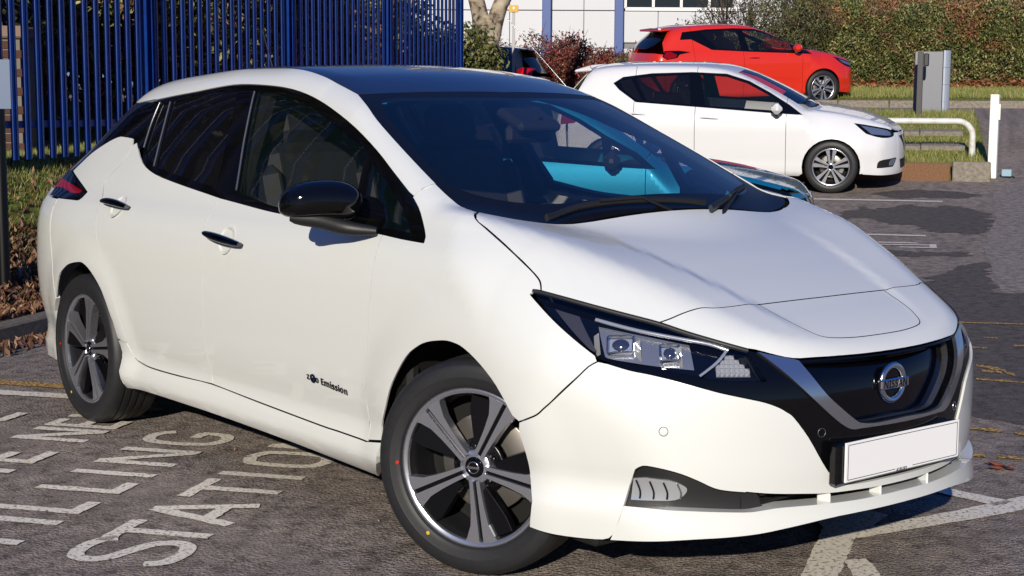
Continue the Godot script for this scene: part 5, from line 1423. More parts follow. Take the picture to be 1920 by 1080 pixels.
# ---------------------------------------------------------------- everything that stands behind the cars
func build_setting():
	M.bark = tri(lin(0.06, 0.045, 0.035, 0.9), 2.0)
	M.leaf = leafmat()
	M.fence = lin(0.0015, 0.034, 0.205, 0.34)
	M.fence.metallic_specular = 0.35
	tri(M.fence, 0.9)
	M.fence.albedo_texture = noise_tex(0.012, 45, [[0.0, Color(0.72, 0.74, 0.78)], [0.45, Color(0.9, 0.92, 0.95)], [1.0, Color(1, 1, 1)]], 512)
	M.concrete = tri(lin(0.30, 0.27, 0.235, 0.9), 1.2)
	M.concrete.albedo_texture = noise_tex(0.03, 41, [[0.0, Color(0.6, 0.58, 0.55)], [0.5, Color(0.85, 0.84, 0.82)], [1.0, Color(1, 1, 1)]], 512)
	M.kerb = tri(lin(0.20, 0.175, 0.15, 0.92), 1.5)
	M.kerb.albedo_texture = M.concrete.albedo_texture
	var grass := tri(lin(0.22, 0.22, 0.065, 0.95), 0.8)
	grass.albedo_texture = noise_tex(0.03, 51, [[0.0, Color(0.55, 0.40, 0.28)], [0.42, Color(0.75, 0.68, 0.40)], [0.55, Color(0.90, 0.98, 0.60)], [1.0, Color(0.8, 1.0, 0.5)]], 512)
	M.grass = grass
	var litter := tri(lin(0.14, 0.085, 0.05, 0.95), 1.1)
	litter.albedo_texture = noise_tex(0.05, 52, [[0.0, Color(0.35, 0.3, 0.28)], [0.5, Color(0.8, 0.72, 0.66)], [1.0, Color(1, 0.95, 0.85)]], 512)
	M.litter = litter
	# bank behind the kerb
	structure("verge", sheet(axis(-40, -2.1, -3.6, -2.15, 0.12, 4.0), axis(-30, 40, -1.0, 14.0, 0.14, 4.0), func(t: float, s: float) -> float: return bank(t, s) + 0.03 * pn.get_noise_2d(t * 3.0, s * 3.0)), M.litter)
	structure("grass_bank", sheet(axis(-9.0, -2.5, -3.9, -2.5, 0.12, 1.0), axis(-14.0, 13.0, -1.0, 9.0, 0.14, 2.0), func(t: float, s: float) -> float: return bank(t, s) + 0.014 + 0.03 * pn.get_noise_2d(t * 3.0, s * 3.0) - 0.06 * smoothstep(-2.72, -2.52, t + 0.25 * pn.get_noise_2d(t * 2.0, s * 2.5))), M.grass)
	# kerb of cast stones
	var kerb := Node3D.new(); kerb.name = numbered("kerb"); add_child(kerb); kerb.set_meta("kind", "structure")
	for i in 30:
		var s := -9.32 + 0.915 * i
		var mb := MB.new()
		mb.box(Vector3.ZERO, Vector3(0.135, 0.26, 0.908), Basis.IDENTITY, 0.012)
		var o := part("kerb_stone", mb.mesh(), M.kerb, kerb)
		o.transform = Transform3D(Basis(Vector3.UP, atan2(-0.6, -0.8)) * Basis(Vector3(0, 0, 1), rng.randf_range(-0.01, 0.01)), G(-2.06, s + 0.45, -0.005 + rng.randf_range(-0.004, 0.004)))
	build_fence()
	# shrubs behind the fence
	M.leaf_mesh = leaf_cluster(7, 0.042, 0.10, 3)
	M.leaf_mesh_small = leaf_cluster(8, 0.028, 0.09, 4)
	M.leaf_mesh_dark = leaf_cluster(7, 0.055, 0.13, 6)
	var olive := [[0.13, 0.15, 0.03], [0.20, 0.19, 0.05], [0.085, 0.11, 0.03], [0.30, 0.25, 0.10], [0.25, 0.12, 0.065], [0.16, 0.08, 0.045]]
	var darkg := [[0.015, 0.022, 0.010], [0.025, 0.032, 0.014], [0.04, 0.05, 0.02]]
	var gr_ := "shrubs growing behind the blue fence"
	shrub("dark_shrub", "dark evergreen shrub between the brick pier and the leafier shrubs behind fence", "shrub", W(-5.2, 5.2, 0.9), Vector3(1.3, 1.9, 1.2), 2600, darkg, M.leaf_mesh_dark, "")
	for a in [[-5.4, 7.0, 1.5, 2.2], [-5.0, 8.7, 1.4, 2.4], [-5.3, 10.6, 1.5, 2.3], [-4.9, 12.6, 1.5, 2.2], [-5.2, 14.8, 1.4, 2.2], [-7.6, 8.6, 1.9, 2.9], [-7.8, 12.4, 2.0, 2.9]]:
		shrub("leafy_shrub", "tall mixed green and brown shrub seen through the blue palisade fence", "shrub", W(a[0], a[1], gy(a[0], a[1]) + 0.7), Vector3(a[2], a[3], a[2]), 5200, olive, M.leaf_mesh, gr_)
	# tall evergreens further along behind the fence, mirrored in the side windows
	for a in [[-8.6, 1.6], [-9.8, -1.2], [-11.0, 4.4], [-12.2, 1.0], [-9.4, -4.4], [-9.0, 9.0], [-9.6, 12.6], [-9.2, 16.4]]:
		var o := thing("evergreen_tree", "tall dark evergreen tree towering over the shrubs behind the blue fence", "tree", W(a[0], a[1], 0.8), 0.0, "evergreens behind the fence")
		var tk := MB.new(); tk.tube(PackedVector3Array([Vector3(0, -0.3, 0), Vector3(0.1, 4.0, 0.05), Vector3(0, 9.0, 0)]), [0.22, 0.15, 0.05], 8)
		part("trunk", tk.mesh(), M.bark, o)
		var xf := []; var cols := PackedColorArray()
		for i in 2600:
			var y := 0.8 + 8.6 * pow(rng.randf(), 0.8)
			var rr := 1.9 * (1.0 - y / 11.0) * (0.75 + 0.3 * sin(y * 3.1 + a[0])) * pow(rng.randf(), 0.4)
			var an := rng.randf() * TAU
			xf.append(Transform3D(rbasis(rng.randf_range(1.6, 2.6)), Vector3(cos(an) * rr, y, sin(an) * rr))); cols.append(rcol(darkg))
		scatter(o, "crown", M.leaf_mesh_dark, M.leaf, xf, cols)
	build_brick_pier()
	build_far()
	build_right_side()
	build_sign_post()
	# fallen leaves and grass on the bank
	var leafm := leaf_cluster(1, 0.05, 0.0, 77)
	var xf := []; var cols := PackedColorArray()
	var brown := [[0.15, 0.062, 0.03], [0.20, 0.105, 0.055], [0.105, 0.048, 0.028], [0.24, 0.15, 0.085], [0.08, 0.042, 0.028]]
	for i in 14000:
		var t := -2.15 - 0.62 * pow(rng.randf(), 0.9); var s := rng.randf_range(-0.5, 7.0) if i < 9000 else rng.randf_range(-8.0, -0.5)
		if rng.randf() < 0.10: t -= 0.6
		xf.append(Transform3D(rbasis(rng.randf_range(0.35, 0.85)), W(t, s, bank(t, s) + 0.02 + rng.randf() * 0.02))); cols.append(rcol(brown))
	for i in 260:
		var t := -1.98 + 0.18 * pow(rng.randf(), 2.0); var s := rng.randf_range(-0.5, 3.0)
		if rng.randf() < 0.5: s = rng.randf_range(0.7, 1.9)
		xf.append(Transform3D(rbasis(rng.randf_range(0.4, 0.9)), G(t, s, 0.015 + rng.randf() * 0.02))); cols.append(rcol(brown))
	for i in 90:
		var t := rng.randf_range(-2.0, 2.0); var s := rng.randf_range(-2.0, 4.0)
		xf.append(Transform3D(Basis(Vector3.UP, rng.randf() * TAU).scaled(Vector3.ONE * rng.randf_range(0.06, 0.2)), G(t, s, 0.006))); cols.append(rcol([[0.3, 0.26, 0.22], [0.25, 0.12, 0.06]]))
	var fl := scatter(self, "fallen_leaves", leafm, M.leaf, xf, cols)
	fl.set_meta("label", "brown fallen leaves strewn over the bank and along the kerb"); fl.set_meta("category", "leaves")
	var blade := MB.new()
	for k in 5:
		var a := k * 1.3
		var d := Vector3(cos(a), 0, sin(a)) * 0.02
		var e := Vector3(-sin(a), 0, cos(a)) * 0.004
		blade.tri(d - e, d + e, d * 2.2 + Vector3(0, 0.055 + 0.01 * k, 0))
	var bm := blade.mesh()
	xf = []; cols = PackedColorArray()
	var greens := [[0.17, 0.20, 0.04], [0.24, 0.25, 0.06], [0.12, 0.16, 0.035], [0.30, 0.25, 0.10]]
	for i in 22000:
		var t := rng.randf_range(-4.2, -2.5); var s := rng.randf_range(-0.5, 8.0) if i < 16000 else rng.randf_range(-8.0, -0.5)
		if rng.randf() < 0.6 and t > -2.75: t -= 0.5
		xf.append(Transform3D(rbasis(rng.randf_range(0.35, 0.75)), W(t, s, bank(t, s) + 0.01))); cols.append(rcol(greens))
	for i in 5000:
		var t := rng.randf_range(2.3, 4.0); var s := rng.randf_range(13.5, 17.9)
		if (s > 14.62 and s < 14.95) or (s > 15.62 and s < 15.95): continue
		xf.append(Transform3D(rbasis(rng.randf_range(0.6, 1.2)), G(t, s, island_up(t, s)))); cols.append(rcol(greens))
	for i in 9000:
		var t := rng.randf_range(-1.0, 8.5); var s := rng.randf_range(22.6, 27.2)
		xf.append(Transform3D(rbasis(rng.randf_range(0.8, 1.5)), G(t, s, 0.12))); cols.append(rcol(greens))
	var ga := scatter(self, "grass", bm, M.leaf, xf, cols)
	ga.set_meta("label", "short winter grass on the verges and the island"); ga.set_meta("category", "grass")

func build_fence():
	var a := Vector3(-5.272, 0, -1.95); var st := Vector3(-1.5955, 0, -2.262)   # one bay between posts
	var dirv := st.normalized(); var out := Vector3(-dirv.z, 0, dirv.x)
	if out.dot(Vector3(6, 0, 3.5) - a) < 0: out = -out
	var bs := Basis(dirv, Vector3.UP, dirv.cross(Vector3.UP))
	var f := thing("palisade_fence", "tall blue steel palisade fence on the grassy bank", "fence", a)
	var face := 1.0 if bs.z.dot(out) > 0 else -1.0
	# a W-section pale
	var pm := MB.new()
	var prof := [[-0.037, -0.014], [-0.030, 0.004], [-0.011, 0.007], [0.0, -0.007], [0.011, 0.007], [0.030, 0.004], [0.037, -0.014]]
	for i in prof.size() - 1:
		var p: Array = prof[i]; var q: Array = prof[i + 1]
		var z0 := Vector3(p[0], 0, p[1] * face); var z1 := Vector3(q[0], 0, q[1] * face)
		var n := Vector3(-(q[1] - p[1]) * face, 0, q[0] - p[0]).normalized() * face
		n = Vector3(-(q[1] - p[1]), 0, (q[0] - p[0]) * face).normalized()
		pm.quad(z0, z1, z1 + Vector3(0, 2.3, 0), z0 + Vector3(0, 2.3, 0), n)
		var b0 := z0 - n * 0.003; var b1 := z1 - n * 0.003
		pm.quad(b0, b1, b1 + Vector3(0, 2.3, 0), b0 + Vector3(0, 2.3, 0), -n)
	var pale := pm.mesh()
	var postm := MB.new(); postm.box(Vector3(0, 1.25, 0), Vector3(0.10, 2.7, 0.055), Basis.IDENTITY, 0.004)
	for s1 in [-1.0, 1.0]: postm.box(Vector3(s1 * 0.045, 1.25, face * 0.035), Vector3(0.009, 2.7, 0.045), Basis.IDENTITY, 0.002)
	var post := postm.mesh()
	for k in range(-5, 3 + 1):
		var o := st * k
		var yb := 0.93 + 0.012 * k
		var po := part("fence_post", post, M.fence, f)
		po.transform = Transform3D(bs, o + Vector3(0, yb - 0.15, 0) - out * 0.02)
		if k < 3:
			for h in [0.24, 1.95]:
				var rm := MB.new(); rm.box(Vector3(st.length() * 0.5, 0, 0), Vector3(st.length() - 0.02, 0.05, 0.006))
				rm.box(Vector3(st.length() * 0.5, 0.022, -0.022 * face), Vector3(st.length() - 0.02, 0.006, 0.045))
				var r := part("fence_rail", rm.mesh(), M.fence, f)
				r.transform = Transform3D(bs, o + Vector3(0, yb + 0.07 + h, 0))
			for i in 17:
				var u := (i + 0.9) / 17.8
				var pa := part("pale", pale, M.fence, f)
				pa.transform = Transform3D(bs * Basis(Vector3(0, 0, 1), rng.randf_range(-0.004, 0.004)) * Basis(Vector3.UP, rng.randf_range(-0.05, 0.05)), o + st * u + Vector3(0, yb + 0.06 + 0.012 * u, 0) + out * 0.014)

func build_brick_pier():
	# a brick pier on a wider plinth behind the left end of the fence
	var c := W(-5.05, 4.55, 0.75)
	var o := thing("brick_pier", "red brick pier with a stone ledge behind the left end of the blue fence", "wall", c, atan2(0.776, 0.63))
	M.brick = tri(lin(0.20, 0.075, 0.048, 0.9), 3.0)
	M.brick.albedo_texture = M.litter.albedo_texture
	M.brick_b = tri(lin(0.115, 0.062, 0.048, 0.9), 3.0); M.brick_b.albedo_texture = M.litter.albedo_texture
	M.mortar = lin(0.16, 0.14, 0.12, 0.95)
	var core := MB.new(); core.box(Vector3(0, 0.6, 0), Vector3(1.86, 1.2, 0.42)); core.box(Vector3(-0.17, 2.5, 0), Vector3(1.42, 2.5, 0.36))
	part("core", core.mesh(), M.mortar, o)
	var bm := MB.new(); bm.box(Vector3.ZERO, Vector3(0.215, 0.065, 0.10), Basis.IDENTITY, 0.004)
	var br := bm.mesh()
	for row in 44:
		var low := row < 15
		var w := 1.90 if low else 1.46
		var x0 := -0.95 if low else -0.90
		var y := 0.04 + row * 0.0755 + (0.0 if low else 0.10)
		var n := int(w / 0.225) + 1
		for i in n:
			var x := x0 + (i + (0.5 if row % 2 == 1 else 0.0)) * 0.225 + 0.11
			if x > x0 + w - 0.08 or x < x0 + 0.36: continue
			var p := part("brick", br, M.brick_b if low or rng.randf() < 0.3 else M.brick, o)
			p.position = Vector3(x, y, (0.165 if low else 0.135) + rng.randf_range(0.0, 0.004))
	var lg := MB.new(); lg.box(Vector3(0, 1.20, 0.02), Vector3(1.94, 0.10, 0.46), Basis.IDENTITY, 0.015)
	part("ledge", lg.mesh(), lin(0.20, 0.14, 0.11, 0.9), o)

func island_up(t: float, s: float) -> float: return 0.13 * smoothstep(13.35, 13.6, s)

func build_right_side():
	# grass island with concrete edging and a timber front
	structure("grass_island", sheet(axis(-3.0, 4.05, 2.0, 4.05, 0.15, 1.0), axis(13.38, 18.1, 13.4, 18.0, 0.15, 1.0), func(t: float, s: float) -> float: return gy(t, s) + island_up(t, s)), M.grass)
	for r in [[14.78, 0.30], [15.78, 0.30]]:
		var ed := Node3D.new(); ed.name = numbered("edging"); add_child(ed); ed.set_meta("kind", "structure")
		for i in 9:
			var t0 := -1.0 + i * 0.6
			if t0 + 0.3 > 4.0: continue
			var mb := MB.new(); mb.box(Vector3.ZERO, Vector3(0.59, 0.08, r[1]), Basis.IDENTITY, 0.008)
			var o := part("edging_slab", mb.mesh(), M.concrete, ed)
			o.transform = Transform3D(Basis(Vector3.UP, atan2(0.6, 0.8)) * Basis(Vector3(1, 0, 0), 0.12), G(t0 + 0.3, r[0] + 0.05 * t0, 0.145))
	M.timber = tri(lin(0.30, 0.185, 0.11, 0.85), 2.5); M.timber.albedo_texture = M.litter.albedo_texture
	for i in 2:
		var mb := MB.new(); mb.box(Vector3.ZERO, Vector3(1.85, 0.24, 0.13), Basis.IDENTITY, 0.01)
		var o := single("timber_sleeper", mb.mesh(), M.timber, ["brown timber sleeper edging the grass beside the concrete block", "brown timber sleeper hidden mostly behind the white car's nose"][i], "timber")
		o.transform = Transform3D(Basis(Vector3.UP, atan2(0.6, 0.8)), G(2.62 - 1.87 * i, 13.33, 0.10))
	var cb := MB.new(); cb.box(Vector3.ZERO, Vector3(0.46, 0.26, 0.20), Basis.IDENTITY, 0.012)
	var cbo := single("concrete_block", cb.mesh(), M.concrete, "pale concrete block at the end of the timber sleeper by the white post", "block")
	cbo.transform = Transform3D(Basis(Vector3.UP, atan2(0.6, 0.8)), G(3.80, 13.33, 0.11))
	# tubular rail
	M.white_paint = tri(lin(0.70, 0.70, 0.68, 0.45), 2.0)
	M.white_paint.albedo_texture = noise_tex(0.02, 61, [[0.0, Color(0.72, 0.70, 0.66)], [0.4, Color(0.93, 0.93, 0.91)], [1.0, Color(1, 1, 1)]], 256)
	var rail := thing("tubular_rail", "white tubular steel rail with a bent end post on the grass island", "railing", G(3.85, 14.35))
	var q := PackedVector3Array()
	var e := G(3.85, 14.35)
	var d := W(-1, -0.12).normalized()
	q.append(Vector3(0, 0.0, 0)); q.append(Vector3(0, 0.40, 0))
	for i in 9:
		var a := PI / 2 * i / 8.0
		q.append(Vector3(0, 0.40, 0) + d * 0.20 * (1.0 - cos(a)) + Vector3(0, 0.20 * sin(a), 0))
	q.append(Vector3(0, 0.60, 0) + d * 3.2)
	var rmb := MB.new(); rmb.tube(q, 0.042, 14)
	part("tube", rmb.mesh(), M.white_paint, rail)
	var rm2 := MB.new(); rm2.tube(PackedVector3Array([Vector3(0, 0.60, 0) + d * 3.1, d * 3.1]), 0.042, 12)
	part("post", rm2.mesh(), M.white_paint, rail)
	# square white post
	var post := thing("white_post", "square white plastic post standing at the edge of the tarmac", "post", G(4.07, 13.60), atan2(0.776, 0.63) - 0.45)
	var pmb := MB.new(); pmb.box(Vector3(0, 0.52, 0), Vector3(0.105, 1.06, 0.105), Basis.IDENTITY, 0.006)
	part("shaft", pmb.mesh(), mat(Color(0.93, 0.93, 0.90), 0.4), post)
	var pm2 := MB.new(); pm2.box(Vector3(0.062, 0.83, 0.0), Vector3(0.018, 0.20, 0.05), Basis.IDENTITY, 0.003)
	part("side_plate", pm2.mesh(), mat(Color(0.93, 0.93, 0.90), 0.4), post)
	var bx := thing("galvanised_bracket", "small pale blue metal bracket on the tarmac beside the white post", "bracket", G(4.25, 13.60), atan2(0.776, 0.63) - 0.45)
	var bmb := MB.new(); bmb.box(Vector3(0, 0.065, 0), Vector3(0.12, 0.09, 0.10), Basis.IDENTITY, 0.006)
	part("box", bmb.mesh(), mat(Color(0.62, 0.74, 0.80), 0.35, 0.4), bx)
	var bm3 := MB.new(); bm3.tube(PackedVector3Array([Vector3(0.03, 0.03, 0), Vector3(0.10, 0.01, 0.03)]), 0.008, 6)
	part("peg", bm3.mesh(), mat(Color(0.1, 0.1, 0.1), 0.5), bx)
	# grey totem sign with a lighter end, dark camera post in front
	var to := thing("totem_sign", "blank grey monolith sign with a pale rounded end panel", "sign", G(3.42, 17.9), atan2(0.776, 0.63) - 0.18)
	var t1 := MB.new(); t1.box(Vector3(-0.09, 0.56, 0), Vector3(0.42, 1.02, 0.12), Basis.IDENTITY, 0.006)
	part("panel", t1.mesh(), mat(Color(0.42, 0.43, 0.46), 0.45, 0.2), to)
	var t2 := MB.new()
	for i in 4:
		# half-round end in four lengths with fine joints
		var hh := PackedVector2Array()
		for k in 13: hh.append(Vector2(0.125 + 0.115 * sin(PI * k / 12.0), -0.085 * cos(PI * k / 12.0)))
		t2.prism(hh, Transform3D(Basis(Vector3(1, 0, 0), Vector3(0, 0, -1), Vector3(0, 1, 0)), Vector3(0, 0.04 + 0.262 * i, 0)), 0.258)
	part("end_panel", t2.mesh(), mat(Color(0.70, 0.73, 0.78), 0.3, 0.5), to)
	var cp := thing("camera_post", "dark square post with a small camera box in front of grey sign", "post", G(3.20, 17.33), atan2(0.776, 0.63) - 0.3)
	var c1 := MB.new(); c1.box(Vector3(0, 0.55, 0), Vector3(0.085, 1.10, 0.085), Basis.IDENTITY, 0.006)
	part("shaft", c1.mesh(), mat(Color(0.20, 0.20, 0.21), 0.5), cp)
	var c2 := MB.new(); c2.box(Vector3(0.085, 0.985, 0.0), Vector3(0.075, 0.19, 0.10), Basis.IDENTITY, 0.012)
	part("camera_box", c2.mesh(), mat(Color(0.09, 0.09, 0.10), 0.4), cp)
	# far roadway kerb, strip of grass, long hedge
	var fk := Node3D.new(); fk.name = numbered("kerb"); add_child(fk); fk.set_meta("kind", "structure")
	for i in 14:
		var mb := MB.new(); mb.box(Vector3.ZERO, Vector3(0.905, 0.24, 0.14), Basis.IDENTITY, 0.012)
		var o := part("kerb_stone", mb.mesh(), M.concrete, fk)
		o.transform = Transform3D(Basis(Vector3.UP, atan2(0.6, 0.8)), G(-3.2 + 0.915 * i, 22.05, 0.0))
	structure("grass_strip", sheet(axis(-20.0, 20.0, -3.0, 9.0, 0.5, 2.0), axis(22.12, 40.0, 22.12, 28.0, 0.4, 2.0), func(t: float, s: float) -> float: return gy(t, s) + 0.11), M.grass)
	var hedge := thing("long_hedge", "long dense clipped hedge of green and russet leaves behind the red car", "hedge", G(0.0, 28.0))
	var hb := G(0.0, 28.0)
	var xf := []; var cols := PackedColorArray()
	var hp := [[0.075, 0.105, 0.024], [0.12, 0.145, 0.036], [0.19, 0.20, 0.065], [0.045, 0.065, 0.018], [0.28, 0.26, 0.11], [0.17, 0.075, 0.04]]
	var hr := [[0.24, 0.09, 0.045], [0.22, 0.17, 0.06], [0.18, 0.12, 0.05]]
	for i in 24000:
		var t := rng.randf_range(0.7, 11.5)
		var h := 1.95 + 0.02 * t + 0.30 * pn.get_noise_2d(t * 1.3, 5.0)
		var v := rng.randf()
		var y := v * h
		var bulge := 0.35 * sin(PI * clampf(v, 0.05, 1.0)) + 0.22 * pn.get_noise_2d(t * 2.5, y * 2.5 + 30.0)
		var s := 28.0 - bulge - rng.randf_range(-0.05, 0.22) * 1.0 + (0.9 * pow(maxf(v - 0.8, 0.0) * 5.0, 2.0))
		var col := rcol(hr if pn.get_noise_2d(t * 1.1 + 90.0, y * 1.6) > 0.20 + (0.10 if y < 1.4 else -0.12) else hp)
		xf.append(Transform3D(rbasis(rng.randf_range(0.8, 1.5)), G(t, s) + Vector3(0, y + 0.12, 0) - hb)); cols.append(col)
	scatter(hedge, "foliage", M.leaf_mesh_small, M.leaf, xf, cols)
	var hc := MB.new(); hc.box(Vector3(0, 0.85, 0) + W(6.2, 0.62), Vector3(10.7, 1.75, 0.9), Basis(Vector3.UP, atan2(0.6, 0.8)))
	part("added_core", hc.mesh(), lin(0.018, 0.016, 0.009, 1.0), hedge)  # unseen dark box added inside the hedge to block light between the leaves
	# leaf drift at the foot of the hedge
	xf = []; cols = PackedColorArray()
	for i in 1800:
		var t := rng.randf_range(-2.0, 9.0); var s := 27.65 - 0.5 * pow(rng.randf(), 2.0)
		if rng.randf() > 0.35 + 0.6 * float(t > 4.3): continue
		xf.append(Transform3D(rbasis(rng.randf_range(0.8, 1.6)), G(t, s, 0.14 + rng.randf() * 0.12))); cols.append(rcol([[0.24, 0.09, 0.04], [0.30, 0.12, 0.05]]))
	var ld := scatter(self, "leaf_drift", leaf_cluster(3, 0.05, 0.06, 78), M.leaf, xf, cols)
	ld.set_meta("label", "rust brown leaves drifted along the foot of the long hedge"); ld.set_meta("category", "leaves")

func build_far():
	# white clad building with blue columns
	var right := Vector3(0.630, 0, -0.7766); var toward := Vector3(0.7766, 0, 0.630)
	var o0 := Vector3(-28.98, 2.0, -26.22)
	var bs := Basis(right, Vector3.UP, toward)
	var bld := thing("office_building", "pale panelled office building with blue columns beyond the shrubs", "building", o0)
	bld.transform.basis = bs
	M.clad = lin(0.52, 0.53, 0.57, 0.4)
	M.col_blue = paint(0.05, 0.09, 0.27, 0.4)
	var back := MB.new(); back.box(Vector3(6.0, 2.9, -1.0), Vector3(30.0, 6.0, 1.9))
	part("wall", back.mesh(), lin(0.20, 0.20, 0.22, 0.8), bld)
	for i in range(-5, 15):
		for j in 5:
			var y := 0.55 + j * 1.12
			if j >= 2 and i >= 2 and i <= 4 and j < 4: continue
			if j == 1 and i >= 2 and i <= 5: y += 0.08
			var mb := MB.new(); mb.box(Vector3.ZERO, Vector3(1.10, 1.095 if not (j == 1 and i >= 2 and i <= 5) else 0.93, 0.05), Basis.IDENTITY, 0.008)
			var p := part("cladding_panel", mb.mesh(), M.clad, bld)
			p.position = Vector3(0.62 + i * 1.118, y, 0.0)
	for u in [0.05, 2.22, 8.4, 11.8]:
		var mb := MB.new(); mb.box(Vector3(u, 3.0, 0.16), Vector3(0.27, 6.0, 0.25), Basis.IDENTITY, 0.02)
		part("column", mb.mesh(), M.col_blue, bld)
	# ribbon window: frame, panes, sill
	for i in 4:
		var x := 2.42 + 0.84 * i
		var fm := MB.new()
		fm.box(Vector3(x + 0.42, 2.28, 0.03), Vector3(0.84, 0.10, 0.10)); fm.box(Vector3(x, 3.2, 0.03), Vector3(0.08, 1.8, 0.10)); fm.box(Vector3(x + 0.84, 3.2, 0.028), Vector3(0.08, 1.8, 0.10)); fm.box(Vector3(x + 0.42, 4.1, 0.03), Vector3(0.84, 0.1, 0.1))
		var fo := part("window", fm.mesh(), M.white_far if M.has("white_far") else lin(0.75, 0.75, 0.76, 0.4), bld)
		var pm := MB.new(); pm.box(Vector3(x + 0.42, 3.2, -0.02), Vector3(0.76, 1.76, 0.02))
		part("pane", pm.mesh(), mat(Color(0.14, 0.16, 0.16), 0.06), fo)
	# birch with a forked trunk
	M.birch = tri(lin(0.52, 0.47, 0.40, 0.85), 0.55)
	M.birch.albedo_texture = noise_tex(0.012, 71, [[0.0, Color(0.16, 0.13, 0.11)], [0.38, Color(0.35, 0.30, 0.26)], [0.46, Color(0.80, 0.76, 0.70)], [1.0, Color(1, 0.98, 0.95)]], 512, 5)
	var bt := thing("birch_tree", "pale barked birch with a forked trunk beside the yellow sign", "tree", Vector3(-15.1, 1.2, -13.17))
	var tk := MB.new()
	tk.tube(smooth3(PackedVector3Array([Vector3(0, -0.3, 0), Vector3(0.02, 0.6, 0.0), Vector3(0.0, 1.3, 0.0), right * -0.05 + Vector3(0, 1.75, 0)]), 4), [0.26, 0.245, 0.235, 0.225, 0.22, 0.215, 0.21, 0.205, 0.20, 0.20, 0.20, 0.20, 0.19], 14)
	part("trunk", tk.mesh(), M.birch, bt)
	for l in [[right * -0.05 + Vector3(0, 1.3, 0), right * -0.26 + Vector3(0, 2.2, 0), right * -0.75 + Vector3(0, 3.6, 0), right * -1.2 + Vector3(0, 5.5, 0)], [right * 0.05 + Vector3(0, 1.35, 0), right * 0.22 + Vector3(0, 1.95, 0), right * 0.62 + Vector3(0, 2.7, 0), right * 1.1 + Vector3(0, 4.6, 0)]]:
		var lm := MB.new(); var pp := smooth3(PackedVector3Array(l), 4)
		var rr := []
		for i in pp.size(): rr.append(0.165 - 0.09 * i / pp.size())
		lm.tube(pp, rr, 12)
		part("limb", lm.mesh(), M.birch, bt)
	for i in 14:
		var lm := MB.new()
		var a := right * rng.randf_range(-1.0, 0.9) + Vector3(0, rng.randf_range(3.4, 5.0), 0)
		var d := Vector3(rng.randf_range(-1, 1), rng.randf_range(0.2, 1.0), rng.randf_range(-1, 1)).normalized()
		lm.tube(PackedVector3Array([a, a + d * 0.7, a + d * 1.5 + Vector3(0, 0.2, 0)]), [0.04, 0.025, 0.01], 6)
		part("branch", lm.mesh(), M.birch, bt)
	# yellow marker on a grey post
	var sg := thing("marker_sign", "small yellow box sign on a thin grey post by the birch", "sign", Vector3(-16.37, 1.2, -14.78), atan2(0.776, 0.63))
	var sp := MB.new(); sp.box(Vector3(0, 0.95, 0), Vector3(0.055, 2.0, 0.05), Basis.IDENTITY, 0.004)
	part("post", sp.mesh(), lin(0.36, 0.36, 0.37, 0.5), sg)
	var sb := MB.new(); sb.box(Vector3(0.0, 2.0, 0.03), Vector3(0.175, 0.13, 0.04), Basis.IDENTITY, 0.008)
	var sbo := part("box", sb.mesh(), lin(0.75, 0.33, 0.015, 0.5), sg)
	var sm := MB.new(); sm.lathe([[0.0, 0.0], [0.022, 0.0], [0.022, -0.003]], Vector3(0.0, 2.015, 0.054), Vector3(0, 0, 1), 16)
	part("mark", sm.mesh(), lin(0.8, 0.8, 0.75, 0.5), sbo)
	# red stemmed shrubs and dark shrubs between the cars and the building
	var red := [[0.16, 0.028, 0.026], [0.24, 0.05, 0.04], [0.11, 0.03, 0.026], [0.18, 0.10, 0.045]]
	for i in 9:
		shrub("red_shrub", "dark red twiggy shrub in the row in front of the white building", "shrub", W(-5.6 + 0.68 * i, 25.6 + 0.12 * i, 1.25), Vector3(0.80, 0.92 - 0.01 * i, 0.7), 1500, red, M.leaf_mesh_small, "red shrubs below the building", 6, 0.6, 7)
	var dk := [[0.05, 0.06, 0.02], [0.09, 0.10, 0.035], [0.08, 0.05, 0.028], [0.14, 0.13, 0.05]]
	for a in [[-0.5, 25.6, 0.9, 0.72], [-1.9, 24.6, 0.8, 0.55], [0.4, 26.9, 1.1, 1.25], [-0.9, 27.4, 1.0, 0.85]]:
		shrub("low_shrub", "dense dark green shrub between the black and red cars", "shrub", G(a[0], a[1], 0.0), Vector3(a[2], a[3], a[2]), 2200, dk, M.leaf_mesh_small, "dark shrubs between the cars", 7)
	for a in [[-0.7, 28.4], [0.3, 28.9], [1.3, 29.2]]:
		shrub("bare_shrub", "leafless twiggy shrub rising above the hedge behind the red car", "shrub", G(a[0], a[1], 0.2), Vector3(1.2, 1.35, 1.0), 350, [[0.05, 0.045, 0.02], [0.06, 0.035, 0.02]], M.leaf_mesh_small, "bare shrubs above the hedge", 8, 0.6, 16)
	# bushy evergreen at the end of the fence
	var ev := [[0.07, 0.085, 0.02], [0.12, 0.12, 0.03], [0.04, 0.055, 0.015], [0.18, 0.17, 0.06]]
	shrub("evergreen_bush", "yellowish green bush at the end of the blue fence below the birch", "bush", W(-4.25, 16.6, 0.95), Vector3(0.95, 0.95, 0.95), 3000, ev, M.leaf_mesh, "")
	shrub("sparse_bush", "loose tall leafy bush just past the end of the blue fence", "bush", W(-5.0, 17.4, 1.1), Vector3(0.8, 1.5, 0.8), 650, ev, M.leaf_mesh, "", 8, 0.6, 4)

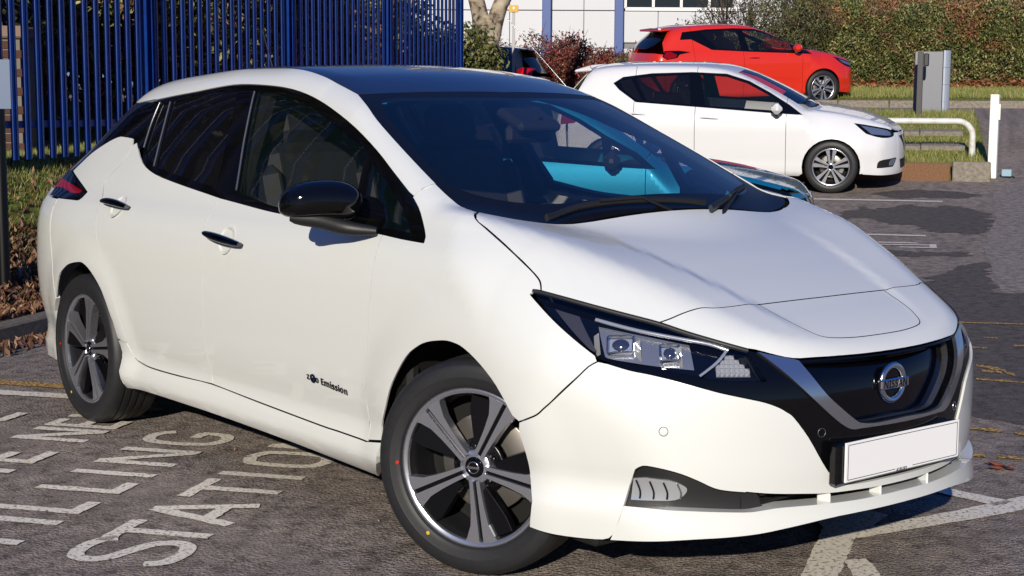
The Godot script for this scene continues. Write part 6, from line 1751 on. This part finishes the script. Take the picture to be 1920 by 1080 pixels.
func build_sign_post():
	var o := thing("bay_sign", "sign plate with shade put into its blue grey colour on a black post standing in the leaf litter", "sign", Vector3(-3.06, 0.20, 0.09), atan2(0.776, 0.63))
	var m := MB.new(); m.tube(PackedVector3Array([Vector3(0, -0.1, 0), Vector3(0, 1.45, 0)]), 0.038, 14)
	part("post", m.mesh(), mat(Color(0.03, 0.03, 0.033), 0.35), o)
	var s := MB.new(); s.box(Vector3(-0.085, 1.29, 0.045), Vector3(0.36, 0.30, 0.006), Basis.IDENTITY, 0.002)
	var pl := part("plate", s.mesh(), mat(Color(0.36, 0.42, 0.53), 0.4), o)  # shade on the plate is put into this darker blue grey
	var d := MB.new(); d.lathe([[0.0, 0.0], [0.045, 0.0], [0.045, -0.002]], Vector3(-0.02, 1.29, 0.0505), Vector3(0, 0, 1), 24)
	part("printed_mark", d.mesh(), mat(Color(0.04, 0.04, 0.045), 0.4), pl)
# ---------------------------------------------------------------- the cars parked behind
func sub_poly(p: PackedVector2Array, step := 0.08) -> PackedVector2Array:
	var r := PackedVector2Array()
	for i in p.size():
		var a := p[i]; var b := p[(i + 1) % p.size()]
		var n := int(a.distance_to(b) / step) + 1
		for k in n: r.append(a.lerp(b, float(k) / n))
	return r

func toR(b: Body, p: PackedVector2Array) -> PackedVector2Array:
	# side view outline (x, y) to the wrap round the section
	var r := PackedVector2Array()
	for q in sub_poly(p): r.append(b.par("R", b.at("S", q)))
	if Geometry2D.is_polygon_clockwise(r): r.reverse()
	return r

func poly2(a: Array) -> PackedVector2Array:
	var r := PackedVector2Array()
	for i in range(0, a.size(), 2): r.append(Vector2(a[i], a[i + 1]))
	return r

func small_car(c: Dictionary) -> Node3D:
	var car := thing("parked_car", c.label, "car", Vector3.ZERO, 0.0, c.get("group", ""))
	car.transform = c.tf
	var b := Body.new()
	var hw: float = c.hw
	var k := hw / 0.889
	b.base = Cv.new([0.10, 0.17, 0.22, 0.28, 0.34, 0.45, 0.60, 0.75, 0.86, 0.93, 1.0, 1.1, 1.25, 1.40, 1.52, 1.75], [0.74 * k, 0.80 * k, 0.85 * k, 0.868 * k, 0.866 * k, 0.875 * k, 0.885 * k, 0.889 * k, 0.878 * k, 0.858 * k, 0.82 * k, 0.775 * k, 0.715 * k, 0.65 * k, 0.59 * k, 0.48 * k], 0.012, 500)
	var wb: float = c.wb
	b.plan = Cv.new([c.tail - 0.2, c.tail, c.tail + 0.25, 0.0, 0.6, 1.5, wb, wb + 0.3, c.nose - 0.25, c.nose + 0.1], [0.2, 0.13, 0.05, 0.012, 0.0, 0.0, 0.004, 0.025, 0.13, 0.30], 0.03, 500)
	b.upt = Cv.new([-1.0, -0.4, 0.0, 0.5, 1.2, 3.0], [0.12, 0.10, 0.06, 0.01, 0.0, 0.0], 0.1)
	var cx := []; var cy := []
	for i in range(0, c.cab.size(), 2): cx.append(c.cab[i]); cy.append(c.cab[i + 1])
	b.cab = Cv.new(cx, cy, 0.03, 500)
	cx = []; cy = []
	for i in range(0, c.hood.size(), 2): cx.append(c.hood[i]); cy.append(c.hood[i + 1])
	b.hood = Cv.new(cx, cy, 0.02, 500)
	b.crz = Cv.new([1.0, c.cowl, c.nose - 0.1, c.nose + 0.2], [0.9, 0.72 * k, 0.52 * k, 0.4], 0.02)
	b.nose = Cv.new([0.0, 0.15, 0.25, 0.4, 0.55, 0.68, 0.8, 1.2], [c.nose - 0.06, c.nose - 0.02, c.nose, c.nose, c.nose - 0.005, c.nose - 0.03, c.nose - 0.09, c.nose - 0.4], 0.02)
	b.tail = Cv.new([0.0, 0.2, 0.35, 0.6, 0.8, 0.95, 1.1, 1.7], [c.tail + 0.12, c.tail + 0.05, c.tail, c.tail, c.tail + 0.03, c.tail + 0.07, c.tail + 0.13, c.tail + 0.45], 0.03)
	b.arches = [[wb, 0.31, 0.345], [0.0, 0.31, 0.345]]
	b.groove = 0.0; b.raise1 = 0.0; b.raise0 = c.cowl + 0.6; b.ax = wb - 0.1
	b.xpil0 = c.wstop; b.xpil1 = c.cowl - 0.1; b.f2 = 0.34; b.f4 = 0.30; b.cham = 0.8
	b.bow_f = 0.22; b.kfen = 0.22
	var P: StandardMaterial3D = c.paint
	var h: float = c.get("h", 0.07)
	# upper edge of the flank: bonnet edge, pillar, roof rail
	var ze := func(x: float) -> float:
		if x > c.cowl: return lerpf(0.70 * k, 0.50 * k, (x - c.cowl) / (c.nose - c.cowl))
		if x > c.wstop: return lerpf(0.50 * k, 0.66 * k, (x - c.wstop) / (c.cowl - c.wstop))
		return lerpf(0.46 * k, 0.50 * k, clampf((x - c.roofend) / (c.wstop - c.roofend), 0.0, 1.0))
	var top := PackedVector3Array()
	var x: float = c.roofend
	while x < c.nose - 0.16:
		top.append(b.at("T", Vector2(x, ze.call(x)))); x += 0.07
	var arc := func(cx_: float, r: float, n: int, rev: bool) -> PackedVector2Array:
		var q := PackedVector2Array()
		for i in n + 1:
			var a := PI * i / n * 1.14 - PI * 0.07
			if rev: a = PI - a
			q.append(Vector2(cx_ + r * cos(a), 0.31 + r * sin(a)))
		return q
	for sd in [1, -1]:
		var mir: bool = sd < 0
		var sp := PackedVector2Array([Vector2(c.tail + 0.30, 0.24)])
		sp.append_array(arc.call(0.0, 0.345, 16, true)); sp.append(Vector2(0.38, 0.20)); sp.append(Vector2(wb - 0.38, 0.20))
		sp.append_array(arc.call(wb, 0.345, 16, true))
		sp.append(Vector2(wb + 0.38, 0.24)); sp.append(Vector2(c.nose - 0.36, 0.30)); sp.append(Vector2(c.nose - 0.30, 0.66))
		var rp := PackedVector2Array()
		for q in sub_poly(sp, 0.06): rp.append(b.par("R", b.at("S", q)))
		# drop the closing edge's midpoints, then run back along the upper edge
		while rp[-1].distance_to(b.par("R", b.at("S", sp[-1]))) > 0.03: rp.remove_at(rp.size() - 1)
		for i in range(top.size() - 1, -1, -1): rp.append(b.par("R", top[i]))
		for q in c.rear_edge: rp.append(b.par("R", b.at("S", q)))
		if Geometry2D.is_polygon_clockwise(rp): rp.reverse()
		var dlo := toR(b, c.dlo)
		var names := ["rear_quarter", "rear_door", "front_door", "front_fender"]
		var cuts: Array = [c.tail - 0.5] + c.seams + [c.nose + 0.5]
		for i in 4:
			var slab := PackedVector2Array([Vector2(cuts[i] + 0.003, -2), Vector2(cuts[i + 1] - 0.003, -2), Vector2(cuts[i + 1] - 0.003, 3), Vector2(cuts[i] + 0.003, 3)])
			for bit in Geometry2D.intersect_polygons(rp, slab):
				if Geometry2D.is_polygon_clockwise(bit): bit.reverse()
				if bit.size() < 3: continue
				var rest := [bit]
				var nr := []
				for r0 in rest:
					for q in Geometry2D.clip_polygons(r0, dlo):
						if not Geometry2D.is_polygon_clockwise(q): nr.append(q)
				for q in nr:
					var area := 0.0
					for j in q.size(): area += q[j].cross(q[(j + 1) % q.size()])
					if absf(area) < 0.02: continue
					part(names[i], panel(b, "R", q, h, 0.0, 0.012, [], mir), P, car)
		var holes := []
		for g in c.panes:
			var q := toR(b, g)
			holes.append(q)
		var fr := part("window_surround", panel(b, "R", Geometry2D.offset_polygon(dlo, -0.001)[0], h, -0.004, 0.01, holes, mir), M.gloss_black, car)
		for i in holes.size():
			part("window_pane", panel(b, "R", holes[i], 0.12, -0.008, 0.0, [], mir), M.privacy_glass if i >= c.tint_from else M.clear_glass, fr)
		# headlamp, tail lamp
		var hl: Node = part("headlight", panel(b, "C", outline(b, "C", [v3(c.lamp)], 0.0), 0.04, 0.003, 0.02, [], mir), M.gloss_black, car)
		part("lens", panel(b, "C", outline(b, "C", [v3(c.lamp_in)], 0.0), 0.04, 0.006, 0.004, [], mir), M.lamp_clear, hl)
		if c.has("fog"):
			var fo := part("fog_lamp_housing", panel(b, "C", outline(b, "C", [v3(c.fog)], 0.0), 0.04, 0.004, 0.01, [], mir), M.trim, car)
			if c.has("fog_in"): part("fog_lamp", panel(b, "C", outline(b, "C", [v3(c.fog_in)], 0.0), 0.03, 0.008, 0.006, [], mir), M.lamp_clear, fo)
		var tp: Array = c.tail_lamp
		var to := part("tail_lamp", panel(b, "S", sub_poly(poly2(tp)), 0.04, 0.004, 0.01, [], mir), M.tail_black if c.get("tail_dark", false) else M.red_lens, car)
		if c.has("tail_red"): part("red_lens", panel(b, "S", sub_poly(poly2(c.tail_red)), 0.04, 0.008, 0.004, [], mir), c.get("tail_mat", M.red_lens), to)
		# mirror
		var mp: Vector3 = c.mirror
		var mm := MB.new()
		mm.box(mp, Vector3(0.13, 0.13, 0.20), Basis(Vector3.UP, 0.15), 0.05)
		if mir:
			for i in mm.V.size(): mm.V[i].z *= -1; mm.N[i].z *= -1
		var mo := part("door_mirror", mm.mesh(), c.get("mirror_paint", P), car)
		var am := MB.new(); am.tube(PackedVector3Array([mp + Vector3(0, -0.06, -0.02), mp + Vector3(0.03, -0.09, -0.14)]), 0.03, 8)
		if mir:
			for i in am.V.size(): am.V[i].z *= -1; am.N[i].z *= -1
		part("mirror_arm", am.mesh(), M.trim, mo)
		# handles
		for hd in c.handles:
			var w := b.at("S", hd); var n := b.normal(w)
			var q := PackedVector3Array()
			for i in 9:
				var u := i / 8.0
				q.append(w + Vector3((u - 0.5) * 0.22, -0.012 * u, 0) + n * (0.004 + 0.025 * sin(PI * u)))
			if mir: q = flip(q)
			var hm := MB.new(); hm.tube(q, 0.016, 8, true, 0.7)
			part("door_handle", hm.mesh(), P, car)
		arch_liner(car, Vector2(wb, 0.31), 0.355, sd, 0.40, hw - 0.045)
		arch_liner(car, Vector2(0, 0.31), 0.355, sd, 0.40, hw - 0.05)
	# top and ends
	var edge := func(x0: float, x1: float, in_: float) -> PackedVector3Array:
		var q := PackedVector3Array(); var n := 10
		for i in n + 1:
			var xx := lerpf(x0, x1, float(i) / n)
			q.append(b.at("T", Vector2(xx, ze.call(xx) - in_)))
		return q
	var cw: float = c.cowl; var wt: float = c.wstop
	part("bonnet", panel(b, "T", outline_both(b, "T", [p3([cw + 0.10, 1, 0, cw + 0.06, 1, 0.35, cw + 0.01, 1, ze.call(cw)]), edge.call(cw, c.nose - 0.17, 0.0), p3([c.nose - 0.17, 0.7, 0.50 * k, c.nose - 0.08, 0.7, 0.32, c.nose - 0.05, 0.7, 0.0])], 0.002), h, 0.0, 0.012), P, car)
	var ws := part("windscreen", panel(b, "T", outline_both(b, "T", [p3([wt + 0.05, 1, 0, wt + 0.03, 1, 0.3, wt, 1, ze.call(wt)]), edge.call(wt, cw - 0.02, 0.02), p3([cw - 0.02, 1, ze.call(cw) - 0.05, cw + 0.04, 1, 0.35, cw + 0.07, 1, 0.0])], 0.002), 0.09, -0.003, 0.0), M.clear_glass, car)
	var wp := MB.new()
	for z in [-0.45, 0.05]:
		wp.tube(on_surface(b, "T", p3([cw + 0.0, 1.0, z, cw - 0.06, 1.0, z + 0.25, cw - 0.05, 1.0, z + 0.5]), 0.02), 0.012, 5)
	part("wipers", wp.mesh(), M.trim, ws)
	var re: float = c.roofend
	part("roof", panel(b, "R", outline_both(b, "R", [p3([wt + 0.05, 1.5, 0]), p3([wt + 0.05, 1.5, 0.0, wt + 0.03, 1.5, 0.3, wt, top[int((wt - re) / 0.07)].y, ze.call(wt)]), edge.call(wt, re, 0.0), p3([re, 1.5, 0.3, re - 0.02, 1.5, 0.0])], 0.002), h, 0.0, 0.012), c.get("roof_paint", P), car)
	# tailgate glass with the spoiler above it, tailgate below
	var tg := part("tailgate", panel(b, "T", outline_both(b, "T", [p3([re - 0.01, 1.4, 0.0, re, 1.4, 0.3, re, 1.4, ze.call(re)]), p3([re, 1.4, ze.call(re), c.tail + 0.35, 1.1, 0.55 * k, c.tail + 0.20, 1.0, 0.50 * k]), p3([c.tail + 0.20, 1.0, 0.50 * k, c.tail + 0.12, 1.0, 0.3, c.tail + 0.11, 1.0, 0.0])], 0.0), h, 0.0, 0.01), M.privacy_panel, car)
	var spo := PackedVector2Array()
	var sm := MB.new()
	var rb := b.at("T", Vector2(re, 0.0))
	sm.box(rb + Vector3(-0.07, -0.012, 0), Vector3(0.22, 0.035, 1.04 * k), Basis(Vector3(0, 0, 1), 0.10), 0.014)
	part("spoiler", sm.mesh(), c.get("spoiler_paint", P), tg)
	part("rear_bumper", panel(b, "B", outline_both(b, "B", [p3([c.tail, 0.98, 0.0, c.tail + 0.05, 0.98, 0.45, c.tail + 0.15, 0.98, 0.66 * k, c.tail + 0.31, 0.96, 0.80 * k]), p3([c.tail + 0.31, 0.96, 0.80 * k, c.tail + 0.31, 0.26, 0.80 * k]), p3([c.tail + 0.31, 0.26, 0.80 * k, c.tail + 0.05, 0.22, 0.5, c.tail, 0.22, 0.0])], 0.002), h, 0.0, 0.012), P, car)
	part("bumper", panel(b, "C", outline_both(b, "C", [p3([c.nose, 0.20, 0.0, c.nose - 0.08, 0.20, 0.45, c.nose - 0.25, 0.21, 0.74 * k, wb + 0.375, 0.23, 0.83 * k]), p3([wb + 0.375, 0.23, 0.83 * k, wb + 0.36, 0.36, 0.86 * k, c.nose - 0.345, 0.40, 0.82 * k, c.nose - 0.30, 0.655, 0.80 * k]), p3([c.nose - 0.30, 0.655, 0.80 * k, c.nose - 0.17, 0.70, 0.52 * k]), p3([c.nose - 0.17, 0.70, 0.52 * k, c.nose - 0.08, 0.695, 0.32, c.nose - 0.05, 0.69, 0.0])], 0.0), h * 0.8, 0.0, 0.012), P, car)
	var gp := part("grille", panel(b, "C", outline_both(b, "C", [p3([c.nose, 0.60 - 0.14, 0.0, c.nose - 0.02, 0.47, 0.16]), p3([c.nose - 0.02, 0.47, 0.16, c.nose - 0.07, 0.655, 0.40]), p3([c.nose - 0.07, 0.655, 0.40, c.nose - 0.03, 0.66, 0.0])], 0.0), 0.05, 0.004, 0.01), M.gloss_black, car)
	part("grille_trim", panel(b, "C", outline_both(b, "C", [p3([c.nose, 0.455, 0.0, c.nose - 0.02, 0.46, 0.17]), p3([c.nose - 0.02, 0.46, 0.17, c.nose - 0.06, 0.655, 0.32]), p3([c.nose - 0.06, 0.655, 0.32, c.nose - 0.06, 0.655, 0.27]), p3([c.nose - 0.06, 0.655, 0.27, c.nose - 0.01, 0.49, 0.13, c.nose, 0.485, 0.0])], 0.0), 0.04, 0.012, 0.008), M.chrome, gp)
	part("lower_intake", panel(b, "C", outline_both(b, "C", [p3([c.nose, 0.26, 0.0, c.nose - 0.05, 0.26, 0.36]), p3([c.nose - 0.05, 0.26, 0.36, c.nose - 0.05, 0.37, 0.40]), p3([c.nose - 0.05, 0.37, 0.40, c.nose, 0.37, 0.0])], 0.0), 0.06, 0.004, 0.01), M.liner, car)
	# floor and bulkheads
	var ub := MB.new()
	ub.box(Vector3(wb * 0.5, 0.34, 0), Vector3(wb - 0.75, 0.28, hw * 1.8)); ub.box(Vector3(wb + 0.15, 0.48, 0), Vector3(0.95, 0.46, 0.78)); ub.box(Vector3(0.0, 0.50, 0), Vector3(1.0, 0.46, 0.78))
	ub.box(Vector3(0.05, 0.72, 0), Vector3(0.7, 0.10, hw * 1.6)); ub.box(Vector3(wb - 0.05, 0.68, 0), Vector3(0.7, 0.12, hw * 1.5))
	part("underbody", ub.mesh(), M.liner, car)
	for z in [-0.36, 0.36]: seat(car, wb * 0.40, z, M.seat)
	var dm := MB.new(); dm.box(Vector3(cw - 0.30, 0.80, 0), Vector3(0.5, 0.16, 1.3 * k), Basis.IDENTITY, 0.05)
	part("dashboard", dm.mesh(), M.cabin, car)
	for w in [[wb, 1], [wb, -1], [0.0, 1], [0.0, -1]]:
		make_wheel(car, Vector3(w[0], c.R, w[1] * (hw - 0.022)), 0.0 if not (w[0] > 1 and c.has("steer")) else c.steer, c.get("spin", 0.2), w[1] > 0, 1, c.R)
	return car

func car_tf(t: float, s: float, head: float) -> Transform3D:
	# rear axle at (t, s), heading by angle from the bay axis, tilted with the slope
	var d := Vector3(0.8, 0, -0.6).rotated(Vector3.UP, head)
	var z := d.cross(Vector3.UP)
	var p := G(t, s)
	var tt := t; var ts := s
	var ahead := W(t, s) + d * 2.6
	var yf := gy(0, -0.6 * ahead.x - 0.8 * ahead.z)
	var side_ := W(t, s) + z * 1.4
	var ys := gy(0, -0.6 * side_.x - 0.8 * side_.z)
	var ex := (d * 2.6 + Vector3(0, yf - p.y, 0)).normalized()
	var ez := (z * 1.4 + Vector3(0, ys - p.y, 0)).normalized()
	ez = (ez - ex * ex.dot(ez)).normalized()
	return Transform3D(Basis(ex, ez.cross(ex), ez), p)

func build_other_cars():
	M.clear_glass = glass(0.01, 0.02, 0.02, 0.22)
	M.lamp_clear = mat(Color(0.55, 0.60, 0.68), 0.08, 0.7)
	M.tail_black = M.gloss_black
	M.red_bright = mat(Color(0.75, 0.03, 0.04), 0.15)
	var hatch_dlo := [0.02, 1.30, 0.10, 1.22, 0.32, 1.075, 1.1, 1.02, 2.0, 0.955, 2.36, 0.935, 2.20, 1.05, 1.95, 1.20, 1.70, 1.33, 1.42, 1.415, 1.0, 1.435, 0.5, 1.42, 0.14, 1.375]
	# white five-door hatchback
	small_car({"label": "white five-door hatchback with silver five-spoke wheels parked beyond the teal car", "tf": car_tf(-0.58, 12.88, 0.0), "paint": paint(0.66, 0.665, 0.69, 0.35), "hw": 0.884, "wb": 2.70, "nose": 3.56, "tail": -0.82, "R": 0.316,
		"cab": [-1.1, 0.80, -0.80, 1.02, -0.60, 1.20, -0.45, 1.36, -0.30, 1.47, 0.0, 1.51, 0.5, 1.525, 1.0, 1.52, 1.40, 1.485, 1.65, 1.42, 2.0, 1.27, 2.35, 1.09, 2.6, 0.94, 3.0, 0.7], "hood": [1.0, 1.02, 2.2, 1.02, 2.45, 0.99, 2.8, 0.94, 3.15, 0.86, 3.4, 0.765, 3.52, 0.69, 3.62, 0.60],
		"cowl": 2.42, "wstop": 1.55, "roofend": -0.32, "h": 0.055,
		"rear_edge": [Vector2(-0.36, 1.33), Vector2(-0.44, 1.18), Vector2(-0.52, 0.98), Vector2(-0.52, 0.6)],
		"dlo": poly2(hatch_dlo),
		"panes": [poly2([1.10, 1.405, 1.42, 1.385, 1.68, 1.305, 1.93, 1.175, 2.06, 1.10, 2.06, 0.985, 1.18, 1.04]), poly2([0.30, 1.365, 0.6, 1.39, 0.96, 1.405, 1.0, 1.055, 0.46, 1.09]), poly2([0.10, 1.33, 0.24, 1.36, 0.40, 1.095, 0.33, 1.105, 0.16, 1.22])], "tint_from": 1,
		"seams": [0.30, 1.06, 2.16], "rear_door": 0,
		"lamp": [2.98, 0.83, 0.77, 3.14, 0.80, 0.68, 3.36, 0.735, 0.52, 3.40, 0.665, 0.52, 3.25, 0.655, 0.66, 3.10, 0.71, 0.76], "lamp_in": [3.05, 0.80, 0.74, 3.30, 0.735, 0.57, 3.34, 0.675, 0.57, 3.15, 0.70, 0.72],
		"fog": [3.20, 0.30, 0.72, 3.22, 0.385, 0.70, 3.36, 0.40, 0.58, 3.42, 0.395, 0.48, 3.38, 0.30, 0.54], "fog_in": [3.33, 0.32, 0.60, 3.35, 0.385, 0.58, 3.41, 0.385, 0.49, 3.37, 0.315, 0.55],
		"tail_lamp": [-0.62, 0.80, -0.60, 0.98, -0.38, 0.97, -0.30, 0.92, -0.44, 0.82], "mirror": Vector3(2.05, 1.02, 0.96), "handles": [Vector2(1.24, 0.90), Vector2(0.34, 0.94)], "spin": 0.0})
	# teal-blue hatchback in the next bay
	var teal := paint(0.004, 0.22, 0.36, 0.5, 0.6)
	small_car({"label": "metallic teal blue hatchback with black mirrors parked beside the pearl white car", "tf": car_tf(-0.93, 5.50, 0.0), "paint": teal, "mirror_paint": M.trim, "hw": 0.845, "wb": 2.45, "nose": 3.18, "tail": -0.62, "R": 0.30,
		"cab": [-0.9, 0.80, -0.62, 1.0, -0.48, 1.22, -0.36, 1.42, -0.22, 1.50, 0.1, 1.53, 0.6, 1.54, 1.0, 1.50, 1.3, 1.425, 1.5, 1.345, 1.8, 1.185, 2.05, 1.03, 2.3, 0.87, 2.7, 0.6], "hood": [1.0, 0.96, 1.9, 0.94, 2.15, 0.92, 2.5, 0.87, 2.85, 0.79, 3.05, 0.73, 3.14, 0.66, 3.25, 0.58],
		"cowl": 2.12, "wstop": 1.38, "roofend": -0.25, "h": 0.032,
		"rear_edge": [Vector2(-0.26, 1.33), Vector2(-0.30, 1.18), Vector2(-0.33, 0.98), Vector2(-0.33, 0.6)],
		"dlo": poly2([-0.08, 1.32, 0.02, 1.12, 0.2, 1.0, 0.9, 0.95, 1.7, 0.90, 2.06, 0.885, 1.90, 1.01, 1.68, 1.12, 1.45, 1.25, 1.2, 1.36, 0.8, 1.42, 0.3, 1.43, 0.0, 1.385]),
		"panes": [poly2([0.92, 1.385, 1.2, 1.33, 1.42, 1.235, 1.62, 1.12, 1.66, 0.935, 0.96, 0.975]), poly2([1.70, 1.075, 1.87, 0.98, 1.96, 0.915, 1.71, 0.93]), poly2([0.10, 1.385, 0.4, 1.405, 0.82, 1.41, 0.86, 0.985, 0.25, 1.025])], "tint_from": 5,
		"seams": [0.20, 0.90, 1.98], "lamp": [2.62, 0.80, 0.72, 2.78, 0.78, 0.64, 2.98, 0.705, 0.50, 3.02, 0.62, 0.50, 2.85, 0.61, 0.64, 2.70, 0.66, 0.72], "lamp_in": [2.68, 0.77, 0.70, 2.92, 0.70, 0.55, 2.95, 0.63, 0.55, 2.76, 0.66, 0.68],
		"tail_lamp": [-0.40, 0.85, -0.38, 1.1, -0.28, 1.1, -0.28, 0.85], "mirror": Vector3(1.74, 0.955, 0.93), "handles": [Vector2(1.08, 0.83), Vector2(0.3, 0.86)], "spin": 0.3})
	# orange-red hatchback further back
	var red := paint(0.60, 0.020, 0.004, 0.35)
	small_car({"label": "orange red hatchback with dark glass parked in front of the long hedge", "tf": car_tf(-1.2, 21.7, 0.50).scaled_local(Vector3.ONE * 1.05), "paint": red, "hw": 0.87, "wb": 2.52, "nose": 3.36, "tail": -0.70, "R": 0.31,
		"cab": [-1.0, 0.80, -0.72, 1.0, -0.52, 1.16, -0.34, 1.30, -0.20, 1.40, 0.1, 1.445, 0.6, 1.462, 1.0, 1.455, 1.3, 1.415, 1.55, 1.345, 1.9, 1.20, 2.3, 1.02, 2.6, 0.86, 3.0, 0.6], "hood": [1.0, 1.02, 2.1, 1.01, 2.4, 0.975, 2.7, 0.925, 3.0, 0.84, 3.2, 0.76, 3.32, 0.68, 3.42, 0.60],
		"cowl": 2.38, "wstop": 1.50, "roofend": -0.24, "h": 0.07,
		"rear_edge": [Vector2(-0.30, 1.27), Vector2(-0.40, 1.15), Vector2(-0.42, 0.98), Vector2(-0.42, 0.6)],
		"dlo": poly2([-0.10, 1.20, 0.10, 1.205, 0.45, 1.02, 1.1, 0.975, 2.0, 0.925, 2.34, 0.905, 2.15, 1.04, 1.85, 1.18, 1.55, 1.30, 1.3, 1.36, 0.9, 1.38, 0.4, 1.37, -0.04, 1.33]),
		"panes": [poly2([1.06, 1.345, 1.3, 1.33, 1.55, 1.265, 1.82, 1.15, 1.92, 1.10, 1.96, 0.95, 1.14, 1.0]), poly2([0.28, 1.335, 0.6, 1.35, 0.95, 1.35, 1.0, 1.01, 0.55, 1.045]), poly2([1.99, 1.06, 2.14, 0.99, 2.22, 0.935, 2.0, 0.95])], "tint_from": 1,
		"seams": [0.12, 1.02, 2.12], "lamp": [2.82, 0.84, 0.75, 2.98, 0.80, 0.66, 3.18, 0.715, 0.50, 3.22, 0.64, 0.50, 3.05, 0.66, 0.66, 2.92, 0.74, 0.74], "lamp_in": [2.90, 0.80, 0.71, 3.10, 0.725, 0.57, 3.12, 0.67, 0.57, 2.98, 0.73, 0.70],
		"tail_lamp": [-0.46, 0.92, -0.40, 1.02, -0.15, 1.02, 0.06, 0.99, -0.15, 0.955, -0.2, 0.90, -0.38, 0.87], "tail_dark": true, "tail_red": [-0.44, 0.92, -0.38, 1.0, -0.30, 1.0, -0.20, 0.95, -0.22, 0.91, -0.36, 0.88], "mirror": Vector3(1.98, 1.02, 0.95), "handles": [Vector2(1.2, 0.88)], "spin": 0.5})
	# black hatchback seen from behind
	small_car({"label": "black hatchback seen from behind with a red tail lamp in front of red shrubs", "tf": Transform3D(Basis(Vector3(-0.856, 0, 0.516), Vector3.UP, Vector3(-0.516, 0, -0.856)), Vector3(-18.03, 0.98, -16.10)), "paint": paint(0.006, 0.008, 0.014, 0.25), "hw": 0.90, "wb": 2.6, "nose": 3.4, "tail": -0.80, "R": 0.34,
		"cab": [-1.1, 0.86, -0.80, 1.02, -0.62, 1.20, -0.45, 1.42, -0.32, 1.55, 0.0, 1.59, 0.5, 1.60, 1.0, 1.59, 1.40, 1.53, 1.65, 1.45, 2.0, 1.28, 2.35, 1.10, 2.6, 0.95, 3.0, 0.7], "hood": [1.0, 1.05, 2.2, 1.04, 2.45, 1.0, 2.8, 0.95, 3.15, 0.86, 3.3, 0.765, 3.4, 0.69, 3.5, 0.60],
		"cowl": 2.42, "wstop": 1.55, "roofend": -0.36, "h": 0.09,
		"rear_edge": [Vector2(-0.40, 1.38), Vector2(-0.46, 1.2), Vector2(-0.50, 0.98), Vector2(-0.50, 0.6)],
		"dlo": poly2([0.0, 1.36, 0.10, 1.24, 0.32, 1.125, 1.1, 1.05, 2.0, 0.975, 2.36, 0.955, 2.20, 1.08, 1.95, 1.22, 1.70, 1.36, 1.42, 1.455, 1.0, 1.48, 0.5, 1.47, 0.12, 1.43]),
		"panes": [poly2([1.10, 1.445, 1.42, 1.415, 1.68, 1.33, 1.93, 1.19, 2.06, 1.12, 2.06, 1.0, 1.18, 1.06]), poly2([0.38, 1.43, 0.6, 1.44, 0.96, 1.445, 1.0, 1.085, 0.46, 1.135]), poly2([0.10, 1.375, 0.30, 1.42, 0.40, 1.14, 0.33, 1.15, 0.16, 1.25])], "tint_from": 0,
		"seams": [0.30, 1.06, 2.16], "lamp": [2.85, 0.83, 0.77, 3.0, 0.80, 0.68, 3.20, 0.735, 0.52, 3.24, 0.665, 0.52, 3.1, 0.655, 0.66, 2.95, 0.71, 0.76], "lamp_in": [2.90, 0.80, 0.74, 3.14, 0.735, 0.57, 3.18, 0.675, 0.57, 3.0, 0.70, 0.72],
		"tail_lamp": [-0.66, 0.90, -0.62, 1.14, -0.48, 1.16, -0.34, 1.08, -0.36, 0.98, -0.5, 0.92], "tail_red": [-0.64, 0.92, -0.60, 1.13, -0.48, 1.14, -0.44, 0.95], "tail_mat": M.red_bright, "mirror": Vector3(2.05, 1.06, 0.98), "handles": [Vector2(1.24, 0.93), Vector2(0.34, 0.97)], "spin": 0.1})
	# long raked roof aerial of the teal car
	var ae := MB.new(); ae.tube(PackedVector3Array([Vector3(1.24, 1.44, 0.0), Vector3(0.70, 2.04, 0.0)]), [0.005, 0.0025], 6)
	var tc := get_node("parked_car_002")
	part("aerial", ae.mesh(), M.satin, tc)
func build_details():
	# single leaves lying on the tarmac
	for a in [[2.95, -1.55, 0.075, "large curled orange brown leaf on the tarmac under the splitter corner"], [2.7, -2.3, 0.03, "small reddish leaf on the tarmac between worn yellow lines"], [-1.42, 0.83, 0.06, "rust coloured leaf on the end of the white bay line"]]:
		var m := MB.new()
		var s: float = a[2]
		for k in 5:
			var an := -1.2 + 0.6 * k
			var l := s * (1.0 if k != 2 else 1.25)
			var tip := Vector3(cos(an) * l, 0.012 + 0.014 * (k % 2), sin(an) * l)
			var e := Vector3(-sin(an), 0.1, cos(an)) * s * 0.3
			m.tri(Vector3(0, 0.008, 0), tip * 0.6 + e, tip); m.tri(Vector3(0, 0.008, 0), tip, tip * 0.6 - e)
		m.tube(PackedVector3Array([Vector3(0, 0.006, 0), Vector3(-s * 0.7, 0.01, s * 0.1)]), 0.0018, 5)
		var o := single("fallen_leaf", m.mesh(), lin(0.30, 0.085, 0.03, 0.6), a[3], "leaf")
		o.position = Vector3(a[0], 0.004, a[1]); o.rotation.y = a[2] * 60.0
